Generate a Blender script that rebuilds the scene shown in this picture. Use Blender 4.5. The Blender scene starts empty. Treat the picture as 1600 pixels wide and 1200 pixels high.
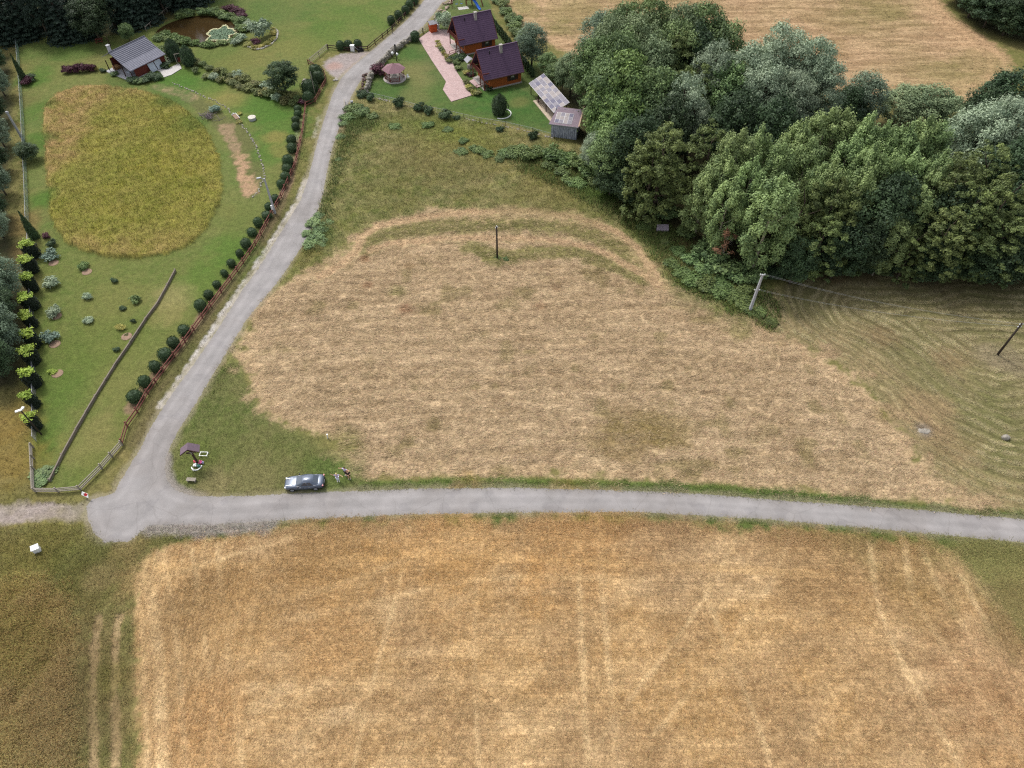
import bpy, bmesh, math, random
import numpy as np
from mathutils import Vector, Matrix, Euler

random.seed(11)
R = np.random.default_rng(11)
scene = bpy.context.scene
COL = scene.collection

# ---------------------------------------------------------------- camera, sky, sun, exposure
F_PX, PITCH, CAM_H = 1110.0, math.radians(50.2), 75.0
cam_data = bpy.data.cameras.new("camera")
cam_data.sensor_width = 36.0
cam_data.lens = F_PX / 1600.0 * 36.0
cam_data.clip_start = 0.5
cam_data.clip_end = 8000.0
cam = bpy.data.objects.new("camera", cam_data)
cam.location = (0, 0, CAM_H)
cam.rotation_euler = (math.pi / 2 - PITCH, 0, 0)
COL.objects.link(cam)
scene.camera = cam
scene.cycles.use_denoising = False
scene.cycles.filter_width = 1.25

SUN_EL, SUN_AZ = math.radians(56), math.radians(-38)     # azimuth from +Y, negative = towards -X
world = bpy.data.worlds.new("World")
scene.world = world
world.use_nodes = True
wn, wl = world.node_tree.nodes, world.node_tree.links
wn.clear()
w_out = wn.new("ShaderNodeOutputWorld")
w_bg = wn.new("ShaderNodeBackground")
w_sky = wn.new("ShaderNodeTexSky")
w_sky.sky_type = 'NISHITA'
w_sky.sun_disc = False
w_sky.sun_elevation = SUN_EL
w_sky.sun_rotation = SUN_AZ
w_sky.altitude = 300
w_sky.air_density = 1.0
w_sky.dust_density = 4.0
w_sky.ozone_density = 1.0
w_hsv = wn.new("ShaderNodeHueSaturation")
w_hsv.inputs['Saturation'].default_value = 0.30          # overcast: a mostly grey sky
wl.new(w_sky.outputs['Color'], w_hsv.inputs['Color'])
wl.new(w_hsv.outputs['Color'], w_bg.inputs['Color'])
w_bg.inputs['Strength'].default_value = 0.145
wl.new(w_bg.outputs['Background'], w_out.inputs['Surface'])

sun_data = bpy.data.lights.new("sun", 'SUN')
sun_data.energy = 1.5
sun_data.angle = math.radians(10)
sun_data.color = (1.0, 0.97, 0.93)
sun = bpy.data.objects.new("sun", sun_data)
sd = Vector((math.sin(SUN_AZ) * math.cos(SUN_EL), math.cos(SUN_AZ) * math.cos(SUN_EL), math.sin(SUN_EL)))
sun.rotation_euler = sd.to_track_quat('Z', 'Y').to_euler()
sun.location = sd * 300
COL.objects.link(sun)

vs = scene.view_settings
vs.view_transform = 'Standard'
vs.look = 'None'
vs.exposure = 0.76
vs.gamma = 1.0
vs.use_curve_mapping = False

# ---------------------------------------------------------------- helpers
CP, SP = math.cos(PITCH), math.sin(PITCH)

def at(px, py, z=0.0):
    """the point of the place seen at a photograph pixel, at height z above the ground"""
    u, v = (px - 800.0) / F_PX, (600.0 - py) / F_PX
    t = (CAM_H - z) / (SP - v * CP)
    return (u * t, (CP + v * SP) * t)

def P3(px, py, z=0.0):
    x, y = at(px, py, z)
    return Vector((x, y, z))

def height_of(px, py, top_py):
    x, y = at(px, py)
    v = (600.0 - top_py) / F_PX
    return CAM_H + (-SP + v * CP) * y / (CP + v * SP)

def S(r, g, b):
    def f(c):
        c /= 255.0
        return c / 12.92 if c <= 0.04045 else ((c + 0.055) / 1.055) ** 2.4
    return np.array((f(r), f(g), f(b)))

_W = "zeroth first second third fourth fifth sixth seventh eighth ninth tenth eleventh twelfth thirteenth fourteenth fifteenth sixteenth seventeenth eighteenth nineteenth".split()
_T = {2: ("twenty", "twentieth"), 3: ("thirty", "thirtieth"), 4: ("forty", "fortieth"), 5: ("fifty", "fiftieth"), 6: ("sixty", "sixtieth")}
def ordw(n):
    if n < 20: return _W[n]
    t, o = divmod(n, 10)
    return _T[t][1] if o == 0 else _T[t][0] + "-" + _W[o]

def tag(o, label=None, cat=None, group=None, kind=None):
    if label: o["label"] = label
    if cat: o["category"] = cat
    if group: o["group"] = group
    if kind: o["kind"] = kind
    elif label and cat: o["kind"] = "thing"
    return o

def link(name, me, mat=None, parent=None, loc=None, rot=None, scale=None):
    o = bpy.data.objects.new(name, me)
    COL.objects.link(o)
    if mat is not None and me is not None and len(me.materials) == 0:
        me.materials.append(mat)
    if parent is not None: o.parent = parent
    if loc is not None: o.location = loc
    if rot is not None: o.rotation_euler = rot
    if scale is not None: o.scale = scale
    return o

def thing(name, label, cat, loc=(0, 0, 0), rz=0.0, group=None):
    o = bpy.data.objects.new(name, None)
    o.empty_display_size = 0.3
    COL.objects.link(o)
    o.location = loc
    o.rotation_euler = (0, 0, rz)
    return tag(o, label, cat, group)

def copy_tree(o, parent=None):
    c = o.copy()
    COL.objects.link(c)
    if parent is not None: c.parent = parent
    for ch in list(o.children):
        copy_tree(ch, c)
    return c

def loc3(p, z=0.0):
    return (p[0], p[1], z)

class MB:
    def __init__(self):
        self.v, self.f = [], []
    def add(self, vs, fs):
        n = len(self.v)
        self.v += [tuple(p) for p in vs]
        self.f += [tuple(i + n for i in f) for f in fs]
    def box(self, c, s, rz=0.0, rot=None, taper=1.0):
        m = rot if rot is not None else Matrix.Rotation(rz, 3, 'Z')
        c = Vector(c); hx, hy, hz = s[0] / 2, s[1] / 2, s[2] / 2
        vs = []
        for z in (-hz, hz):
            k = taper if z > 0 else 1.0
            for x, y in ((-hx, -hy), (hx, -hy), (hx, hy), (-hx, hy)):
                vs.append(c + m @ Vector((x * k, y * k, z)))
        self.add(vs, [(3, 2, 1, 0), (4, 5, 6, 7), (0, 1, 5, 4), (1, 2, 6, 5), (2, 3, 7, 6), (3, 0, 4, 7)])
    def bar(self, a, b, w, h):
        a, b = Vector(a), Vector(b)
        d = b - a
        L = d.length
        x = d.normalized()
        up = Vector((0, 0, 1)) if abs(x.z) < 0.95 else Vector((1, 0, 0))
        y = up.cross(x).normalized()
        z = x.cross(y)
        m = Matrix((x, y, z)).transposed()
        self.box((a + b) / 2, (L, w, h), rot=m)
    def tube(self, pts, rad, n=8, cap=True):
        pts = [Vector(p) for p in pts]
        if not hasattr(rad, '__len__'): rad = [rad] * len(pts)
        vs, fs = [], []
        for i, p in enumerate(pts):
            d = (pts[min(i + 1, len(pts) - 1)] - pts[max(i - 1, 0)])
            d = d.normalized() if d.length > 1e-9 else Vector((0, 0, 1))
            a = d.orthogonal().normalized() if abs(d.z) < 0.999 else Vector((1, 0, 0))
            if abs(d.z) < 0.999:
                a = Vector((0, 0, 1)).cross(d).normalized()
            b = d.cross(a)
            for k in range(n):
                t = 2 * math.pi * k / n
                vs.append(p + (a * math.cos(t) + b * math.sin(t)) * rad[i])
        for i in range(len(pts) - 1):
            for k in range(n):
                k2 = (k + 1) % n
                fs.append((i * n + k, i * n + k2, (i + 1) * n + k2, (i + 1) * n + k))
        if cap:
            fs.append(tuple(range(n - 1, -1, -1)))
            fs.append(tuple(range((len(pts) - 1) * n, len(pts) * n)))
        self.add(vs, fs)
    def lathe(self, prof, n=12, c=(0, 0, 0)):
        vs, fs = [], []
        for r, z in prof:
            for k in range(n):
                t = 2 * math.pi * k / n
                vs.append((c[0] + r * math.cos(t), c[1] + r * math.sin(t), c[2] + z))
        for i in range(len(prof) - 1):
            for k in range(n):
                k2 = (k + 1) % n
                fs.append((i * n + k, i * n + k2, (i + 1) * n + k2, (i + 1) * n + k))
        fs.append(tuple(range(n - 1, -1, -1)))
        fs.append(tuple(range((len(prof) - 1) * n, len(prof) * n)))
        self.add(vs, fs)
    def ball(self, c, r, nu=10, nv=6, jit=0.0):
        if not hasattr(r, '__len__'): r = (r, r, r)
        vs = [(c[0], c[1], c[2] - r[2])]
        for i in range(1, nv):
            p = math.pi * i / nv
            for k in range(nu):
                t = 2 * math.pi * k / nu
                j = 1 + random.uniform(-jit, jit)
                vs.append((c[0] + r[0] * j * math.sin(p) * math.cos(t), c[1] + r[1] * j * math.sin(p) * math.sin(t), c[2] - r[2] * j * math.cos(p)))
        vs.append((c[0], c[1], c[2] + r[2]))
        fs = []
        for k in range(nu):
            k2 = (k + 1) % nu
            fs.append((0, 1 + k2, 1 + k))
            for i in range(nv - 2):
                a = 1 + i * nu
                fs.append((a + k, a + k2, a + nu + k2, a + nu + k))
            fs.append((1 + (nv - 2) * nu + k, 1 + (nv - 2) * nu + k2, len(vs) - 1))
        self.add(vs, fs)
    def prism(self, poly, z0, z1):
        n = len(poly)
        vs = [(p[0], p[1], z0) for p in poly] + [(p[0], p[1], z1) for p in poly]
        fs = [tuple(range(n - 1, -1, -1)), tuple(range(n, 2 * n))]
        fs += [(i, (i + 1) % n, n + (i + 1) % n, n + i) for i in range(n)]
        self.add(vs, fs)
    def slab(self, quad, t):
        """a plate of thickness t with its top on the given corner points"""
        q = [Vector(p) for p in quad]
        n = (q[1] - q[0]).cross(q[-1] - q[0]).normalized()
        k = len(q)
        vs = q + [p - n * t for p in q]
        fs = [tuple(range(k)), tuple(range(2 * k - 1, k - 1, -1))]
        fs += [(i, k + i, k + (i + 1) % k, (i + 1) % k) for i in range(k)]
        self.add(vs, fs)
    def mesh(self, name, smooth=False):
        me = bpy.data.meshes.new(name)
        me.from_pydata(self.v, [], self.f)
        if smooth:
            me.shade_smooth()
        me.update()
        return me
    def build(self, name, mat, parent=None, smooth=False, **k):
        return link(name, self.mesh(name, smooth), mat, parent, **k)

def np_mesh(name, V, Fc, attrs=None, smooth=False):
    """V (n,3), Fc (m,k) ; attrs {name: (n,) or (n,3)}"""
    V = np.asarray(V, dtype=np.float32); Fc = np.asarray(Fc, dtype=np.int32)
    me = bpy.data.meshes.new(name)
    m, k = Fc.shape
    me.vertices.add(len(V)); me.vertices.foreach_set('co', V.ravel())
    me.loops.add(m * k); me.loops.foreach_set('vertex_index', Fc.ravel())
    me.polygons.add(m); me.polygons.foreach_set('loop_start', np.arange(0, m * k, k, dtype=np.int32))
    me.polygons.foreach_set('use_smooth', np.full(m, bool(smooth)))
    me.update(calc_edges=True)
    for an, a in (attrs or {}).items():
        a = np.asarray(a, dtype=np.float32)
        if a.ndim == 1:
            at_ = me.attributes.new(an, 'FLOAT', 'POINT'); at_.data.foreach_set('value', a)
        else:
            at_ = me.attributes.new(an, 'FLOAT_COLOR', 'POINT')
            at_.data.foreach_set('color', np.concatenate([a, np.ones((len(a), 1), np.float32)], 1).ravel())
    return me

# ---- materials
def new_mat(name):
    m = bpy.data.materials.new(name)
    m.use_nodes = True
    nt = m.node_tree
    return m, nt.nodes, nt.links, nt.nodes["Principled BSDF"]

def mat(name, rgb, rough=0.8, var=0.25, scale=3.0, bump=0.0, metal=0.0, spec=0.3, tint=None, stretch=None, coat=0.0):
    """plain procedural material: a colour broken up by two sizes of noise"""
    m, n, l, b = new_mat(name)
    c = S(*rgb)
    tc = n.new("ShaderNodeTexCoord")
    src = tc.outputs['Object']
    if stretch:
        mp = n.new("ShaderNodeMapping"); mp.inputs['Scale'].default_value = stretch
        l.new(src, mp.inputs['Vector']); src = mp.outputs['Vector']
    nz = n.new("ShaderNodeTexNoise"); nz.inputs['Scale'].default_value = scale; nz.inputs['Detail'].default_value = 6
    nz.inputs['Roughness'].default_value = 0.65
    l.new(src, nz.inputs['Vector'])
    rp = n.new("ShaderNodeValToRGB")
    d = tint if tint is not None else None
    lo = S(*d) if d else c * (1 - var)
    hi = np.minimum(c * (1 + var), 0.95)
    rp.color_ramp.elements[0].position = 0.3; rp.color_ramp.elements[0].color = (*lo, 1)
    rp.color_ramp.elements[1].position = 0.7; rp.color_ramp.elements[1].color = (*hi, 1)
    l.new(nz.outputs['Fac'], rp.inputs['Fac'])
    l.new(rp.outputs['Color'], b.inputs['Base Color'])
    b.inputs['Roughness'].default_value = rough
    b.inputs['Metallic'].default_value = metal
    b.inputs['Specular IOR Level'].default_value = spec
    b.inputs['Coat Weight'].default_value = coat
    if bump:
        bp = n.new("ShaderNodeBump"); bp.inputs['Strength'].default_value = bump; bp.inputs['Distance'].default_value = 0.03
        l.new(nz.outputs['Fac'], bp.inputs['Height']); l.new(bp.outputs['Normal'], b.inputs['Normal'])
    return m

def leaf_mat(name, dark, light, trans=0.25, hue=0.03):
    """leaves: each leaf its own tone (attribute v), each plant slightly its own hue"""
    m, n, l, b = new_mat(name)
    a = n.new("ShaderNodeAttribute"); a.attribute_name = "v"
    oi = n.new("ShaderNodeObjectInfo")
    rp = n.new("ShaderNodeValToRGB")
    rp.color_ramp.elements[0].color = (*S(*dark), 1); rp.color_ramp.elements[0].position = 0.1
    rp.color_ramp.elements[1].color = (*S(*light), 1); rp.color_ramp.elements[1].position = 0.9
    l.new(a.outputs['Fac'], rp.inputs['Fac'])
    h = n.new("ShaderNodeHueSaturation")
    mr = n.new("ShaderNodeMapRange"); mr.inputs['To Min'].default_value = 0.5 - hue; mr.inputs['To Max'].default_value = 0.5 + hue
    l.new(oi.outputs['Random'], mr.inputs['Value']); l.new(mr.outputs['Result'], h.inputs['Hue'])
    mv = n.new("ShaderNodeMapRange"); mv.inputs['To Min'].default_value = 0.98; mv.inputs['To Max'].default_value = 1.36; h.inputs['Saturation'].default_value = 0.92
    ml = n.new("ShaderNodeMath"); ml.operation = 'MULTIPLY'; ml.inputs[1].default_value = 7.31
    fr = n.new("ShaderNodeMath"); fr.operation = 'FRACT'
    l.new(oi.outputs['Random'], ml.inputs[0]); l.new(ml.outputs[0], fr.inputs[0]); l.new(fr.outputs[0], mv.inputs['Value'])
    l.new(mv.outputs['Result'], h.inputs['Value'])
    l.new(rp.outputs['Color'], h.inputs['Color'])
    l.new(h.outputs['Color'], b.inputs['Base Color'])
    b.inputs['Roughness'].default_value = 0.62; b.inputs['Specular IOR Level'].default_value = 0.25
    tr = n.new("ShaderNodeBsdfTranslucent"); l.new(h.outputs['Color'], tr.inputs['Color'])
    mx = n.new("ShaderNodeMixShader"); mx.inputs['Fac'].default_value = trans
    out = n["Material Output"]
    l.new(b.outputs['BSDF'], mx.inputs[1]); l.new(tr.outputs['BSDF'], mx.inputs[2]); l.new(mx.outputs['Shader'], out.inputs['Surface'])
    return m
# ---------------------------------------------------------------- the ground
_NT = np.random.default_rng(5).random((512, 512)).astype(np.float32)
def vnoise(x, y, seed=0):
    x = x + seed * 37.7 + 4000; y = y + seed * 91.3 + 4000
    xi = np.floor(x).astype(np.int64); yi = np.floor(y).astype(np.int64)
    fx = x - xi; fy = y - yi
    fx = fx * fx * (3 - 2 * fx); fy = fy * fy * (3 - 2 * fy)
    a = _NT[xi & 511, yi & 511]; b = _NT[(xi + 1) & 511, yi & 511]
    c = _NT[xi & 511, (yi + 1) & 511]; d = _NT[(xi + 1) & 511, (yi + 1) & 511]
    return (a * (1 - fx) + b * fx) * (1 - fy) + (c * (1 - fx) + d * fx) * fy

def fbm(x, y, size, octv=4, seed=0, ax=0.0, stretch=1.0):
    """0..1 noise with features of the given size in metres; stretched along the direction ax"""
    if ax or stretch != 1.0:
        ca, sa = math.cos(ax), math.sin(ax)
        x, y = (x * ca + y * sa) / stretch, -x * sa + y * ca
    x = x / size; y = y / size
    s = 0.0; amp = 1.0; tot = 0.0
    for o in range(octv):
        s = s + vnoise(x, y, seed + o * 3) * amp
        tot += amp; amp *= 0.55; x = x * 2.03; y = y * 2.03
    return s / tot

def sstep(a, b, x):
    t = np.clip((x - a) / (b - a), 0, 1)
    return t * t * (3 - 2 * t)

def chaikin(p, k=2):
    p = [np.array(q, float) for q in p]
    for _ in range(k):
        o = []
        for i in range(len(p)):
            a, b = p[i], p[(i + 1) % len(p)]
            o += [a * .75 + b * .25, a * .25 + b * .75]
        p = o
    return np.array(p)

def wpoly(px, smooth=2):
    w = [at(*q) for q in px]
    return chaikin(w, smooth) if smooth else np.array(w)

def sdf(X, Y, poly, margin=8.0):
    """signed distance to a polygon, negative inside; far points just get +margin"""
    out = np.full(X.shape, margin, np.float64)
    lo = poly.min(0) - margin; hi = poly.max(0) + margin
    idx = np.where((X > lo[0]) & (X < hi[0]) & (Y > lo[1]) & (Y < hi[1]))[0]
    if len(idx) == 0: return out
    x, y = X[idx], Y[idx]
    d = np.full(x.shape, 1e18); ins = np.zeros(x.shape, bool)
    n = len(poly)
    for i in range(n):
        ax_, ay_ = poly[i]; bx, by = poly[(i + 1) % n]
        ex, ey = bx - ax_, by - ay_
        wx, wy = x - ax_, y - ay_
        t = np.clip((wx * ex + wy * ey) / (ex * ex + ey * ey + 1e-12), 0, 1)
        dx, dy = wx - ex * t, wy - ey * t
        d = np.minimum(d, dx * dx + dy * dy)
        c = ((ay_ <= y) != (by <= y))
        if ey != 0:
            ins ^= c & (x < ax_ + (y - ay_) / ey * ex)
    d = np.sqrt(d)
    out[idx] = np.where(ins, -d, d)
    return out

def dline(X, Y, pts, margin=1e9):
    d = np.full(X.shape, 1e18)
    for (ax_, ay_), (bx, by) in zip(pts[:-1], pts[1:]):
        ex, ey = bx - ax_, by - ay_
        wx, wy = X - ax_, Y - ay_
        t = np.clip((wx * ex + wy * ey) / (ex * ex + ey * ey + 1e-12), 0, 1)
        d = np.minimum(d, (wx - ex * t) ** 2 + (wy - ey * t) ** 2)
    return np.sqrt(d)

ROAD_L = [(144, 780), (179, 770), (185, 757), (203, 727), (220, 700), (232, 675), (255, 635), (280, 600), (300, 573), (339, 516), (380, 451), (400, 425), (424, 387), (452, 342),
          (470, 312), (480, 283), (487, 256), (495, 225), (503, 197), (512, 170), (520, 146), (533, 122), (553, 102), (580, 80), (612, 53), (640, 27), (660, 4), (700, -60)]
ROAD_R = [(745, -60), (702, -2), (689, 6), (678, 21), (660, 42), (640, 58), (612, 80), (585, 105), (563, 127), (550, 148), (540, 172), (530, 200), (519, 232), (511, 268), (505, 302), (492, 345), (478, 376),
          (440, 433), (385, 500), (339, 575), (305, 632), (285, 663), (270, 690), (260, 712), (257, 732), (262, 752), (274, 766), (300, 775), (345, 776), (385, 775), (460, 771), (560, 767), (670, 763), (807, 762),
          (1000, 767), (1100, 772), (1200, 780), (1427, 796), (1600, 811), (1800, 832)]
ROAD_B = [(1800, 875), (1600, 848), (1375, 827), (1200, 812), (1000, 800), (800, 801), (640, 804), (460, 812), (330, 820), (240, 821), (230, 823), (216, 835), (203, 846), (163, 848), (145, 832), (137, 810), (135, 792)]
POLY = dict(
    road=wpoly(ROAD_L + ROAD_R + ROAD_B, 0),
    garden=wpoly([(22, 45), (60, 55), (130, 62), (240, 45), (330, 0), (420, -60), (680, -60), (648, 12), (606, 50), (575, 76), (540, 76), (512, 78), (484, 104), (512, 132), (503, 155), (478, 172), (465, 230), (447, 300),
                  (400, 375), (345, 452), (285, 538), (205, 655), (192, 695), (128, 766), (57, 768), (54, 690), (52, 560), (46, 400), (44, 300), (30, 120)], 1),
    oval=wpoly([(110, 140), (78, 156), (67, 182), (73, 245), (79, 318), (86, 355), (110, 385), (150, 398), (200, 404), (252, 399), (295, 384), (318, 362), (338, 330), (347, 300), (346, 262), (336, 228), (316, 196), (288, 170), (252, 152), (205, 141), (155, 136)], 2),
    dirt=wpoly([(236, 131), (262, 130), (290, 138), (330, 160), (352, 182), (372, 186), (395, 212), (411, 255), (413, 285), (402, 310), (384, 312), (372, 285), (360, 245), (350, 212), (330, 195), (300, 165), (265, 146), (240, 140)], 1),
    corner_lawn=wpoly([(270, 690), (305, 633), (342, 577), (372, 560), (385, 600), (410, 642), (445, 668), (495, 690), (530, 720), (550, 742), (600, 752), (560, 767), (460, 771), (385, 775), (312, 776), (280, 766), (262, 745), (258, 715)], 1),
    verge_n=wpoly([(560, 752), (640, 752), (720, 747), (800, 747), (1000, 753), (1150, 760), (1350, 778), (1480, 792), (1700, 808), (1700, 822), (1427, 797), (1200, 781), (1000, 768), (807, 763), (670, 764), (560, 768)], 1),
    hay=wpoly([(375, 562), (388, 520), (405, 482), (440, 452), (462, 430), (510, 410), (540, 388), (560, 362), (605, 346), (690, 334), (780, 331), (865, 333), (935, 349), (988, 374), (1015, 408), (1035, 442), (1062, 458), (1140, 490), (1216, 524),
               (1262, 540), (1330, 575), (1378, 622), (1408, 670), (1440, 715), (1500, 775), (1560, 800), (1480, 792), (1350, 779), (1150, 761), (1000, 754), (800, 748), (720, 748), (590, 752), (550, 735), (520, 690), (445, 662), (410, 640), (385, 600)], 1),
    swath=wpoly([(1168, 492), (1196, 462), (1240, 440), (1300, 428), (1400, 424), (1800, 412), (1900, 640), (1800, 820), (1600, 806), (1500, 780), (1440, 715), (1408, 670), (1378, 622), (1330, 575), (1262, 540), (1216, 524)], 1),
    stubble=wpoly([(206, 905), (225, 872), (262, 852), (330, 840), (400, 829), (500, 820), (600, 816), (800, 813), (1000, 816), (1200, 829), (1380, 846), (1460, 858), (1508, 872), (1540, 918), (1580, 970), (1640, 1060), (1760, 1260), (1900, 1500), (215, 1500), (214, 1250), (214, 1000)], 1),
    weeds=wpoly([(-60, 930), (20, 905), (70, 900), (104, 920), (116, 960), (118, 1020), (112, 1100), (114, 1160), (118, 1260), (125, 1500), (-400, 1500), (-400, 930)], 1),
    verge_sw=wpoly([(-300, 830), (0, 822), (100, 818), (140, 815), (150, 845), (205, 848), (250, 824), (330, 822), (330, 838), (250, 850), (215, 880), (208, 960), (212, 1500), (-300, 1500)], 1),
    gravel_track=wpoly([(-400, 800), (-60, 793), (0, 791), (50, 786), (95, 785), (112, 792), (120, 806), (112, 815), (60, 813), (0, 819), (-60, 822), (-400, 840)], 1),
    pull_off=wpoly([(503, 98), (520, 88), (545, 82), (580, 80), (600, 72), (560, 104), (540, 125), (528, 125), (514, 115)], 1),
    cottage_lawn=wpoly([(566, 150), (578, 128), (596, 102), (622, 82), (645, 62), (668, 52), (700, -5), (760, -20), (772, 33), (800, 68), (826, 112), (842, 112), (872, 150), (872, 212), (832, 204), (790, 192), (700, 172), (640, 160)], 1),
    meadow=wpoly([(540, 168), (566, 152), (640, 164), (700, 178), (790, 198), (832, 210), (900, 225), (960, 280), (1040, 350), (1100, 400), (1180, 440), (1210, 460), (1180, 495), (1216, 526), (1140, 492), (1062, 460), (1035, 444), (1010, 400), (935, 349), (780, 331), (605, 346), (560, 362), (510, 410), (462, 430), (405, 482), (375, 560), (310, 640),
                  (350, 565), (440, 440), (480, 378), (506, 305), (520, 235)], 1),
    wedge=wpoly([(1470, 846), (1600, 856), (1900, 880), (1900, 1500), (1780, 1260), (1640, 1060), (1580, 970), (1508, 872)], 1),
    far_field=wpoly([(784, 2), (800, 20), (822, 42), (850, 62), (880, 80), (920, 95), (1100, 110), (1300, 150), (1500, 170), (1550, 160), (1572, 120), (1580, 95), (1555, 70), (1515, 45), (1480, 20), (1462, -10), (1440, -60), (1400, -120), (770, -120), (772, -40)], 1),
    pond=wpoly([(243, 49), (262, 36), (290, 27), (318, 23), (345, 27), (367, 37), (373, 48), (368, 58), (352, 67), (325, 72), (298, 68), (270, 60), (250, 55)], 2),
)
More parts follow.
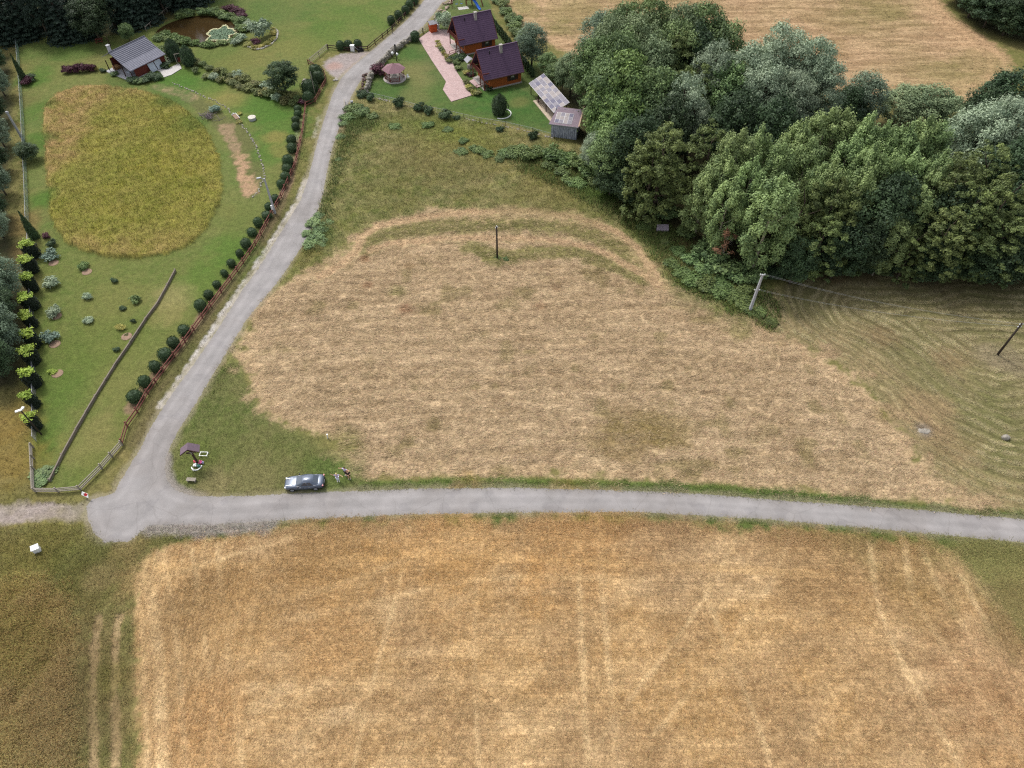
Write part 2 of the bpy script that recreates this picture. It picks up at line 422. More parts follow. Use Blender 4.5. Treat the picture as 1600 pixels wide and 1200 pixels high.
# soft spots of another ground colour: pixel, radius in metres, colour, strength
SPOTS = [
    (58, 120, 5, (72, 104, 40), .8), (62, 220, 3.5, (72, 104, 40), .9), (66, 310, 3, (72, 104, 40), .9), (55, 170, 4, (72, 104, 40), .8), (130, 80, 6, (72, 98, 42), .6), (150, 95, 4, (120, 112, 70), .55),
    (420, 160, 8, (74, 106, 42), .9), (445, 195, 6, (74, 106, 42), .8), (425, 235, 5, (72, 106, 40), .7), (430, 215, 2.5, (138, 122, 72), .7), (440, 235, 2.5, (132, 120, 70), .6), (340, 145, 4, (128, 122, 68), .6), (360, 155, 4, (132, 122, 70), .6),
    (270, 122, 6, (60, 104, 34), .8), (330, 130, 6, (66, 104, 38), .6), (210, 125, 7, (76, 96, 46), .7), (270, 160, 4, (68, 96, 42), .7), (300, 195, 4, (74, 98, 44), .6),
    (370, 340, 5, (98, 106, 54), .7), (365, 390, 5, (78, 108, 42), .8), (320, 440, 5, (82, 108, 44), .7), (350, 330, 3, (112, 112, 62), .6),
    (270, 465, 4, (142, 132, 88), .7), (265, 490, 3, (134, 124, 78), .6), (180, 470, 6, (118, 114, 66), .5), (150, 540, 7, (92, 104, 48), .5), (100, 600, 6, (80, 104, 42), .6), (80, 690, 4, (74, 106, 40), .7), (185, 600, 5, (116, 114, 66), .5), (140, 690, 5, (128, 118, 74), .6), (150, 730, 3, (96, 106, 50), .5),
    (430, 60, 8, (120, 116, 66), .6), (470, 75, 6, (118, 116, 64), .6), (400, 90, 6, (116, 112, 64), .6), (500, 50, 9, (88, 106, 48), .5), (550, 25, 12, (82, 106, 44), .6), (420, 20, 14, (70, 98, 44), .6), (330, 95, 7, (92, 104, 50), .5), (370, 100, 5, (110, 110, 60), .5),
    (640, 110, 5, (128, 118, 76), .6), (655, 130, 4, (124, 118, 74), .6), (612, 140, 6, (62, 94, 42), .7), (680, 150, 6, (70, 100, 44), .5), (720, 175, 6, (62, 92, 40), .6), (790, 160, 7, (60, 96, 42), .7), (830, 180, 5, (58, 94, 40), .7), (650, 150, 4, (118, 112, 70), .5), (810, 160, 2.5, (116, 110, 66), .6),
    (760, 148, 6, (64, 100, 42), .6), (822, 105, 4, (58, 92, 40), .7), (640, 85, 4, (66, 98, 42), .7),
    (330, 690, 5, (98, 106, 56), .5), (430, 720, 6, (104, 106, 60), .5), (360, 740, 5, (108, 108, 64), .5), (300, 720, 3, (92, 104, 48), .6), (520, 745, 4, (82, 104, 48), .7), (400, 755, 5, (126, 118, 80), .6), (330, 765, 3, (136, 124, 88), .6),
    (620, 456, 2.0, (112, 112, 60), .7), (634, 484, 1.6, (118, 78, 56), .75), (575, 445, 1.3, (124, 84, 58), .7), (570, 405, 1.2, (130, 90, 62), .7), (640, 418, .9, (112, 88, 56), .7), (870, 450, 1.2, (120, 88, 62), .6), (842, 480, 1.2, (126, 92, 66), .5), (1155, 520, 1.8, (112, 112, 58), .6),
    (985, 680, 5, (122, 104, 60), .6), (1040, 668, 4, (120, 106, 58), .6), (935, 690, 3, (124, 106, 62), .5), (540, 690, 2.6, (112, 110, 62), .8), (505, 690, 2, (112, 108, 64), .6), (1380, 650, 2, (112, 100, 58), .6),
    (1480, 560, 3, (150, 118, 92), .35), (1380, 530, 3, (142, 112, 86), .4), (1440, 640, 5, (150, 124, 94), .5), (1570, 560, 3.5, (140, 126, 104), .7), (1480, 690, 4, (148, 122, 92), .5), (1440, 672, 1.4, (120, 112, 104), .7),
    (330, 925, 6, (134, 106, 70), .7), (420, 920, 7, (140, 110, 72), .65), (520, 880, 8, (146, 112, 66), .6), (300, 960, 4, (128, 104, 70), .5), (390, 975, 8, (178, 142, 94), .5), (520, 990, 6, (176, 138, 92), .5), (700, 865, 9, (176, 134, 80), .6), (900, 850, 9, (172, 130, 78), .6), (1050, 870, 7, (140, 112, 82), .5), (1280, 890, 6, (142, 112, 74), .5), (1420, 880, 5, (138, 116, 74), .5), (280, 1060, 6, (150, 122, 86), .5), (330, 1130, 5, (172, 130, 84), .5), (1540, 1050, 8, (152, 118, 86), .5), (1560, 1140, 8, (160, 124, 86), .5), (1440, 950, 4, (140, 114, 72), .5),
    (900, 20, 9, (120, 116, 66), .5), (1000, -10, 10, (122, 112, 68), .4), (1380, 15, 9, (118, 112, 64), .6), (1530, 105, 8, (120, 112, 68), .5), (1480, 120, 8, (120, 114, 68), .5), (1300, 30, 9, (124, 112, 68), .4), (820, 12, 5, (118, 116, 64), .6), (885, 45, 5, (116, 112, 66), .6), (1290, 75, 6, (132, 112, 74), .4),
    (700, 215, 9, (116, 126, 52), .6), (650, 195, 7, (102, 112, 56), .6), (760, 225, 8, (118, 118, 58), .6), (640, 240, 8, (128, 116, 76), .5), (720, 260, 9, (122, 112, 72), .5), (860, 290, 8, (118, 108, 58), .5), (900, 330, 6, (116, 112, 66), .4), (600, 300, 7, (108, 108, 58), .5), (820, 320, 7, (122, 114, 74), .5), (470, 400, 4, (108, 102, 56), .6), (560, 190, 5, (70, 96, 46), .6), (1090, 450, 5, (88, 104, 48), .6), (1150, 480, 4, (92, 106, 50), .6), (940, 300, 4, (84, 116, 46), .8), (960, 305, 3, (82, 122, 44), .8), (1020, 370, 4, (84, 100, 46), .6), (500, 370, 3, (72, 96, 44), .6),
    (40, 760, 4, (98, 94, 50), .5), (20, 720, 5, (126, 104, 52), .7), (15, 660, 4, (128, 104, 54), .7), (30, 620, 3, (92, 84, 48), .6), (25, 400, 4, (104, 84, 54), .8), (30, 350, 4, (118, 98, 62), .8), (25, 450, 4, (92, 76, 50), .8), (30, 160, 5, (104, 98, 58), .7), (15, 110, 5, (112, 104, 62), .7), (36, 230, 3, (88, 92, 50), .6),
    (90, 1050, 8, (108, 90, 62), .6), (60, 960, 6, (104, 84, 52), .6), (100, 1150, 5, (104, 92, 62), .6), (40, 1100, 8, (112, 98, 62), .5), (20, 1000, 6, (100, 96, 46), .6), (50, 870, 6, (112, 104, 50), .6), (120, 890, 4, (92, 98, 50), .6), (180, 880, 4, (100, 98, 56), .6), (150, 920, 4, (104, 98, 54), .5), (175, 1060, 2, (104, 100, 50), .5), (160, 905, 2, (150, 130, 92), .5), (220, 905, 2.5, (168, 140, 98), .6), (200, 925, 2, (160, 134, 92), .5), (205, 862, 2, (146, 124, 84), .5),
    (1560, 900, 7, (116, 112, 68), .7), (1590, 940, 4, (112, 98, 64), .7), (1530, 860, 5, (112, 110, 66), .6), (1340, 845, 4, (100, 100, 56), .4), (1570, 990, 3, (104, 92, 58), .6),
    (1110, 385, 2.5, (124, 84, 62), .7), (1075, 380, 2, (120, 84, 60), .5), (1300, 425, 3, (96, 70, 52), .6), (1450, 428, 5, (78, 66, 48), .6), (1560, 425, 6, (72, 62, 46), .6), (1350, 430, 3, (84, 70, 50), .6),
    (560, 105, 3, (158, 138, 132), .5), (522, 103, 2.2, (166, 130, 116), .7), (545, 128, 3, (112, 112, 62), .5), (598, 88, 2, (176, 168, 162), .5),
]

HAY_ROW = lambda X, Y: Y + 2.6 * (fbm(X, Y, 26, 2, 41) - .5) * 2 + 0.0016 * (X - 5) ** 2
core = [at(*p) for p in [(1800, 486), (1500, 484), (1345, 482), (1420, 524), (1500, 582), (1565, 604), (1800, 592)]]

TRACKS = [([(218, 875), (236, 930), (247, 1000), (252, 1100), (258, 1300)], .5, .9), ([(258, 880), (272, 960), (282, 1060), (296, 1300)], .28, .6), ([(300, 862), (312, 940), (330, 1060), (352, 1300)], .25, .5), ([(340, 850), (348, 940), (362, 1060), (392, 1300)], .25, .5),
          ([(206, 880), (222, 960), (228, 1080), (232, 1300)], .3, .5),
          ([(902, 815), (904, 900), (909, 1000), (914, 1100), (922, 1300)], .3, .4), ([(936, 815), (939, 900), (947, 1000), (956, 1100), (972, 1300)], .3, .4),
          ([(1360, 846), (1368, 950), (1420, 1060), (1490, 1180), (1560, 1300)], .28, .55), ([(1412, 850), (1424, 937), (1470, 1000), (1532, 1088), (1640, 1240)], .32, .65), ([(1440, 856), (1470, 930), (1520, 1000), (1600, 1100)], .28, .5), ([(1500, 900), (1545, 985), (1610, 1080)], .3, .5),
          ([(225, 912), (330, 880), (420, 850), (520, 828)], .3, .5), ([(245, 960), (420, 948), (560, 905), (660, 862), (760, 818)], .35, .45), ([(270, 985), (480, 972), (620, 930), (760, 900), (1000, 905)], .3, .4),
          ([(640, 815), (628, 900), (600, 1000), (560, 1150), (540, 1300)], .22, .35), ([(1160, 822), (1120, 900), (1060, 1000), (960, 1120), (900, 1220)], .22, .35), ([(1240, 830), (1200, 920), (1130, 1020), (1020, 1150)], .22, .3), ([(760, 815), (745, 900), (740, 1000), (752, 1300)], .2, .3), ([(1080, 818), (1090, 900), (1130, 1000), (1180, 1120), (1240, 1300)], .22, .35)]

def ground(X, Y, want_tufts=False):
    """colour (linear albedo), height and the share of each kind of ground at the points X, Y"""
    n = len(X)
    big, mid, sml, tin = fbm(X, Y, 14, 3, 1), fbm(X, Y, 4, 3, 2), fbm(X, Y, 1.3, 3, 3), fbm(X, Y, .55, 2, 4)
    C = np.empty((n, 3)); Z = np.zeros(n); M = {}
    C[:] = S(102, 102, 56)
    def lay(m, c):
        m = np.clip(m, 0, 1)[:, None]
        C[:] = C * (1 - m) + np.asarray(c) * m
    def region(key, soft=.5, jit=.8):
        d = sdf(X, Y, POLY[key]) + (sml - .5) * jit + (tin - .5) * jit * .5
        m = sstep(soft, -soft, d)
        M[key] = m
        return m, d
    def con(v, k=2.2): return np.clip((v - .5) * k + .5, 0, 1)
    # rough grass everywhere first
    lay(con(mid), S(116, 108, 66)); lay(con(big, 3) * .6, S(92, 100, 50)); lay(con(sml, 3) * .35, S(140, 126, 84))
    Z += .06 + .10 * (sml - .5)
    # far field of cut straw
    m, d = region('far_field', 1.2, 2.5)
    lay(m, S(160, 130, 98))
    r = np.sin(2 * math.pi * (Y + X * .06 + (mid - .5) * 3) / 3.4)
    fs_ = fbm(X, Y, 1.1, 3, 31, .05, 7.0); lay(m * con(r * .5 + .5, 1.2) * .4, S(182, 154, 120)); lay(m * con(big, 4) * .5, S(134, 122, 80)); lay(m * con(fs_, 4) * .45, S(190, 162, 126)); lay(m * con(1 - fs_, 5) * .4, S(132, 110, 80))
    edge = dline(X, Y, [at(1440, -60), at(1470, 0), at(1530, 60), at(1572, 98), at(1555, 140), at(1500, 150)])
    lay(m * sstep(9, 3, edge) * (.5 + .5 * con(np.sin(edge * 2.2 + mid * 5) * .5 + .5)) * .8, S(186, 154, 118))
    # meadow
    m, d = region('meadow', 1.2, 2.6)
    ms_ = fbm(X, Y, 1.4, 3, 33, .3, 2.4); lay(m, S(118, 118, 64)); lay(m * con(fbm(X, Y, 9, 3, 37), 4.5) * .65, S(138, 124, 84)); lay(m * con(fbm(X, Y, 11, 3, 38), 5) * .55, S(118, 122, 60)); lay(m * con(mid, 3.5) * .4, S(132, 122, 80)); lay(m * con(big, 4) * .5, S(106, 116, 56)); lay(m * con(ms_, 4) * .45, S(164, 152, 110)); lay(m * con(sml, 4.5) * .6, S(78, 90, 42)); lay(m * con(tin, 3) * .35, S(152, 142, 100))
    Z += m * (.12 + .30 * (mid - .5) + .30 * (sml - .5))
    # mown garden
    m, d = region('garden', .4, .5)
    low = sstep(at(300, 430)[1], at(300, 330)[1], Y)
    lay(m, S(93, 108, 55)); lay(m * con(big, 3) * .7, S(111, 114, 64)); lay(m * con(mid, 3.5) * .42, S(118, 114, 66)); lay(m * (1 - low) * .45, S(98, 105, 52)); lay(m * con(sml, 3) * .25, S(74, 96, 40)); lay(m * con(tin, 3) * .18, S(126, 124, 78))
    Z = Z * (1 - m) + m * .03 * (sml)
    m, d = region('cottage_lawn', .4, .4)
    lay(m, S(80, 96, 54)); lay(m * con(mid, 3) * .4, S(92, 106, 52)); lay(m * con(sml, 3) * .2, S(118, 118, 72))
    Z = Z * (1 - m) + m * .03 * sml
    m, d = region('corner_lawn', .8, 1.4)
    lay(m, S(96, 104, 56)); lay(m * con(mid, 3.4) * .55, S(118, 114, 72)); lay(m * con(sml, 3) * .35, S(80, 96, 46)); lay(m * con(tin, 3) * .25, S(138, 130, 90))
    Z = Z * (1 - m) + m * (.04 + .05 * sml)
    # right field with curved mowing lines
    m, d = region('swath', 1.0, 2.0)
    lay(m, S(112, 108, 70)); lay(m * con(big, 3.5) * .7, S(132, 118, 86)); lay(m * con(mid, 3) * .35, S(100, 104, 60)); lay(m * con(sml, 3) * .25, S(130, 120, 88))
    dc = dline(X, Y, core) + (mid - .5) * 1.5 + (big - .5) * 4.0
    ln = np.abs(((dc / 1.62) % 1.0) - .5) * 2            # 1 on the line
    near_w = sstep(0, .9, con(fbm(X, Y, 9, 2, 12), 3) + .5)
    line = sstep(.60, .94, ln + (tin - .5) * .5 + (sml - .5) * .45) * m * near_w
    M['line'] = line; M['dc'] = dc
    dh = sdf(X, Y, POLY['hay'], 16)
    lay(m * sstep(11, 0, dh + (mid - .5) * 9) * (.35 + .5 * con(sml, 3)), S(160, 138, 104))
    lay(line * (.45 + .5 * con(fbm(X, Y, 5, 2, 14), 3)), S(184, 172, 130)); lay(m * sstep(.55, .1, ln) * .36, S(92, 92, 56))
    # straw-coloured hay field
    m, d = region('hay', 1.5, 3.6)
    d = d + (mid - .5) * 5.5; m = sstep(1.3, -1.3, d); M['hay'] = m
    lay(m, S(168, 145, 112)); lay(m * con(big, 3) * .5, S(156, 135, 104)); lay(m * con(mid, 3) * .5, S(182, 160, 126))
    row = HAY_ROW(X, Y)
    rw = np.sin(2 * math.pi * row / 2.3 + (mid - .5) * 5) * .5 + .5
    lay(m * con(rw, 1.8) * .5, S(194, 168, 134)); lay(m * con(1 - rw, 1.6) * con(sml, 2) * .6, S(134, 112, 86))
    lay(m * con(fbm(X, Y, 1.6, 3, 8, .15, 3.2), 4) * .4, S(128, 106, 76)); lay(m * con(tin, 3.4) * .4, S(204, 178, 142))
    lay(m * sstep(.62, .8, fbm(X, Y, 3.2, 2, 9)) * .5, S(118, 108, 66))
    M['hayrow'] = rw * m
    Z += m * (.05 + .10 * (rw - .5) * (1 - .3 * mid) + .12 * (sml - .5))
    # green bands left standing at its upper end, round the dark pole
    for pts, w in (([(572, 388), (592, 370), (650, 358), (728, 352), (825, 352), (895, 359), (955, 379), (985, 402), (1004, 424)], 2.7),
                   ([(735, 388), (770, 400), (800, 402), (840, 394), (900, 396), (950, 412), (1000, 436)], 2.2), ([(745, 395), (778, 412)], 1.6)):
        dl = dline(X, Y, [at(*p) for p in pts])
        g = sstep(w, w * .35, dl + (sml - .5) * 2.2)
        lay(g * .85, S(122, 116, 70)); lay(g * con(sml, 3) * .5, S(98, 102, 52)); lay(g * con(tin, 3) * .3, S(150, 138, 98))
        Z += g * .12
    for pts, w in (([(500, 432), (535, 412), (556, 394), (566, 370), (591, 354), (654, 342), (728, 332), (825, 331), (899, 340), (962, 362), (997, 389), (1018, 425), (1040, 450)], .85), ([(580, 392), (605, 382), (674, 375), (742, 372), (825, 373), (889, 379), (948, 398), (992, 423), (1030, 446)], .75)):
        dl = dline(X, Y, [at(*p) for p in pts])
        g = sstep(w * 1.3, w * .6, dl + (sml - .5) * .9 + (tin - .5) * .4)
        lay(g * .85, S(186, 157, 122)); Z -= g * .08; M['hayrow'] = np.maximum(M['hayrow'] * (1 - g), g * .4)
        lay(sstep(w * 2.0, w * 1.4, dl + (sml - .5) * .8) * (1 - g) * con(tin, 3) * .4, S(158, 146, 104))
    # rim of the hay, a raked ridge
    lay(m * sstep(1.6, .3, np.abs(d + .6)) * con(mid + .1, 3) * .45, S(196, 168, 130))
    # verges
    m, d = region('verge_n', .35, .9)
    lay(m, S(90, 110, 52)); lay(m * con(mid, 3) * .4, S(110, 114, 62)); lay(m * con(sml, 3) * .3, S(76, 98, 44))
    Z = Z * (1 - m) + m * (.06 + .12 * sml)
    sv = sdf(X, Y, POLY['road']); M['roadd'] = sv
    south = (Y < at(600, 800)[1]) & (X > at(215, 840)[0])
    m = np.where(south, sstep(2.9, 1.6, sv + (sml - .5) * 1.8 - (X - 8).clip(0, 60) * .012), 0)
    M['verge_s'] = m
    lay(m, S(90, 106, 54)); lay(m * con(mid, 3) * .4, S(110, 112, 62)); lay(m * con(sml, 3) * .35, S(76, 94, 44))
    Z += m * .10 * sml
    # stubble of the lower field
    m, d = region('stubble', 1.2, 3.0)
    lay(m, S(184, 152, 108))
    cx = at(205, 1000)[0]
    lr = sstep(cx + 16, cx + 7, X)                                  # left headland: lines along Y
    hb = fbm(X, Y, 1.5, 3, 21, .06 + 0.0, 6.0) * .6 + fbm(X, Y, 1.3, 3, 26, .62, 5.0) * .4; vb = fbm(X, Y, 1.0, 3, 22, 1.57 + .05, 12.0); db = fbm(X, Y, 1.2, 3, 23, -1.0, 10.0)
    rr = sstep(at(1450, 900)[0], at(1540, 960)[0], X)
    st = hb * (1 - lr) * (1 - rr) + vb * lr + db * rr
    lay(m * con(st, 5) * .65, S(214, 186, 144)); lay(m * con(1 - st, 6) * .6, S(144, 116, 84))
    lay(m * con(big, 4) * .45, S(190, 150, 94)); lay(m * con(fbm(X, Y, 6, 3, 24), 4) * .5, S(150, 122, 90)); lay(m * con(sml, 3.4) * .35, S(138, 110, 74)); lay(m * con(tin, 3.2) * .3, S(212, 178, 130))
    for pts, w, s in TRACKS:
        q_ = [np.array(at(*p)) for p in pts]
        for _ in range(2): q_ = [q_[0]] + [v for a_, b_ in zip(q_[:-1], q_[1:]) for v in (a_ * .75 + b_ * .25, a_ * .25 + b_ * .75)] + [q_[-1]]
        dl = dline(X, Y, q_)
        lay(m * sstep(w * 1.9, w * .4, dl + (sml - .5) * .5 + (tin - .5) * .3) * (.42 + .8 * con(fbm(X, Y, 5, 2, 77), 3)) * s, S(226, 196, 148))
    for ya, yb, s in ((888, 868, .5),):
        dl = dline(X, Y, [at(250, ya), at(700, yb), at(1300, yb + 30)])
        lay(m * sstep(.7, .2, dl + (sml - .5) * .8) * s, S(212, 176, 124))
    Z += m * (.03 + .05 * (st - .5) + .05 * (sml - .5))
    wd = sstep(1, -1, sdf(X, Y, POLY['wedge']) + (mid - .5) * 3) * (1 - m)
    lay(wd, S(126, 120, 78)); lay(wd * con(mid, 3) * .6, S(142, 124, 84)); lay(wd * con(sml, 3) * .4, S(104, 106, 60))
    # rough corner at the lower left
    m, d = region('verge_sw', .6, 1.6)
    m = m * (1 - M['stubble'])
    M['verge_sw'] = m
    lay(m, S(114, 110, 64)); lay(m * con(mid, 3) * .5, S(134, 122, 78)); lay(m * con(sml, 3.2) * .4, S(92, 98, 50)); lay(m * con(tin, 3) * .3, S(144, 130, 90))
    Z += m * (.15 + .25 * (mid - .5) + .2 * (sml - .5))
    m, d = region('weeds', 1.0, 2.2)
    lay(m, S(134, 116, 80)); lay(m * con(mid, 3) * .6, S(132, 128, 70)); lay(m * con(sml, 3.2) * .4, S(104, 88, 62)); lay(m * con(tin, 3) * .3, S(126, 104, 68))
    Z += m * (.25 + .3 * (mid - .5) + .25 * (sml - .5))
    for xa, xb in ((149, 146), (181, 179)):
        dl = dline(X, Y, [at(xa + 6, 965), at(xa, 1010), at(xb, 1100), at(xb + 6, 1320)])
        t = sstep(.65, .3, dl + (sml - .5) * .5)
        lay(t * .85, S(168, 144, 108)); Z -= t * .12
        M['wheel'] = np.maximum(M.get('wheel', 0), t)
    # the oval of uncut grass
    m, d = region('oval', .28, 1.0)
    right = sstep(at(250, 250)[0], at(340, 250)[0], X)
    lay(m, S(138, 132, 56)); lay(m * con(fbm(X, Y, 7, 3, 35), 4) * .5, S(156, 144, 84)); lay(m * con(fbm(X, Y, 2.2, 3, 36, .5, 2.5), 4) * .45, S(104, 112, 44)); lay(m * con(mid, 3) * .5, S(120, 124, 50)); lay(m * con(sml, 3.2) * .35, S(108, 110, 46)); lay(m * con(tin, 3) * .35, S(156, 144, 82))
    lf = sstep(at(128, 250)[0], at(85, 250)[0], X + (mid - .5) * 6); bt = sstep(at(200, 345)[1], at(200, 395)[1], Y + (mid - .5) * 6)
    tp = sstep(at(200, 165)[1], at(200, 142)[1], Y + (mid - .5) * 6)
    lay(m * np.maximum(lf, np.maximum(bt * .6, tp * .7)) * (.35 + .65 * con(sml, 2)), S(164, 138, 92))
    Z += m * (.66 + .45 * (mid - .5) + .4 * (sml - .5)) * (1 - .45 * right)
    # dug bed
    m, d = region('dirt', .4, 1.2)
    lay(m, S(98, 100, 60)); 
    dl = dline(X, Y, [at(240, 134), at(300, 152)]); lay(m * sstep(2.4, .5, dl + (sml - .5) * 3.5) * con(tin + .25, 3) * .9, S(160, 132, 108))
    dl = dline(X, Y, [at(352, 200), at(366, 232)]); lay(m * sstep(2.2, .5, dl + (sml - .5) * 3.5) * con(tin + .25, 3) * .85, S(146, 124, 98))
    dl = dline(X, Y, [at(374, 246), at(385, 300)]); lay(m * sstep(2.0, .5, dl + (sml - .5) * 3.5) * con(tin + .3, 3) * .9, S(172, 140, 112))
    Z += m * .05 * sml
    # planting strip along the brown fence
    dl = dline(X, Y, [at(*p) for p in [(203, 640), (240, 592), (290, 530), (345, 462), (395, 392), (432, 335), (452, 280), (466, 215), (474, 180)]])
    lay(sstep(1.2, .5, dl + (sml - .5) * .9) * .75, S(138, 112, 94))
    # bank below that fence
    dl = dline(X, Y, [at(*p) for p in [(215, 690), (262, 600), (350, 472), (415, 372), (448, 318)]])
    lay(sstep(2.3, .8, dl + (sml - .5)) * .6, S(84, 84, 50)); lay(sstep(1.6, .4, dl + (sml - .5) * 1.5) * con(mid, 3) * .4, S(112, 98, 72))
    # pale stony edge on the left of the lane
    dl = dline(X, Y, [at(*p) for p in [(252, 634), (298, 570), (377, 451), (421, 386), (449, 341), (468, 311), (478, 280)]])
    lay(sstep(.75, .35, dl + (tin - .5) * .7) * con(sml + .25, 4), S(186, 180, 172))
    for pts in ([(467, 190), (462, 215), (452, 250), (440, 300)], [(500, 180), (490, 215)]):
        dl = dline(X, Y, [at(*p) for p in pts]); lay(sstep(.5, .2, dl + (tin - .5)) * con(sml + .1, 4) * .6, S(176, 170, 150))
    # gravel
    m, d = region('gravel_track', .5, 1.5)
    lay(m, S(150, 138, 130)); lay(m * con(tin, 4) * .5, S(172, 160, 152)); lay(m * con(sml, 3) * .4, S(130, 118, 114)); Z = Z * (1 - m) + m * (.02 + .06 * tin)
    dl = dline(X, Y, [at(116, 800), at(138, 800)]); lay(sstep(2.2, .6, dl + (sml - .5) * 2.5) * .65, S(150, 140, 132))
    m, d = region('pull_off', .5, 1.2)
    lay(m, S(158, 148, 144)); lay(m * con(sml, 3) * .4, S(140, 128, 122)); Z = Z * (1 - m)
    # worn, gravelly road edges
    near = sstep(1.0, .2, sv + (sml - .5) * 1.3)
    lay(near * .55, S(154, 142, 120)); lay(near * con(tin, 3) * .4, S(116, 114, 74))
    dl = dline(X, Y, [at(258, 712), at(256, 740), at(270, 766), at(312, 778)]); lay(sstep(1.3, .6, dl + (sml - .5)) * .9, S(142, 134, 128))
    dl = dline(X, Y, [at(238, 826), at(330, 828), at(420, 820)]); lay(sstep(1.5, .7, dl + (sml - .5) * 1.2) * .85, S(146, 138, 132))
    # the lane up the bend has a strip of soil on the right
    dl = dline(X, Y, [at(540, 165), at(534, 205)]); lay(sstep(1.3, .5, dl + (sml - .5)) * .7, S(160, 136, 110))
    for q in SPOTS:
        px, py, rad, col, s = q
        cx_, cy_ = at(px, py)
        near = (np.abs(X - cx_) < rad * 2.2) & (np.abs(Y - cy_) < rad * 2.2)
        if not near.any(): continue
        i = np.where(near)[0]
        dd = np.hypot(X[i] - cx_, Y[i] - cy_) / rad + (mid[i] - .5) * .9 + (sml[i] - .5) * .6
        k = (sstep(1.25, .35, dd) * s * .85)[:, None]
        C[i] = C[i] * (1 - k) + S(*col) * k
    # woodland floor: leaf litter, not much grass
    m = sstep(2, -2, sdf(X, Y, POLY_WOOD) + (mid - .5) * 4)
    m = np.maximum(m, sstep(2, -2, sdf(X, Y, POLY_WOOD2) + (mid - .5) * 4)); m = np.maximum(m, sstep(1, -1, sdf(X, Y, POLY_WOOD3) + (mid - .5) * 2))
    m = np.maximum(m, sstep(2, -2, sdf(X, Y, POLY_WOOD4) + (mid - .5) * 4))
    lay(m, S(70, 66, 44)); lay(m * con(sml, 3) * .5, S(54, 62, 34)); M['wood'] = m
    # low under the road and the pond
    Z = np.where(sv < .9, np.minimum(Z, .012 * np.clip(sv, 0, 1)), Z)
    Z = np.where(sv < .1, np.minimum(.05, -sv * .025), Z)
    pd = sdf(X, Y, POLY['pond'])
    pm = sstep(.8, -.5, pd)
    Z = Z * (1 - pm) - pm * .65
    lay(sstep(.4, -.1, pd), S(92, 74, 48)); M['pond'] = pm
    Z = np.where(np.hypot(X, Y) > 600, 0, Z)
    for key in FLAT:
        fd = sdf(X, Y, FLAT[key])
        Z = np.where(fd < .5, np.minimum(Z, .005), Z); Z = np.where(fd < .2, -.06, Z)
    # albedo scale: photograph tones to surface reflectance
    C *= .80
    return C.clip(.004, .9), Z, M

POLY_WOOD = wpoly([(905, 235), (960, 290), (1035, 345), (1100, 400), (1180, 428), (1260, 426), (1350, 424), (1700, 415), (1900, 250), (1640, 180), (1540, 205), (1450, 200), (1340, 185), (1250, 130), (1120, 100), (960, 85), (880, 95), (880, 150)], 1)
POLY_WOOD2 = wpoly([(-200, 60), (25, 52), (130, 62), (215, 48), (262, 25), (320, 2), (420, -80), (-400, -80)], 1)
POLY_WOOD3 = wpoly([(-300, 60), (12, 60), (18, 200), (10, 380), (36, 430), (38, 560), (20, 620), (-300, 640)], 1)
POLY_WOOD4 = wpoly([(1478, -20), (1520, 38), (1570, 60), (1700, 80), (1800, -100), (1470, -100)], 1)
DRIVE = [(654, 61), (672, 48), (686, 46), (701, 47), (703, 60), (714, 66), (717, 80), (708, 84), (701, 88), (708, 100), (714, 113), (724, 128), (737, 149), (705, 159), (692, 140), (697, 128), (675, 95)]
PATIO = [(733, 127), (751, 119), (758, 131), (746, 138)]
LODGE_PATH = [(238, 108), (250, 112), (256, 121), (268, 117), (284, 107), (280, 99), (262, 108)]
FLAT = dict(drive=wpoly(DRIVE, 0), patio=wpoly(PATIO, 0), path=wpoly(LODGE_PATH, 0))

# one sheet, finer near the camera, out to the horizon
ys = [8.0]
while ys[-1] < 262: ys.append(ys[-1] + .20 + .0016 * max(ys[-1] - 20, 0))
ys = np.array([-2500, -900, -300, -120, -50, -20, -5, 3] + ys + [275, 300, 340, 420, 600, 1000, 1800, 3500], float)
ss = np.linspace(-1, 1, 760)
ss = np.concatenate([[-40, -14, -6, -3, -2, -1.5, -1.25, -1.1], ss, [1.1, 1.25, 1.5, 2, 3, 6, 14, 40]])
Wy = .72 * (np.clip(ys, 8, 262) * CP + CAM_H * SP) * 1.12
GX = (ss[None, :] * Wy[:, None]).ravel(); GY = np.repeat(ys, len(ss))
gC, gZ, gM = ground(GX, GY)
nr, nc = len(ys), len(ss)
ii = (np.arange(nr - 1)[:, None] * nc + np.arange(nc - 1)[None, :]).ravel()
gF = np.stack([ii, ii + 1, ii + nc + 1, ii + nc], 1)

gm, n, l, b = new_mat("ground_cover")
a = n.new("ShaderNodeAttribute"); a.attribute_name = "tone"
geo = n.new("ShaderNodeNewGeometry")
n1 = n.new("ShaderNodeTexNoise"); n1.inputs['Scale'].default_value = 5.0; n1.inputs['Detail'].default_value = 8; n1.inputs['Roughness'].default_value = .75
l.new(geo.outputs['Position'], n1.inputs['Vector'])
rp = n.new("ShaderNodeMapRange"); rp.inputs['From Min'].default_value = .3; rp.inputs['From Max'].default_value = .7; rp.inputs['To Min'].default_value = .66; rp.inputs['To Max'].default_value = 1.32
l.new(n1.outputs['Fac'], rp.inputs['Value'])
mm = n.new("ShaderNodeMix"); mm.data_type = 'RGBA'; mm.blend_type = 'MULTIPLY'; mm.inputs['Factor'].default_value = 1.0
l.new(a.outputs['Color'], mm.inputs['A']); l.new(rp.outputs['Result'], mm.inputs['B'])
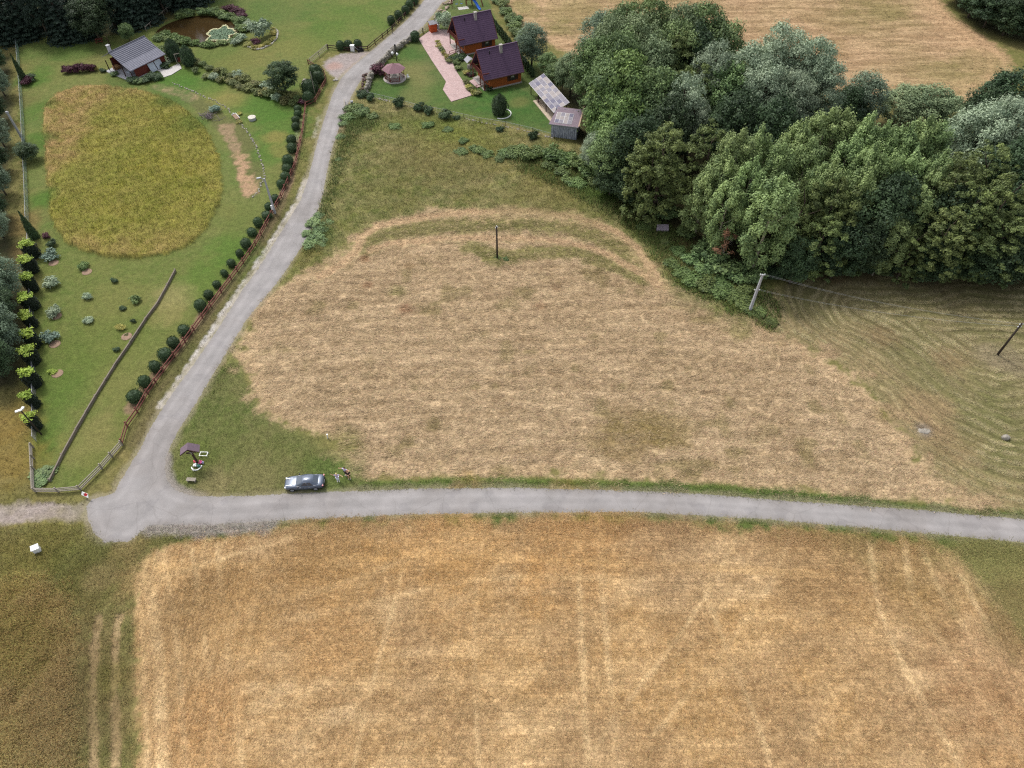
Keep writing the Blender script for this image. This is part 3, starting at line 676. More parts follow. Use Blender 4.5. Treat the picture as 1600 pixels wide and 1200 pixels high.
def shade_mul(col, fac, lo, hi, weight=None, fmin=.32, fmax=.68):
    r_ = n.new("ShaderNodeMapRange"); r_.inputs['From Min'].default_value = fmin; r_.inputs['From Max'].default_value = fmax; r_.inputs['To Min'].default_value = lo; r_.inputs['To Max'].default_value = hi
    l.new(fac, r_.inputs['Value'])
    q = n.new("ShaderNodeMix"); q.data_type = 'RGBA'; q.blend_type = 'MULTIPLY'
    if weight is None: q.inputs['Factor'].default_value = 1.0
    else: l.new(weight, q.inputs['Factor'])
    l.new(col, q.inputs['A']); l.new(r_.outputs['Result'], q.inputs['B']); return q.outputs['Result']
def noise_of(vec, det=4, rough=.65, scale=1.0):
    q = n.new("ShaderNodeTexNoise"); q.inputs['Scale'].default_value = scale; q.inputs['Detail'].default_value = det; q.inputs['Roughness'].default_value = rough
    l.new(vec, q.inputs['Vector']); return q.outputs['Fac']
def mapped(vec, sc, rz=0.0):
    q = n.new("ShaderNodeMapping"); q.inputs['Scale'].default_value = sc; q.inputs['Rotation'].default_value = (0, 0, rz); l.new(vec, q.inputs['Vector']); return q.outputs['Vector']
def attr_xyz(name):
    q = n.new("ShaderNodeAttribute"); q.attribute_name = name
    s_ = n.new("ShaderNodeSeparateXYZ"); l.new(q.outputs['Vector'], s_.inputs[0]); return q.outputs['Vector'], s_.outputs
col = mm.outputs['Result']
col = shade_mul(col, noise_of(geo.outputs['Position'], 5, .7, 1.25), .80, 1.22)
rv, rs = attr_xyz("rows")
col = shade_mul(col, noise_of(mapped(rv, (2.1, .26, 0)), 6, .72), .66, 1.36, rs[2])
sv_, ssx = attr_xyz("streak")
pos = geo.outputs['Position']
col = shade_mul(col, noise_of(mapped(pos, (.16, 3.4, 0), .03), 5, .7), .72, 1.32, ssx[0])
col = shade_mul(col, noise_of(mapped(pos, (4.2, .12, 0), .05), 5, .7), .76, 1.30, ssx[1])
col = shade_mul(col, noise_of(mapped(pos, (3.6, .14, 0), -.62), 5, .7), .80, 1.25, ssx[2])
l.new(col, b.inputs['Base Color'])
b.inputs['Roughness'].default_value = .95; b.inputs['Specular IOR Level'].default_value = .1
bp = n.new("ShaderNodeBump"); bp.inputs['Strength'].default_value = .6; bp.inputs['Distance'].default_value = .10
l.new(n1.outputs['Fac'], bp.inputs['Height']); l.new(bp.outputs['Normal'], b.inputs['Normal'])

gROW = np.zeros((len(GX), 3)); gSTR = np.zeros((len(GX), 3))
hr_ = HAY_ROW(GX, GY)
_sw = gM['swath'] * (1 - gM['hay'])
gROW[:, 0] = np.where(_sw > .5, gM['dc'], hr_); gROW[:, 1] = np.where(_sw > .5, np.arctan2(GY - core[0][1], GX - core[0][0]) * 12, GX)
gROW[:, 2] = np.maximum(gM['hay'], gM['swath'])
_cx = at(205, 1000)[0]; _lr = sstep(_cx + 18, _cx + 7, GX); _rr = sstep(at(1450, 900)[0], at(1540, 960)[0], GX)
gSTR[:, 0] = np.maximum(gM['stubble'] * (1 - _lr) * (1 - _rr), gM['far_field']); gSTR[:, 1] = gM['stubble'] * _lr; gSTR[:, 2] = gM['stubble'] * _rr
def face_w(key): return gM[key][gF].mean(1)
left = np.ones(len(gF), bool)
gV = np.stack([GX, GY, gZ], 1)
def cut(name, keep, m_=None):
    global left
    keep = keep & left; left = left & ~keep
    f = gF[keep]
    if len(f) == 0: return
    u, inv = np.unique(f, return_inverse=True)
    me = np_mesh(name, gV[u], inv.reshape(f.shape), {"tone": gC[u], "rows": gROW[u], "streak": gSTR[u], "edge": gM["roadd"][u]}, smooth=True)
    o = link(name, me, m_ or gm); tag(o, kind="structure")
    return o
rm, n, l, b = new_mat("asphalt")
geo = n.new("ShaderNodeNewGeometry")
def nz_(sc, det, rough=.6, vec=None):
    q = n.new("ShaderNodeTexNoise"); q.inputs['Scale'].default_value = sc; q.inputs['Detail'].default_value = det; q.inputs['Roughness'].default_value = rough
    l.new(vec or geo.outputs['Position'], q.inputs['Vector']); return q.outputs['Fac']
def ramp_(fac, e):
    r_ = n.new("ShaderNodeValToRGB")
    while len(r_.color_ramp.elements) < len(e): r_.color_ramp.elements.new(.5)
    for el, (p, c) in zip(r_.color_ramp.elements, e): el.position = p; el.color = (*c, 1)
    l.new(fac, r_.inputs['Fac']); return r_.outputs['Color']
def mix_(f, A, B, bl='MIX'):
    q = n.new("ShaderNodeMix"); q.data_type = 'RGBA'; q.blend_type = bl
    if isinstance(f, float): q.inputs['Factor'].default_value = f
    else: l.new(f, q.inputs['Factor'])
    l.new(A, q.inputs['A']); l.new(B, q.inputs['B']); return q.outputs['Result']
base = ramp_(nz_(.35, 5), [(.3, S(144, 140, 138) * .76), (.7, S(164, 159, 157) * .76)])
fine = ramp_(nz_(9, 6, .8), [(.3, (.91, .91, .91)), (.7, (1.07, 1.07, 1.07))])
c1 = mix_(1.0, base, fine, 'MULTIPLY')
crk = n.new("ShaderNodeTexVoronoi"); crk.feature = 'DISTANCE_TO_EDGE'; crk.inputs['Scale'].default_value = .28
wob = n.new("ShaderNodeMix"); wob.data_type = 'RGBA'; wob.inputs['Factor'].default_value = .35
wnz = n.new("ShaderNodeTexNoise"); wnz.inputs['Scale'].default_value = .9; wnz.inputs['Detail'].default_value = 5
l.new(geo.outputs['Position'], wnz.inputs['Vector']); l.new(geo.outputs['Position'], wob.inputs['A']); l.new(wnz.outputs['Color'], wob.inputs['B'])
l.new(wob.outputs['Result'], crk.inputs['Vector'])
ck = ramp_(crk.outputs['Distance'], [(.0, (.78, .77, .76)), (.012, (1, 1, 1))])
c2 = mix_(.6, c1, mix_(1.0, c1, ck, 'MULTIPLY'))
stain = ramp_(nz_(.12, 3), [(.46, (1, 1, 1)), (.62, (.90, .885, .87))])
c3 = mix_(1.0, c2, stain, 'MULTIPLY')
ea = n.new("ShaderNodeAttribute"); ea.attribute_name = "edge"
ta = n.new("ShaderNodeAttribute"); ta.attribute_name = "tone"
def math_(op, a_, b2):
    q = n.new("ShaderNodeMath"); q.operation = op
    for i_, v_ in enumerate((a_, b2)):
        if isinstance(v_, (int, float)): q.inputs[i_].default_value = v_
        else: l.new(v_, q.inputs[i_])
    return q.outputs[0]
# two worn wheel tracks, a darker middle
tk = math_('ADD', ea.outputs['Fac'], math_('MULTIPLY', nz_(.5, 3), .5))
trk = ramp_(math_('MULTIPLY', tk, -.3), [(.0, (.93, .92, .90)), (.10, (.97, .965, .96)), (.24, (1.06, 1.06, 1.06)), (.40, (.94, .94, .94)), (.62, (.97, .97, .97))])
c4 = mix_(1.0, c3, trk, 'MULTIPLY')
ptc = ramp_(nz_(.45, 2, .4), [(.60, (1, 1, 1)), (.615, (.90, .90, .91)), (.72, (.92, .92, .93))])
c4 = mix_(.8, c4, mix_(1.0, c4, ptc, 'MULTIPLY'))
ee = math_('ADD', math_('ADD', ea.outputs['Fac'], math_('MULTIPLY', math_('SUBTRACT', nz_(1.6, 6, .75), .5), .9)), math_('MULTIPLY', math_('SUBTRACT', nz_(9, 3), .5), .35))
em = ramp_(math_('ADD', math_('MULTIPLY', ee, .5), .5), [(.482, (0, 0, 0)), (.512, (1, 1, 1))])
tonev = mix_(1.0, ta.outputs['Color'], ramp_(nz_(5, 8, .75), [(.3, (.66, .66, .66)), (.7, (1.3, 1.3, 1.3))]), 'MULTIPLY')
c5 = mix_(em, c4, tonev)
l.new(c5, b.inputs['Base Color']); b.inputs['Roughness'].default_value = .85; b.inputs['Specular IOR Level'].default_value = .25
cut("asphalt_lane", gM["roadd"][gF].mean(1) < .42, rm)
cut("stubble_field", face_w('stubble') > .5)
cut("hay_field", face_w('hay') > .5)
cut("mown_field", face_w('swath') > .5)
cut("far_field", face_w('far_field') > .5)
cut("gravel_track", face_w('gravel_track') > .5)
cut("gravel_lay_by", face_w('pull_off') > .5)
cut("garden_lawn", (face_w('garden') > .5) & (face_w('oval') < .5))
cut("cottage_lawn", face_w('cottage_lawn') > .5)
cut("corner_lawn", face_w('corner_lawn') > .5)
cut("uncut_grass_oval", face_w('oval') > .5)
cut("meadow", face_w('meadow') > .5)
cut("woodland_floor", face_w('wood') > .5)
cut("ground", np.ones(len(gF), bool))

# ---- asphalt lane: one sheet, edges crumbled
def ragged(poly, step=.35, amp=.18, seed=50):
    out = []
    n_ = len(poly)
    for i in range(n_):
        a_, b_ = poly[i], poly[(i + 1) % n_]
        L = np.hypot(*(b_ - a_)); k = max(1, int(L / step))
        for j in range(k):
            p = a_ + (b_ - a_) * j / k
            q = (fbm(np.array([p[0]]), np.array([p[1]]), 1.1, 3, seed)[0] - .5) * 2 * amp + (fbm(np.array([p[0]]), np.array([p[1]]), 5, 2, seed + 9)[0] - .5) * 2 * amp
            t = (b_ - a_) / max(L, 1e-6)
            out.append(p + np.array([-t[1], t[0]]) * q)
    return out
def sheet(name, poly, z, mat_, kind="structure"):
    me = bpy.data.meshes.new(name)
    bm = bmesh.new()
    vv = [bm.verts.new((p[0], p[1], z)) for p in poly]
    f = bm.faces.new(vv)
    if f.normal.z < 0 or f.calc_area() < 0: pass
    bmesh.ops.triangulate(bm, faces=[f])
    bmesh.ops.recalc_face_normals(bm, faces=bm.faces[:])
    if sum(fc.normal.z for fc in bm.faces) < 0:
        bmesh.ops.reverse_faces(bm, faces=bm.faces[:])
    bm.to_mesh(me); bm.free()
    o = link(name, me, mat_); tag(o, kind=kind)
    return o

# ---- pink block paving, patio and pale path
pm_, n, l, b = new_mat("pink_paving")
geo = n.new("ShaderNodeNewGeometry")
bt = n.new("ShaderNodeTexBrick"); bt.inputs['Scale'].default_value = 1.0; bt.inputs['Brick Width'].default_value = .4; bt.inputs['Row Height'].default_value = .2; bt.inputs['Mortar Size'].default_value = .012
bt.inputs['Color1'].default_value = (*S(196, 170, 166) * .8, 1); bt.inputs['Color2'].default_value = (*S(182, 152, 148) * .8, 1); bt.inputs['Mortar'].default_value = (*S(140, 124, 118) * .8, 1)
mp = n.new("ShaderNodeMapping"); mp.inputs['Rotation'].default_value = (0, 0, .45); l.new(geo.outputs['Position'], mp.inputs['Vector']); l.new(mp.outputs['Vector'], bt.inputs['Vector'])
c = mix_(1.0, bt.outputs['Color'], ramp_(nz_(.8, 6), [(.3, (.86, .86, .86)), (.7, (1.1, 1.1, 1.1))]), 'MULTIPLY')
l.new(c, b.inputs['Base Color']); b.inputs['Roughness'].default_value = .9
def slab_sheet(name, poly, z, m_, edge=.08):
    mb = MB(); mb.prism(poly if _ccw(poly) else poly[::-1], z - edge, z)
    o = mb.build(name, m_); tag(o, kind="structure"); return o
def _ccw(p):
    return sum(p[i][0] * p[(i + 1) % len(p)][1] - p[(i + 1) % len(p)][0] * p[i][1] for i in range(len(p))) > 0
slab_sheet("paved_drive", [tuple(p) for p in FLAT['drive']], .05, pm_)
slab_sheet("paved_patio", [tuple(p) for p in FLAT['patio']], .07, pm_)
pale = mat("pale_concrete", (176, 172, 168), .9, .12, 1.2)
slab_sheet("concrete_path", [tuple(p) for p in FLAT['path']], .06, pale)

# ---- pond water
wm, n, l, b = new_mat("pond_water")
b.inputs['Base Color'].default_value = (*S(66, 52, 30) * .7, 1); b.inputs['Roughness'].default_value = .12; b.inputs['IOR'].default_value = 1.33
b.inputs['Specular IOR Level'].default_value = .35
geo = n.new("ShaderNodeNewGeometry"); bp = n.new("ShaderNodeBump"); bp.inputs['Strength'].default_value = .15; bp.inputs['Distance'].default_value = .02
l.new(nz_(3, 3), bp.inputs['Height']); l.new(bp.outputs['Normal'], b.inputs['Normal'])
big_pond = POLY['pond'] + (POLY['pond'] - POLY['pond'].mean(0)) * .05
sheet("pond_water", [tuple(p) for p in big_pond], -.18, wm)
# ---------------------------------------------------------------- grass, hay and straw as loose blades
bm_, n, l, b = new_mat("blades")
a = n.new("ShaderNodeAttribute"); a.attribute_name = "tone"
l.new(a.outputs['Color'], b.inputs['Base Color'])
b.inputs['Roughness'].default_value = .8; b.inputs['Specular IOR Level'].default_value = .15
geo = n.new("ShaderNodeNewGeometry")
vm = n.new("ShaderNodeVectorMath"); vm.operation = 'MULTIPLY_ADD'
vm.inputs[1].default_value = (.3, .3, .3); vm.inputs[2].default_value = (0, 0, .9)
l.new(geo.outputs['Normal'], vm.inputs[0])
nm = n.new("ShaderNodeVectorMath"); nm.operation = 'NORMALIZE'; l.new(vm.outputs['Vector'], nm.inputs[0]); l.new(nm.outputs['Vector'], b.inputs['Normal'])
tr = n.new("ShaderNodeBsdfTranslucent"); l.new(a.outputs['Color'], tr.inputs['Color']); l.new(nm.outputs['Vector'], tr.inputs['Normal'])
mx = n.new("ShaderNodeMixShader"); mx.inputs['Fac'].default_value = .2
l.new(b.outputs['BSDF'], mx.inputs[1]); l.new(tr.outputs['BSDF'], mx.inputs[2]); l.new(mx.outputs['Shader'], n["Material Output"].inputs['Surface'])

def blades(name, label, px_box, count, accept, length, lean, width, k=4, gain=1.0, tipgain=1.25, spread=.12, along=None, tint=None):
    """count tufts of k bent triangles in the part of the place seen in px_box, kept with probability accept"""
    cor = np.array([at(x, y) for x, y in px_box])
    lo, hi = cor.min(0), cor.max(0)
    X = R.uniform(lo[0], hi[0], count * 6); Y = R.uniform(lo[1], hi[1], count * 6)
    keep = sdf(X, Y, cor, 1.0) < 0
    X, Y = X[keep], Y[keep]
    C, Z, M = ground(X, Y)
    p = accept(X, Y, M) * (M['roadd'] > .02)
    q = np.where(R.random(len(X)) < p)[0][:count]
    X, Y, C, Z = X[q], Y[q], C[q], Z[q]
    n_ = len(X)
    if n_ == 0: return
    X = np.repeat(X, k); Y = np.repeat(Y, k); Z = np.repeat(Z, k); C = np.repeat(C, k, 0)
    N = n_ * k
    X = X + R.normal(0, spread, N); Y = Y + R.normal(0, spread, N)
    ang = R.uniform(0, 2 * math.pi, N)
    if along is not None:
        ang = np.where(R.random(N) < .6, along(X, Y) + R.normal(0, .35, N) + math.pi * R.integers(0, 2, N), ang)
    L = R.uniform(length[0], length[1], N)
    le = np.clip(R.normal(lean, .25, N), .05, 1.45)
    w = R.uniform(width * .6, width * 1.3, N)
    dx, dy = np.cos(ang), np.sin(ang)
    hx, hy = L * np.sin(le), L * np.cos(le)
    a_ = np.stack([X - dy * w, Y + dx * w, Z - .03], 1); b_ = np.stack([X + dy * w, Y - dx * w, Z - .03], 1)
    c_ = np.stack([X + dx * hx, Y + dy * hx, Z + hy], 1)
    if lean > 1.0:
        lift = R.uniform(.02, .12, N); a_[:, 2] += lift; b_[:, 2] += lift
    V = np.stack([a_, b_, c_], 1).reshape(-1, 3)
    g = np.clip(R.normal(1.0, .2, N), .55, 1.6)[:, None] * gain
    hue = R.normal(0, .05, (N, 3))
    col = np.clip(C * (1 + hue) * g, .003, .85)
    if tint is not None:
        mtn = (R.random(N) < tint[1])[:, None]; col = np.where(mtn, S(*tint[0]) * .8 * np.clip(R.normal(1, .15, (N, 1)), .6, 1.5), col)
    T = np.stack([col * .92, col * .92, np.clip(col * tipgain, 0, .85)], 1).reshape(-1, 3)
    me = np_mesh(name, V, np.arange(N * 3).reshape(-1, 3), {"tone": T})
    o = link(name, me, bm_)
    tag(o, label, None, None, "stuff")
    return o

FULL = [(-40, -10), (1640, -10), (1640, 1215), (-40, 1215)]
blades("tall_grass", "tall uncut yellowish grass standing in an oval in the garden", [(60, 130), (360, 130), (360, 410), (60, 410)], 17000, lambda X, Y, M: M['oval'], (.2, .5), .75, .026, 7, 1.32, 1.15, .25)
blades("meadow_grass", "rough meadow grass between the lane and the wood", [(300, 140), (940, 140), (1240, 430), (1240, 530), (300, 650)], 26000, lambda X, Y, M: M['meadow'] * (1 - M['hay']) * (1 - M['wood']), (.2, .5), .85, .026, 6, 1.25, 1.2, .25)
hay_dir = lambda X, Y: .15 + (fbm(X, Y, 18, 2, 60) - .5) * 1.4
blades("cut_hay", "loose dry hay lying on the straw coloured field", [(360, 325), (1060, 325), (1560, 560), (1580, 805), (360, 760)], 40000, lambda X, Y, M: M['hay'] * (.35 + .65 * M['hayrow']), (.25, .7), 1.32, .022, 5, 1.06, 1.1, .25, hay_dir, ((214, 188, 150), .12))
blades("hay_swaths", "pale lines of cut grass curving over the mown field", [(1160, 415), (1640, 415), (1640, 815), (1160, 815)], 18000, lambda X, Y, M: M['line'] * (1 - M['wood']), (.2, .5), 1.2, .024, 6, 1.15, 1.15, .2)
blades("mown_grass", "short grass of the mown field below the wood", [(1160, 415), (1640, 415), (1640, 815), (1160, 815)], 6000, lambda X, Y, M: M['swath'] * (1 - M['line']) ** 2, (.1, .25), 1.0, .024, 4, 1.08, 1.15, .2)
blades("straw_stubble", "golden stubble and loose straw of the lower field", [(190, 805), (1640, 805), (1640, 1215), (190, 1215)], 52000, lambda X, Y, M: M['stubble'], (.12, .38), 1.05, .018, 5, 1.05, 1.12, .18, None, ((222, 190, 142), .14))
blades("tall_weeds", "brown and olive weeds standing in the lower left corner", [(-40, 890), (130, 890), (130, 1215), (-40, 1215)], 9000, lambda X, Y, M: M['weeds'], (.2, .45), .85, .03, 8, 2.2, 1.2, .25, None, ((150, 122, 76), .25))
blades("rough_grass", "rough grass on the verges beside the lane", [(-40, 750), (1640, 750), (1640, 1215), (-40, 1215)], 22000, lambda X, Y, M: np.clip(M['verge_sw'] * (1 - M['weeds']) * (1 - .9 * M['wheel']) + M['verge_s'] + M['verge_n'], 0, 1) * (1 - M['gravel_track']), (.15, .4), .85, .024, 6, 1.4, 1.15, .22)
blades("corner_grass", "short grass on the corner lawn inside the bend", [(250, 550), (620, 550), (620, 780), (250, 780)], 9000, lambda X, Y, M: M['corner_lawn'] * (1 - M['hay']), (.08, .2), .9, .022, 5, 1.05, 1.15, .2)
blades("outer_grass", "dry rough grass outside the garden fence", [(-40, 60), (50, 60), (54, 780), (200, 780), (200, 690), (470, 190), (530, 190), (340, 540), (230, 700), (140, 790), (-40, 790)], 9000, lambda X, Y, M: (1 - M['garden']) * (1 - M['wood']) * (M['roadd'] > .3), (.15, .4), .85, .026, 5, 1.1)
blades("far_straw", "cut straw on the field behind the wood", [(770, -10), (1600, -10), (1600, 180), (900, 110)], 9000, lambda X, Y, M: M['far_field'], (.4, .9), 1.35, .03, 4, 1.12, 1.1, .4, lambda X, Y: .05 + 0 * X)

edge_strip = wpoly([(800, 232), (905, 245), (960, 288), (1040, 345), (1105, 398), (1185, 440), (1225, 470), (1222, 528), (1190, 518), (1130, 490), (1060, 458), (1020, 405), (985, 368), (930, 330), (860, 290), (790, 262)], 1)
blades("edge_weeds", "tangle of green weeds along the foot of the wood", [(780, 225), (920, 240), (1240, 440), (1235, 535), (1060, 470), (780, 270)], 7000, lambda X, Y, M: sstep(.5, -2.5, sdf(X, Y, edge_strip)) * (1 - M['hay']), (.3, .8), .7, .05, 7, 1.15, 1.2, .3, None, ((96, 116, 58), .6))
lane_bank = wpoly([(545, 165), (600, 190), (560, 215), (540, 260), (520, 330), (515, 385), (470, 405), (488, 345), (512, 280), (522, 225)], 1)
blades("bank_weeds", "rough green weeds on the bank right of the lane", [(460, 150), (620, 150), (620, 410), (460, 410)], 2600, lambda X, Y, M: sstep(.5, -2, sdf(X, Y, lane_bank)), (.3, .7), .7, .05, 7, 1.15, 1.2, .3, None, ((92, 112, 58), .6))

blades("right_verge_grass", "rough grass and weeds at the right end of the stubble field", [(1380, 820), (1660, 845), (1700, 1215), (1620, 1215), (1480, 880)], 5000, lambda X, Y, M: (1 - M['stubble']) * (M['roadd'] > .3), (.12, .3), 1.0, .026, 6, 1.8, 1.2, .25)
# ---------------------------------------------------------------- trees and bushes
LM = dict(
    poplar=leaf_mat("poplar_leaves", (74, 94, 54), (140, 160, 94), .15, .012),
    green=leaf_mat("broad_leaves", (58, 78, 46), (112, 134, 76), .14, .015),
    maple=leaf_mat("maple_leaves", (62, 86, 44), (116, 142, 70), .15, .01),
    pale=leaf_mat("pale_leaves", (76, 94, 62), (134, 148, 104), .14, .012),
    silver=leaf_mat("silver_leaves", (84, 104, 80), (156, 170, 138), .12, .01),
    silver_dark=leaf_mat("grey_leaves", (68, 86, 68), (126, 144, 114), .12, .01),
    olive=leaf_mat("olive_leaves", (56, 70, 36), (106, 120, 60), .14, .012),
    dark=leaf_mat("dark_leaves", (34, 50, 32), (70, 92, 56), .2, .012),
    fir=leaf_mat("fir_needles", (22, 36, 30), (52, 70, 54), .12, .01),
    thuja=leaf_mat("thuja_scales", (36, 54, 32), (70, 92, 50), .12, .01),
    gold=leaf_mat("golden_shoots", (112, 136, 40), (172, 190, 62), .25, .008),
    hedge=leaf_mat("hedge_leaves", (20, 30, 22), (40, 52, 36), .1, .008),
    bush=leaf_mat("bush_leaves", (58, 76, 40), (100, 120, 60), .15, .014),
    purple=leaf_mat("purple_leaves", (52, 24, 34), (92, 46, 58), .15, .008),
    blue=leaf_mat("blue_needles", (70, 92, 78), (128, 150, 132), .15, .01),
    yellow=leaf_mat("yellow_flowers", (112, 116, 52), (178, 166, 78), .2, .01),
    mound=leaf_mat("mound_leaves", (66, 76, 40), (124, 128, 70), .2, .03),
    reed=leaf_mat("reed_leaves", (70, 90, 46), (126, 146, 82), .25, .01),
    pad=leaf_mat("lily_leaves", (60, 88, 62), (106, 132, 98), .1, .005),
    padrim=leaf_mat("lily_rim", (170, 168, 120), (206, 200, 156), .1, .005),
    rust=leaf_mat("withered_leaves", (96, 62, 44), (140, 98, 72), .2, .01),
)
bark = mat("bark", (82, 72, 62), .95, .35, 5, .3)
bark_pale = mat("pale_bark", (150, 142, 126), .9, .25, 5, .2)

def leaf_mesh(name, P, N, size, v, aspect=.62):
    n_ = len(P)
    N = N / (np.linalg.norm(N, axis=1, keepdims=True) + 1e-9)
    r = R.normal(size=(n_, 3)); T = np.cross(N, r); T /= (np.linalg.norm(T, axis=1, keepdims=True) + 1e-9)
    B = np.cross(N, T)
    s = np.asarray(size).reshape(-1, 1)
    V = np.stack([P - T * s, P - B * s * aspect + N * s * .12, P + T * s, P + B * s * aspect + N * s * .12], 1).reshape(-1, 3)
    return np_mesh(name, V, np.arange(n_ * 4).reshape(-1, 4), {"v": np.repeat(v, 4)})

def unit(n_):
    d = R.normal(size=(n_, 3)); return d / np.linalg.norm(d, axis=1, keepdims=True)

def clump_leaves(cl, n_, size, up=.5, rnd=.6, shell=.5, flat=1.0, lean=(0, 0)):
    """cl: list of (centre, (rx,ry,rz)); leaves on and in the clumps, facing out and up"""
    c = np.array([k[0] for k in cl], float); r = np.array([k[1] for k in cl], float)
    w = r.prod(1) ** (2 / 3); w /= w.sum()
    i = R.choice(len(cl), n_, p=w)
    d = unit(n_); d[:, 2] = np.where(d[:, 2] < -.25, -d[:, 2] * .6, d[:, 2])
    rad = shell + (1 - shell) * R.random((n_, 1)) ** .6
    rad *= 1 + R.normal(0, .13, (n_, 1))
    lump = .16 * np.sin(d[:, :1] * 4.1 + i[:, None] * 1.7) + .14 * np.sin(d[:, 1:2] * 5.3 + i[:, None] * 2.9) + .12 * np.sin(d[:, 2:3] * 6.1 + i[:, None])
    rad *= 1 + lump
    P = c[i] + d * rad * r[i] * np.array([1, 1, flat])
    N = d * 1.0 + np.array([lean[0], lean[1], up * .6]) + R.normal(0, rnd * .62, (n_, 3))
    ct = R.normal(.5, .13, len(cl))
    v = np.clip(ct[i] + R.normal(0, .17, n_), 0, 1)
    s = size * R.uniform(.6, 1.35, n_)
    return P, N, s, v

def limbs(mb, h, targets, r0, bend=.3):
    for t in targets:
        t = Vector(t)
        z0 = max(.25 * h, t.z - .35 * math.hypot(t.x, t.y) - .15 * h)
        z0 = min(z0, t.z * .8)
        a_ = Vector((0, 0, z0)); m_ = a_.lerp(t, .5) + Vector((0, 0, -bend * .3))
        mb.tube([a_, m_, t], [r0 * .45, r0 * .28, r0 * .1], 5)

TREES = {}
def proto(kind, h, rr, leaf, n_, clumps, size, mat_key, trunk_r=.22, up=.5, rnd=.6, shell=.5, bark_m=None, ntarg=9, lean=(0, 0)):
    P, N, s, v = clump_leaves(clumps, n_, size, up, rnd, shell, lean=lean)
    cm = leaf_mesh(kind + "_crown", P, N, s, v); cm.materials.append(LM[mat_key])
    mb = MB()
    top = h * .8
    mb.tube([(0, 0, -.3), (.05, .03, h * .25), (-.06, .04, h * .5), (.03, 0, top)], [trunk_r * 1.25, trunk_r, trunk_r * .7, trunk_r * .2], 8)
    sel = sorted(clumps, key=lambda k: k[0][2])[::max(1, len(clumps) // ntarg)]
    limbs(mb, h, [k[0] for k in sel], trunk_r)
    tm = mb.mesh(kind + "_trunk", True); tm.materials.append(bark_m or bark)
    TREES.setdefault(kind, []).append((cm, tm, h, rr))

def ell_clumps(h, rr, z0, n_, cr, zr=1.0, top_bias=0.0, inner=.2):
    cz = (h + z0) / 2; hz = (h - z0) / 2
    out = []
    for k in range(n_):
        t = (k + .5) / n_
        z = 1 - 2 * t * .93
        a_ = k * 2.39996 + R.uniform(-.4, .4)
        q = math.sqrt(max(0, 1 - z * z)) * R.uniform(.62, .86)
        zz = z * R.uniform(.7, .86)
        c_ = cr * R.uniform(.72, 1.28)
        out.append(((math.cos(a_) * q * rr, math.sin(a_) * q * rr, cz + zz * hz), (c_, c_, c_ * zr)))
    for k in range(int(n_ * inner)):
        out.append(((R.normal(0, .25) * rr, R.normal(0, .25) * rr, cz + R.uniform(-.5, .5) * hz), (cr * 1.2, cr * 1.2, cr * 1.2)))
    return out

for k in range(4):                                                    # poplars: upright ragged shoots
    h, rr = 18, 4.2
    cl = []
    for j in range(46):
        t = (j + R.random()) / 46
        z = 2.6 + t * 12.4
        prof = math.sin(min(1, (z - 1.0) / 6.0) * math.pi / 2) * (1 - max(0, (z - 8.5) / 9.5) ** 1.5)
        a_ = j * 2.39996 + R.uniform(-.5, .5); q = R.uniform(.55, .88) * prof * rr
        c_ = R.uniform(.7, 1.15)
        cl.append(((math.cos(a_) * q, math.sin(a_) * q, z), (c_, c_, c_ * 1.75)))
    cl += [((R.normal(0, .3), R.normal(0, .3), 13.6 + j * .85), (.95 - j * .14, .95 - j * .14, 1.5)) for j in range(4)]
    proto("poplar", h, rr, None, 15000, cl, .17, "poplar", .2, .3, .55, .62, bark_pale)
for k in range(3):
    proto("broad", 16, 5.2, None, 15000, ell_clumps(16, 5.2, 2.0, 40, 1.5, inner=.25), .2, "green", .28, .4, .55, .62)
for k in range(2):
    proto("maple", 15, 5.5, None, 14000, ell_clumps(15, 5.5, 1.5, 36, 1.7, .8, inner=.1), .23, "maple", .3, .4, .55, .62)
for k in range(2):
    proto("pale", 15, 5, None, 14000, ell_clumps(15, 5, 1.8, 48, 1.3, 1.3, inner=.1), .17, "pale", .25, .35, .6, .58)
for k in range(3):
    proto("willow", 17, 5.5, None, 20000, ell_clumps(17, 5.5, 2.5, 38, 1.5, .95, inner=.35), .16, "silver", .32, .35, .6, .5)
for k in range(2):
    proto("grey", 14, 4.5, None, 14000, ell_clumps(14, 4.5, 1.2, 38, 1.4, inner=.35), .165, "silver_dark", .28, .35, .55, .62)
for k in range(3):                                                    # feathery, drooping sprays
    h, rr = 15, 5
    cl = []
    for j in range(150):
        z = 1.6 + R.random() * 12.6
        prof = math.sqrt(max(.05, 1 - ((z - 6.5) / 8.6) ** 2))
        a_ = j * 2.39996; q = R.uniform(.35, 1.0) * prof * rr
        c_ = R.uniform(.35, .8)
        cl.append(((math.cos(a_) * q, math.sin(a_) * q, z), (c_, c_, c_ * .7)))
        cl.append(((math.cos(a_) * (q + c_ * .8), math.sin(a_) * (q + c_ * .8), z - c_ * .25), (c_ * .4, c_ * .4, c_ * .35)))
    proto("feathery", h, rr, None, 15000, cl, .155, "olive", .25, .6, .5, .35)
    proto("dark", 15, 5, None, 13000, ell_clumps(15, 5, .8, 44, 1.4, inner=.35), .2, "dark", .27, .4, .55, .6)
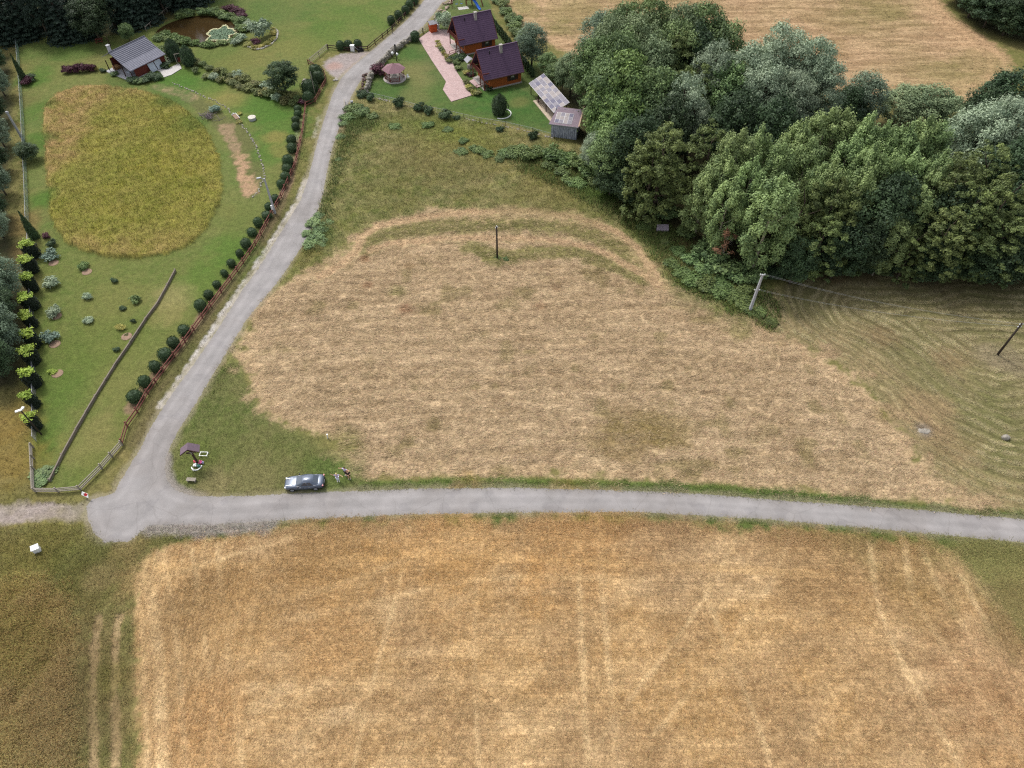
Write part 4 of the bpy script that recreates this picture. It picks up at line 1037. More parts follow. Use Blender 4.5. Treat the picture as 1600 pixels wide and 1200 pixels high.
for k in range(2):                                                    # firs: whorls of boughs
    h, rr = 14, 3.6
    cl = []
    for lv in range(15):
        t = lv / 15
        z = .8 + t * 12.6; q = rr * (1 - t) ** .8
        for j in range(max(3, int(9 * (1 - t)))):
            a_ = 2 * math.pi * (j + R.random() * .6) / max(3, int(9 * (1 - t)))
            for f in (.45, .85):
                cl.append(((math.cos(a_) * q * f, math.sin(a_) * q * f, z - q * f * .25), (q * .3 + .25, q * .3 + .25, .3)))
    proto("fir", h, rr, None, 9000, cl, .22, "fir", .24, .6, .4, .3)
cl = [((R.normal(0, .9), R.normal(0, .9), R.uniform(3, 7.4)), (.55, .55, .55)) for j in range(16)]
proto("withered", 8, 2.4, None, 700, cl, .13, "rust", .14, .4, .7, .3, bark_pale, 16)

BUSH = {}
def bush_proto(kind, mat_key, n_, size, lumps=7, up=.5, rnd=.6, zr=.85, sq=1.0, count=2):
    """unit bush: about 1 m in radius and 1.6 m tall"""
    for k in range(count):
        cl = [((0, 0, .6), (.62, .62, .6))]
        for j in range(lumps):
            a_ = j * 2.4 + R.uniform(-.5, .5); q = R.uniform(.3, .62) * sq
            c_ = R.uniform(.32, .5)
            cl.append(((math.cos(a_) * q, math.sin(a_) * q, R.uniform(.35, 1.1)), (c_, c_, c_ * zr)))
        P, N, s, v = clump_leaves(cl, n_, size, up, rnd, .4)
        P[:, 2] = np.maximum(P[:, 2], .02)
        me = leaf_mesh(kind + "_foliage", P, N, s, v); me.materials.append(LM[mat_key])
        BUSH.setdefault(kind, []).append(me)
bush_proto("bush", "bush", 1500, .095, 9)
bush_proto("dark_bush", "dark", 1500, .095, 9)
bush_proto("olive_bush", "olive", 1400, .095, 9)
bush_proto("silver_bush", "silver", 1500, .085, 9)
bush_proto("blue_bush", "blue", 1300, .085, 8)
bush_proto("purple_bush", "purple", 1200, .09, 8)
bush_proto("mound_bush", "mound", 1100, .1, 7)
bush_proto("yellow_bush", "yellow", 900, .09, 7)
bush_proto("bright_bush", "gold", 900, .1, 7)
bush_proto("reed_clump", "reed", 1100, .12, 9, .2, .9, 1.3)
bush_proto("green_shrub", "green", 1400, .095, 9)

def shape_mesh(name, mat_key, n_, size, prof, core_prof):
    """clipped evergreen: small leaves on a surface of revolution, with a solid inner core"""
    t = R.random(n_); a_ = R.uniform(0, 2 * math.pi, n_)
    zs = np.array([p[1] for p in prof]); rs = np.array([p[0] for p in prof])
    seg = np.sqrt(np.diff(zs) ** 2 + np.diff(rs) ** 2) * (rs[1:] + rs[:-1] + .05)
    cum = np.concatenate([[0], np.cumsum(seg)]); cum /= cum[-1]
    z = np.interp(t, cum, zs); r = np.interp(t, cum, rs) * R.normal(1, .05, n_)
    ph = R.uniform(0, 6.28, 3); r = r * (1 + .07 * np.sin(a_ * 2 + ph[0] + z) + .06 * np.sin(a_ * 3 + ph[1] - z * 2) + .05 * np.sin(a_ * 5 + ph[2] + z * 3))
    P = np.stack([np.cos(a_) * r, np.sin(a_) * r, z + R.normal(0, size * .3, n_)], 1)
    N = np.stack([np.cos(a_), np.sin(a_), np.full(n_, .35)], 1) + R.normal(0, .45, (n_, 3))
    v = np.clip(R.normal(.5, .22, n_), 0, 1)
    me = leaf_mesh(name, P, N, size * R.uniform(.7, 1.3, n_), v)
    bm = bmesh.new(); bm.from_mesh(me)
    lay_ = bm.verts.layers.float.get("v")
    k = 10; rings = []
    for rr_, zz in core_prof:
        ring = [bm.verts.new((rr_ * math.cos(2 * math.pi * q / k), rr_ * math.sin(2 * math.pi * q / k), zz)) for q in range(k)]
        rings.append(ring)
    for r1, r2 in zip(rings[:-1], rings[1:]):
        for q in range(k): bm.faces.new((r1[q], r1[(q + 1) % k], r2[(q + 1) % k], r2[q]))
    bm.faces.new(rings[-1])
    if lay_:
        for ring in rings:
            for vv in ring: vv[lay_] = .25
    bm.to_mesh(me); bm.free()
    me.materials.append(LM[mat_key])
    return me
ballp = [(.25, 0), (.8, .3), (1, .85), (.9, 1.35), (.55, 1.72), (.05, 1.88)]
SHAPE = dict(
    ball=[shape_mesh("clipped_ball", "thuja", 900, .075, ballp, [(r * .9, z) for r, z in ballp]) for k in range(5)],
    cone=[shape_mesh("clipped_cone", "thuja", 900, .07, [(.5, 0), (.55, .3), (.42, 1.2), (.22, 2.3), (.02, 3.1)], [(.44, 0), (.48, .3), (.36, 1.2), (.17, 2.2), (.01, 2.9)])],
    column=[shape_mesh("thuja_column", "thuja", 420, .07, [(.3, 0), (.38, .4), (.36, 1.2), (.2, 1.8), (.02, 2.1)], [(.26, 0), (.33, .4), (.31, 1.2), (.15, 1.75), (.01, 1.95)])],
    egg=[shape_mesh("egg_thuja", "dark", 1500, .11, [(.7, 0), (1.15, .8), (1.2, 1.6), (.85, 2.7), (.1, 3.4)], [(.6, 0), (1.02, .8), (1.08, 1.6), (.74, 2.6), (.05, 3.2)])],
    hedge=[shape_mesh("hedge_body", "hedge", 1100, .09, [(.62, 0), (.72, .6), (.74, 1.8), (.6, 2.5), (.05, 2.7)], [(.55, 0), (.65, .6), (.67, 1.8), (.5, 2.4), (.02, 2.6)])],
)
SHAPE['tips'] = []
for k in range(3):
    cl = [((math.cos(a_) * R.uniform(.25, .6), math.sin(a_) * R.uniform(.25, .6), R.uniform(2.35, 2.8)), (R.uniform(.25, .45),) * 2 + (R.uniform(.2, .4),)) for a_ in np.arange(0, 6.2, 1.0)] + [((0, 0, 2.75), (.5, .5, .3))]
    P, N, s, v = clump_leaves(cl, 420, .1, .7, .8, .3)
    SHAPE['tips'].append(leaf_mesh("golden_shoots", P, N, s, v)); SHAPE['tips'][-1].materials.append(LM['gold'])
del P, N, s, v

def tree(kind, x, y, h, r, label, name="tree", cat="tree", group=None, mat_key=None):
    i = R.integers(len(TREES[kind])); cm, tm, h0, r0 = TREES[kind][i]
    t = thing(name, label, cat, (x, y, 0), R.uniform(0, 6.28), group)
    sc = (r / r0, r / r0, h / h0)
    if mat_key:
        key = (cm.name, mat_key)
        if key not in MCACHE:
            c2 = cm.copy(); c2.materials[0] = LM[mat_key]; MCACHE[key] = c2
        cm = MCACHE[key]
    link("crown", cm, None, t, scale=sc); link("trunk", tm, None, t, scale=(min(1.3, sc[2]),) * 2 + (sc[2],))
    return t
MCACHE = {}

def bush(kind, x, y, r, h, label, name="shrub", cat="shrub", group=None, z=0.0):
    me = BUSH[kind][R.integers(len(BUSH[kind]))]
    o = link(name, me, None, None, (x, y, z - .04), (0, 0, R.uniform(0, 6.28)), (r * 1.1, r * R.uniform(.8, 1.25), h / 1.55 * R.uniform(.85, 1.2)))
    return tag(o, label, cat, group)

def clipped(kind, x, y, sc, label, name, cat, group=None, rot=(0, 0)):
    me = SHAPE[kind][R.integers(len(SHAPE[kind]))]
    s3 = sc if hasattr(sc, '__len__') else (sc, sc, sc)
    o = link(name, me, None, None, (x, y, -.02), (rot[0], rot[1], R.uniform(0, 6.28)), s3)
    return tag(o, label, cat, group)

# ---- the big wood on the right: (px, py of the treetop, height, crown radius, kind, leaf)
WOOD = [
    ('tall green poplar', "poplar", None, [
        (1228, 266, 18.8, 4.5, "big round-shouldered bright green poplar standing forward at the wood edge, right of the concrete pole"),
        (1165, 192, 19, 3.86, None), (1196, 188, 18, 3.53, None), (1140, 224, 17, 3.78, None), (1150, 272, 15, 3.36, None), (1113, 256, 14, 3.19, None),
        (1185, 238, 17, 3.36, None), (1232, 214, 18, 3.36, None), (1277, 208, 18, 3.70, None), (1306, 160, 19, 3.86, None), (1330, 158, 19, 3.86, None), (1369, 168, 19, 3.86, None),
        (1395, 182, 18, 3.36, None), (1430, 184, 18, 3.78, None), (1461, 172, 18.5, 3.86, None), (1480, 180, 18, 3.78, None), (1374, 214, 18, 3.36, None), (1402, 228, 17, 3.02, None),
        (1311, 240, 18, 3.36, None), (1291, 249, 17, 3.02, None), (1364, 244, 18, 3.53, None), (1486, 226, 17, 3.36, None), (1480, 252, 16, 3.19, None), (1451, 284, 15, 3.02, None), (1413, 332, 12, 3.02, None), (1262, 178, 18, 3.70, None), (1340, 205, 17, 3.53, None), (1440, 225, 17, 3.53, None)]),
    ('silver-leaved willow', "willow", None, [
        (1190, 58, 19, 5.2, None), (1235, 36, 20, 6, None), (1282, 54, 19, 5.4, None), (1300, 86, 17, 4.4, None), (1248, 108, 16, 5, None), (1208, 98, 17, 5, None), (1125, 62, 18, 5, None), (1078, 114, 17, 4.2, None),
        (1562, 158, 16, 5.6, None), (1602, 152, 16, 5.6, None), (1092, 150, 14, 3.4, None), (932, 208, 8, 2.6, None)]),
    ('grey-green willow', "grey", None, [(1367, 114, 12, 4.6, None), (942, 12, 15, 4.4, None), (832, 36, 9.5, 3.6, "rounded grey-green willow on its own beside the straw field, behind the second cottage")]),
    ('bushy pale grey-green tree', "pale", None, [(1420, 138, 8, 5, None), (1462, 134, 9, 5.2, None), (1492, 150, 8, 4, None), (895, 82, 9, 3.5, None), (1000, 20, 18, 5, None), (960, 22, 18, 4.6, None), (1075, 0, 18, 4.6, None), (1030, 54, 17, 4.8, None)]),
    ('mid green broadleaf tree', "broad", None, [(985, 0, 18, 5, None), (1030, -6, 18, 5, None), (1112, 0, 18, 5, None), (1137, 34, 16, 5, None), (936, 56, 17, 4.8, None), (970, 48, 18, 5, None), (956, 90, 17, 5.0, None), (1032, 102, 17, 5, None),
        (858, 82, 6, 2.4, None), (872, 98, 6, 2.6, None), (964, 200, 12, 4.2, None), (1065, 28, 18, 5, None), (1150, 95, 16, 5, None)]),
    ('bright green maple', "maple", None, [(985, 84, 18, 6, None), (957, 124, 14, 4.4, None), (985, 140, 14, 5.2, None), (966, 165, 12, 4.2, None)]),
    ('feathery olive tree', "feathery", None, [(1090, 90, 16, 5, None), (1060, 46, 17, 5, None), (1045, 196, 17, 5.6, None), (1025, 226, 14, 5, None), (1120, 188, 16, 5, None), (1270, 284, 15, 4, None), (1319, 275, 16, 4.6, None), (1547, 282, 16, 5, None), (1566, 222, 17, 5, None), (1516, 243, 17, 5, None), (1600, 268, 17, 5, None),
        (1445, 354, 10, 4, None), (1300, 338, 12, 4, None), (1500, 328, 13, 4.6, None), (1545, 332, 12, 5, None), (1595, 330, 13, 5, None), (1345, 320, 12, 4, None)]),
    ('dark broadleaf tree', "dark", None, [(1102, 38, 17, 5, None), (1000, 178, 15, 5, None), (960, 244, 8, 3.2, None), (990, 254, 8, 4, None), (1340, 130, 11, 3.6, None), (1597, 104, 14, 5, None), (1568, 124, 12, 4, None), (1536, 150, 8, 3, None), (1395, 288, 15, 4.6, None), (1422, 268, 16, 4.6, None),
        (1370, 340, 11, 4, None), (1338, 345, 11, 4, None), (1590, 366, 9, 5, None), (1475, 370, 8, 4, None), (1555, 376, 8, 4, None), (1262, 372, 9, 3, None), (1515, 290, 14, 5, None), (1640, 372, 8, 5, None), (1640, 280, 15, 5, None), (1650, 200, 16, 5, None), (1625, 215, 16, 5, None), (1052, 150, 15, 5, None), (1160, 140, 16, 5, None), (1225, 150, 16, 5, None)]),
]
for desc, kind, mk, L in WOOD:
    unl = sorted([q for q in L if q[4] is None], key=lambda q: q[0])
    order = {id(q): i + 1 for i, q in enumerate(unl)}
    for q in L:
        px, top, h, r, lab = q
        x, y = at(px, top, h)
        if lab is None:
            lab = f"{desc}, {ordw(order[id(q)])} of its kind from the wood's left end"
        tree(kind, x, y, h, r, lab, "poplar_tree" if kind == "poplar" else "willow_tree" if kind in ("willow", "grey") else "maple_tree" if kind == "maple" else "broadleaf_tree", "tree", desc + "s of the wood")
x, y = at(1143, 352, 8); tree("withered", x, y, 8, 2.6, "withered reddish brown tree, almost bare, at the front edge of the wood", "withered_tree", "tree")

# ---- dark trees at the upper left, left edge and upper right
FIR_TL = [(-10, 72), (18, 64), (46, 58), (78, 60), (108, 60), (132, 56), (182, 46), (206, 40), (232, 33), (258, 22), (284, 10), (308, 2), (330, -8), (0, 45), (30, 36), (60, 34), (95, 36), (140, 34), (190, 24), (220, 14), (250, 4)]
for i, (px, py) in enumerate(FIR_TL):
    x, y = at(px, py)
    k = "fir" if i % 3 else "dark"
    tree(k, x, y, R.uniform(12, 15), R.uniform(3.4, 4.4), f"{'dark fir' if k == 'fir' else 'dark leafy tree'} in the upper left wood, " + (f"{ordw(i + 1)} along its front" if i < 13 else f"{ordw(i - 12)} in its back row"), "fir_tree" if k == "fir" else "broadleaf_tree", "tree", "dark trees of the upper left wood", "fir" if k == "dark" else None)
x, y = at(156, 64); tree("grey", x, y, 10, 4.6, "large rounded grey-green tree behind the metal-roofed lodge", "broadleaf_tree", "tree", None, "dark")
x, y = at(204, 66); tree("grey", x, y, 4.4, 1.7, "small green tree between the lodge and the pond", "small_tree", "tree", None, "green")
LEFT = [(2, 112), (8, 150), (4, 190), (8, 230), (4, 268), (10, 305), (2, 342), (6, 372)]
for i, (px, py) in enumerate(LEFT):
    x, y = at(px, py); tree("dark", x, y, 7, 2.3, f"dark tree outside the left fence, {ordw(i + 1)} from the top", "broadleaf_tree", "tree", "dark trees along the left edge", "silver_dark" if i % 2 else None)
for i, (px, py, h, r) in enumerate([(-30, 405, 8, 3.4), (-34, 450, 7.5, 3.2), (-36, 492, 7.5, 3.2), (-42, 536, 7, 3.2), (-40, 470, 9, 3)]):
    x, y = at(px, py, h); tree("grey", x, y, h, r, f"rounded dark grey-green tree at the left edge beside the hedge, {ordw(i + 1)} of the five", "broadleaf_tree", "tree", "rounded trees at the left edge", "dark" if i % 2 else "silver_dark")
for i, (px, py) in enumerate([(1496, 6), (1512, 28), (1536, 44), (1566, 56), (1602, 66), (1640, 74), (1480, -20), (1530, 10), (1560, 26), (1595, 38), (1500, -30), (1550, -10), (1590, 5), (1630, 30)]):
    x, y = at(px, py); tree("dark", x, y, R.uniform(8, 11), R.uniform(4.2, 5.2), f"dark bushy tree of the upper right wood, {ordw(i + 1)} back from its field edge", "broadleaf_tree", "tree", "dark trees of the upper right wood", None)

# ---- undergrowth at the foot of the wood and in the meadow
UNDER = [
    ("bush", "leafy green bush", "at the foot of the wood below the grey shed", "bushes below the shed", [(812, 240, 2, 2), (826, 250, 2, 2.2), (846, 244, 2.4, 2.6), (868, 250, 2.6, 2.8), (886, 256, 2.4, 2.6), (906, 262, 2.4, 2.6), (922, 276, 2.2, 2.4), (800, 246, 1.5, 1.4), (858, 262, 1.8, 1.8), (930, 290, 1.6, 1.6), (880, 272, 1.8, 1.4)]),
    ("green_shrub", "dense green shrub", "along the bend of the wood edge", "shrubs along the wood edge", [(950, 296, 2.2, 2.6), (970, 308, 2.2, 2.8), (990, 318, 2.4, 3), (1014, 330, 2.4, 3), (1040, 342, 2.2, 2.4), (1072, 368, 1.8, 1.8), (1095, 398, 2.4, 2.6), (1112, 410, 2.6, 3), (1130, 424, 2.6, 3), (1152, 434, 2.4, 2.6), (1176, 440, 2, 2.2), (1080, 410, 1.8, 1.6), (1100, 425, 1.8, 1.6), (1062, 396, 1.6, 1.2)]),
    ("dark_bush", "dark bush", "under the front trees beside the mown field", "bushes at the field edge", [(1205, 432, 1.8, 2.2), (1235, 430, 2, 2.2), (1265, 428, 2, 2.4), (1295, 424, 2, 2.4), (1325, 424, 2.2, 2.6), (1352, 422, 2.2, 2.4), (1382, 422, 2.2, 2.6), (1412, 422, 2.4, 2.8), (1442, 424, 2.4, 2.8), (1472, 424, 2.4, 2.8), (1502, 422, 2.4, 2.8), (1532, 422, 2.4, 2.8), (1562, 422, 2.6, 3), (1592, 422, 2.6, 3), (1620, 420, 2.6, 3)]),
    ("bush", "low green bush", "in the rough meadow below the cottages", "bushes in the meadow", [(552, 172, 1.8, 1.6), (565, 180, 2, 1.6), (545, 186, 1.6, 1.2), (582, 184, 1.4, 1), (748, 238, 1.6, 1.4), (740, 234, 1.2, 1), (720, 240, 1.4, 1), (762, 244, 1.3, .9), (788, 242, 1.6, 1.2), (780, 250, 1.2, .8), (905, 290, 1.8, 1.4), (888, 284, 1.4, 1), (618, 200, 1.3, .9), (668, 198, 1.5, 1), (700, 205, 1.2, .7), (725, 222, 1.3, .9)]),
    ("green_shrub", "low bramble bush", "on the bank right of the lane", "brambles beside the lane", [(488, 350, 1.8, 1.4), (492, 372, 2, 1.6), (484, 384, 1.8, 1.4), (500, 360, 1.8, 1.3), (478, 366, 1.3, 1), (510, 350, 1.6, 1), (534, 215, 1.4, 1), (530, 250, 1, .8), (536, 195, 1.5, 1.1), (506, 380, 1.4, 1), (498, 338, 1.4, .9)]),
    ("bush", "green weedy bush", "between the hay field and the wood", "bushes beside the hay field", [(1062, 428, 1.6, 1.2), (1080, 440, 1.8, 1.2), (1100, 450, 1.8, 1.2), (1120, 458, 1.8, 1.2), (1140, 466, 1.8, 1.2), (1160, 478, 1.6, 1), (1185, 492, 1.5, .9), (1205, 505, 1.4, .8), (1048, 414, 1.5, 1), (1100, 436, 1.6, 1.2), (1130, 446, 1.6, 1.2), (1040, 380, 1.4, 1), (1022, 352, 1.8, 1.2), (1008, 356, 1.6, 1), (1160, 456, 1.6, 1.1), (778, 404, .9, .7), (790, 406, .7, .5), (1172, 490, .9, .6)]),
]
for kind, desc, where, grp, L in UNDER:
    for i, (px, py, r, h) in enumerate(sorted(L)):
        x, y = at(px, py)
        low = desc == "low bramble bush"
        bush(kind if low or R.random() > .22 else ("bush" if kind != "bush" else "olive_bush"), x, y, r * (.8 if low else 1), h * (.5 if low else 1), f"{desc} {where}, {ordw(i + 1)} from left", "bush", "bush", grp)
# ---------------------------------------------------------------- materials of built things
m_roof = mat("plum_roof_tiles", (84, 64, 86), .75, .14, 2.5, .1)
m_log = mat("orange_log_wall", (152, 82, 38), .7, .22, 4, .1, stretch=(.3, .3, 4))
m_brown = mat("red_brown_wood", (104, 50, 40), .75, .25, 4, .1)
m_dark = mat("dark_brown_wood", (62, 42, 36), .8, .3, 5, .1)
m_black = mat("black_metal", (34, 32, 34), .6, .2, 4)
m_grey_wood = mat("weathered_wood", (142, 134, 122), .95, .3, 4, .3, stretch=(4, 4, 1))
m_log_wall = mat("weathered_logs", (122, 112, 102), .95, .35, 3, .3)
m_fence = mat("red_brown_fence", (112, 68, 60), .85, .3, 4, .1)
m_stone = mat("grey_stone", (142, 136, 126), .95, .3, 2.5, .4)
m_paleston = mat("pale_stone", (186, 180, 170), .95, .2, 2.5, .3)
m_plinth = mat("plinth_stone", (160, 154, 148), .9, .2, 2, .2)
m_white = mat("white_paint", (224, 224, 222), .6, .06, 2)
m_concrete = mat("grey_concrete", (164, 164, 168), .9, .12, 2, .1)
m_glass = mat("window_glass", (40, 44, 50), .12, .3, 1, spec=.6)
m_curtain = mat("pale_curtain", (176, 170, 160), .9, .1, 2)
m_metal = mat("galvanised_metal", (150, 152, 158), .45, .12, 3, metal=.3)
m_steel = mat("corrugated_steel", (92, 93, 104), .5, .12, 1.5, metal=.25)
m_steel_lit = mat("corrugated_steel_lit", (122, 122, 132), .5, .10, 1.5, metal=.25)  # same steel, lighter: light on the gentler lower slope put into the colour
m_greyroof = mat("grey_sheet_roof", (140, 138, 144), .7, .12, 1.5)
m_panel = [mat("panel_reflection_grey", (124, 120, 128), .6, .12, 2, spec=.15), mat("panel_reflection_pinkish", (146, 138, 136), .6, .1, 2, spec=.15), mat("panel_reflection_blue_grey", (100, 98, 114), .6, .12, 2, spec=.15)]  # sky reflections painted into the cell colours, varied from cell to cell
m_frame = mat("pale_panel_frame", (190, 188, 190), .8, .06, 2)
m_oldpaint = mat("peeling_blue_white_paint", (178, 182, 192), .9, .1, 3.5, .2, tint=(84, 92, 106), stretch=(1, 1, .35))
m_plastic_blue = mat("blue_slide", (36, 92, 176), .4, .1, 2)
m_soil = mat("bare_soil", (134, 112, 94), .95, .25, 4, .3)
m_rubber = mat("tyre_rubber", (26, 26, 28), .8, .2, 4)
m_mesh = mat("green_fence_wire", (98, 126, 112), .7, .1, 2)
m_red = mat("red_paint", (190, 40, 46), .6, .1, 3)
m_pink = mat("pink_flowers", (214, 96, 150), .8, .2, 9)
m_teal = mat("teal_wreath", (92, 140, 130), .8, .25, 9)
m_insul = mat("white_insulator", (220, 220, 222), .3, .05, 2)
m_wire = mat("bare_wire", (150, 152, 152), .5, .1, 2)
m_tarp = mat("pale_sheet", (176, 184, 194), .5, .1, 2)

def part(mb, name, m_, parent, smooth=False, label=None):
    o = mb.build(name, m_, parent, smooth)
    if label: o["label"] = label
    return o
def bpart(name, m_, parent, boxes, label=None):
    mb = MB()
    for b_ in boxes: mb.box(*b_)
    return part(mb, name, m_, parent, label=label)

def window(parent, c, w, h, ax, m_fr, curtain=False, depth=.08):
    """frame as part, pane as sub-part; ax 'x' = lies in the xz plane, facing -y"""
    n_ = Vector((0, -1, 0)) if ax == 'x' else Vector((-1, 0, 0)); s_ = Vector((1, 0, 0)) if ax == 'x' else Vector((0, 1, 0))
    c = Vector(c); mb = MB()
    def bx(off, ww, hh, d, o_=0.0):
        p = c + s_ * off[0] + Vector((0, 0, off[1])) + n_ * o_
        mb.box(p, (ww, d, hh) if ax == 'x' else (d, ww, hh))
    t = .09
    bx((0, h / 2), w + t, t, depth); bx((0, -h / 2), w + t, t, depth)
    bx((-w / 2, 0), t, h - t, depth); bx((w / 2, 0), t, h - t, depth); bx((0, 0), t * .7, h - t, depth * .8)
    f = part(mb, "window", m_fr, parent)
    mb = MB(); mb.box(c - n_ * .005, (w - t, .02, h - t) if ax == 'x' else (.02, w - t, h - t)); part(mb, "pane", m_glass, f)
    if curtain:
        mb = MB(); mb.box(c + Vector((0, 0, h * .18)) + n_ * .012, (w * .5, .012, h * .28) if ax == 'x' else (.012, w * .5, h * .28)); part(mb, "curtain", m_curtain, f)
    return f

# ---------------------------------------------------------------- the two cottages
def cottage(loc, rz, label, dz=0.0):
    t = thing("cottage", label, "house", loc, rz, "log cottages with plum roofs")
    W, D, E, RZ, OV = 7.0, 6.0, 2.5, 7.2, .7
    bpart("plinth", m_plinth, t, [((W / 2, D / 2, .13), (W + .5, D + .5, .30))])
    mb = MB(); z = .29; k = 0                                     # log courses, each proud of the joint
    while z < 2.75:
        o_ = .05 if k % 2 else .06
        for c, s_ in (((W / 2, 0, z + .095), (W + .3, .16, .185)), ((W / 2, D, z + .095), (W + .3, .16, .185)), ((0, D / 2, z + .095), (.16, D - .17, .185)), ((W, D / 2, z + .095), (.16, D - .17, .185))):
            mb.box(c, s_)
        z += .2; k += 1
    part(mb, "wall", m_log, t)
    for x, m_, lab in ((.55, m_dark, "dark brown gable wall under the roof overhang"), (W, m_log, None)):
        mb = MB()
        z0, z1, y0, y1 = 2.76, RZ - .18, -.02, D + .02
        mb.add([(x - .06, y0, z0), (x - .06, y1, z0), (x - .06, D / 2, z1), (x + .06, y0, z0), (x + .06, y1, z0), (x + .06, D / 2, z1)],
               [(0, 2, 1), (3, 4, 5), (0, 1, 4, 3), (1, 2, 5, 4), (2, 0, 3, 5)])
        part(mb, "gable_wall", m_, t, label=lab)
    # roof in lapped courses
    x0, x1 = -1.6, W + .55
    rf = MB()
    n_ = 15
    for side in (-1, 1):
        ye = D / 2 + side * (D / 2 + OV)
        for i in range(n_):
            a_, b_ = i / n_, (i + 1.12) / n_
            b_ = min(b_, 1.0)
            ya, za = ye + (D / 2 - ye) * a_, E + (RZ - E) * a_ + .07
            yb, zb = ye + (D / 2 - ye) * b_, E + (RZ - E) * b_ + .02
            q = [(x0, ya, za), (x1, ya, za), (x1, yb, zb), (x0, yb, zb)]
            if side > 0: q = q[::-1]
            rf.slab(q, .09)
    roof = part(rf, "roof", m_roof, t)
    mb = MB(); mb.bar((x0 - .02, D / 2, RZ + .06), (x1 + .02, D / 2, RZ + .06), .26, .1); part(mb, "ridge_cap", m_roof, roof)
    mb = MB(); cx, cy = 3.55, D / 2 - .7
    cz = RZ - .7 * (RZ - E) / (D / 2 + OV)
    mb.box((cx, cy, cz + .55), (.55, .5, 1.7)); mb.box((cx, cy, cz + 1.43), (.68, .62, .1)); part(mb, "chimney", m_plinth, roof)
    mb = MB(); mb.tube([(1.0, D / 2 - .75, cz), (1.0, D / 2 - .75, cz + .75)], .1, 8); part(mb, "vent_pipe", m_black, roof)
    for side in (-1, 1):                                           # barge boards and gutters
        ye = D / 2 + side * (D / 2 + OV)
        for x in (x0 - .03, x1 + .03):
            mb = MB(); mb.bar((x, ye, E - .06), (x, D / 2, RZ - .06), .05, .22); part(mb, "barge_board", m_brown, t)
        mb = MB(); mb.tube([(x0, ye + side * .06, E - .02), (x1, ye + side * .06, E - .02)], .07, 6); part(mb, "gutter", m_dark, t)
    # balcony on the left gable, posts to the ground
    mb = MB()
    for i in range(8): mb.box((-1.32 + i * .235, D / 2, 2.70), (.2, D + .1, .08))
    bal = part(mb, "balcony", m_brown, t)
    mb = MB()
    mb.bar((-1.4, -.05, 3.62), (-1.4, D + .05, 3.62), .09, .08); mb.bar((-1.4, -.05, 2.86), (-1.4, D + .05, 2.86), .07, .07)
    for i in range(17): mb.box((-1.4, -.02 + i * (D + .04) / 16, 3.24), (.05, .16, .7))
    for y in (-.02, D + .02):
        mb.bar((-1.35, y, 3.6), (-.1, y, 3.6), .08, .07); mb.bar((-1.35, y, 2.9), (-.1, y, 2.9), .06, .06)
        for i in range(4): mb.box((-1.1 + i * .28, y, 3.24), (.14, .04, .64))
    part(mb, "railing", m_brown, bal)
    for y in (0, D / 2 - .9, D):
        bpart("porch_post", m_brown, t, [((-1.32, y, 1.33), (.16, .16, 2.62))])
    mb = MB()
    for s_ in (0, 1):
        mb.bar((-1.25, 0, .95), (-.1, 0, .95), .06, .07); mb.bar((-1.25, 0, .3), (-.1, 0, .3), .06, .07)
    mb.bar((-1.25, 0, .3), (-.1, 0, .95), .05, .06); mb.bar((-1.25, .07, .95), (-.1, .07, .3), .05, .06)
    part(mb, "porch_railing", m_brown, t)
    mb = MB(); mb.box((-.7, D / 2, .1), (1.5, D, .24)); part(mb, "porch_floor", m_plinth, t)
    w_ = window(t, (5.15, -.12, 1.62), 1.15, 1.15, 'x', m_dark, True)
    for sx in (-1, 1):
        mb = MB(); mb.box((5.15 + sx * .95, -.12, 1.62), (.55, .05, 1.3))
        for i in range(5): mb.box((5.15 + sx * .95, -.15, 1.14 + i * .24), (.46, .02, .15))
        part(mb, "shutter", m_dark, t)
    window(t, (-.11, 1.4, 1.6), 1.0, 1.1, 'y', m_dark)
    bpart("door", m_brown, t, [((-.11, 3.6, 1.3), (.06, .95, 2.0))])
    window(t, (.46, D / 2, 4.0), .9, 1.2, 'y', m_dark)
    return t
cottage(P3(766, 140), math.radians(25), "orange log cottage with plum roof, nearer of the two, above the big lawn")
cottage(P3(728, 86), math.radians(25), "orange log cottage with plum roof behind the other one, beside the playground")

# ---------------------------------------------------------------- metal-roofed lodge by the pond
RD = Vector((math.cos(math.radians(57)), math.sin(math.radians(57)), 0)); PD = Vector((RD.y, -RD.x, 0))
lodge_o = P3(203, 111, 2.25) - PD * 5.4; lodge_o.z = 0                    # local x along the ridge, local y = -PD
t = thing("lodge", "brown wooden lodge with grey corrugated metal roof standing near the pond", "house", lodge_o, math.radians(57))
L_ = 9.2
mb = MB()
def corr(mb, x0, x1, ya, za, yb, zb, n_, amp=.04):
    """corrugated sheet: ridges run along x"""
    vs, fs = [], []
    for i in range(n_ * 2 + 1):
        f = i / (n_ * 2); y, z = ya + (yb - ya) * f, za + (zb - za) * f + (amp if i % 2 else -amp)
        vs += [(x0, y, z), (x1, y, z), (x0, y, z - .06), (x1, y, z - .06)]
    for i in range(n_ * 2):
        a_ = i * 4
        fs += [(a_, a_ + 4, a_ + 5, a_ + 1), (a_ + 2, a_ + 3, a_ + 7, a_ + 6), (a_, a_ + 2, a_ + 6, a_ + 4), (a_ + 1, a_ + 5, a_ + 7, a_ + 3)]
    mb.add(vs, fs)
corr(mb, 0, L_, 0, 4.75, -3.2, 3.1, 9)
rf = part(mb, "roof", m_steel, t)
mb = MB(); corr(mb, 0, L_, -3.2, 3.12, -5.5, 2.25, 7); part(mb, "lower_roof", m_steel_lit, t, label="lower strip of the corrugated roof, its lit slope painted paler")
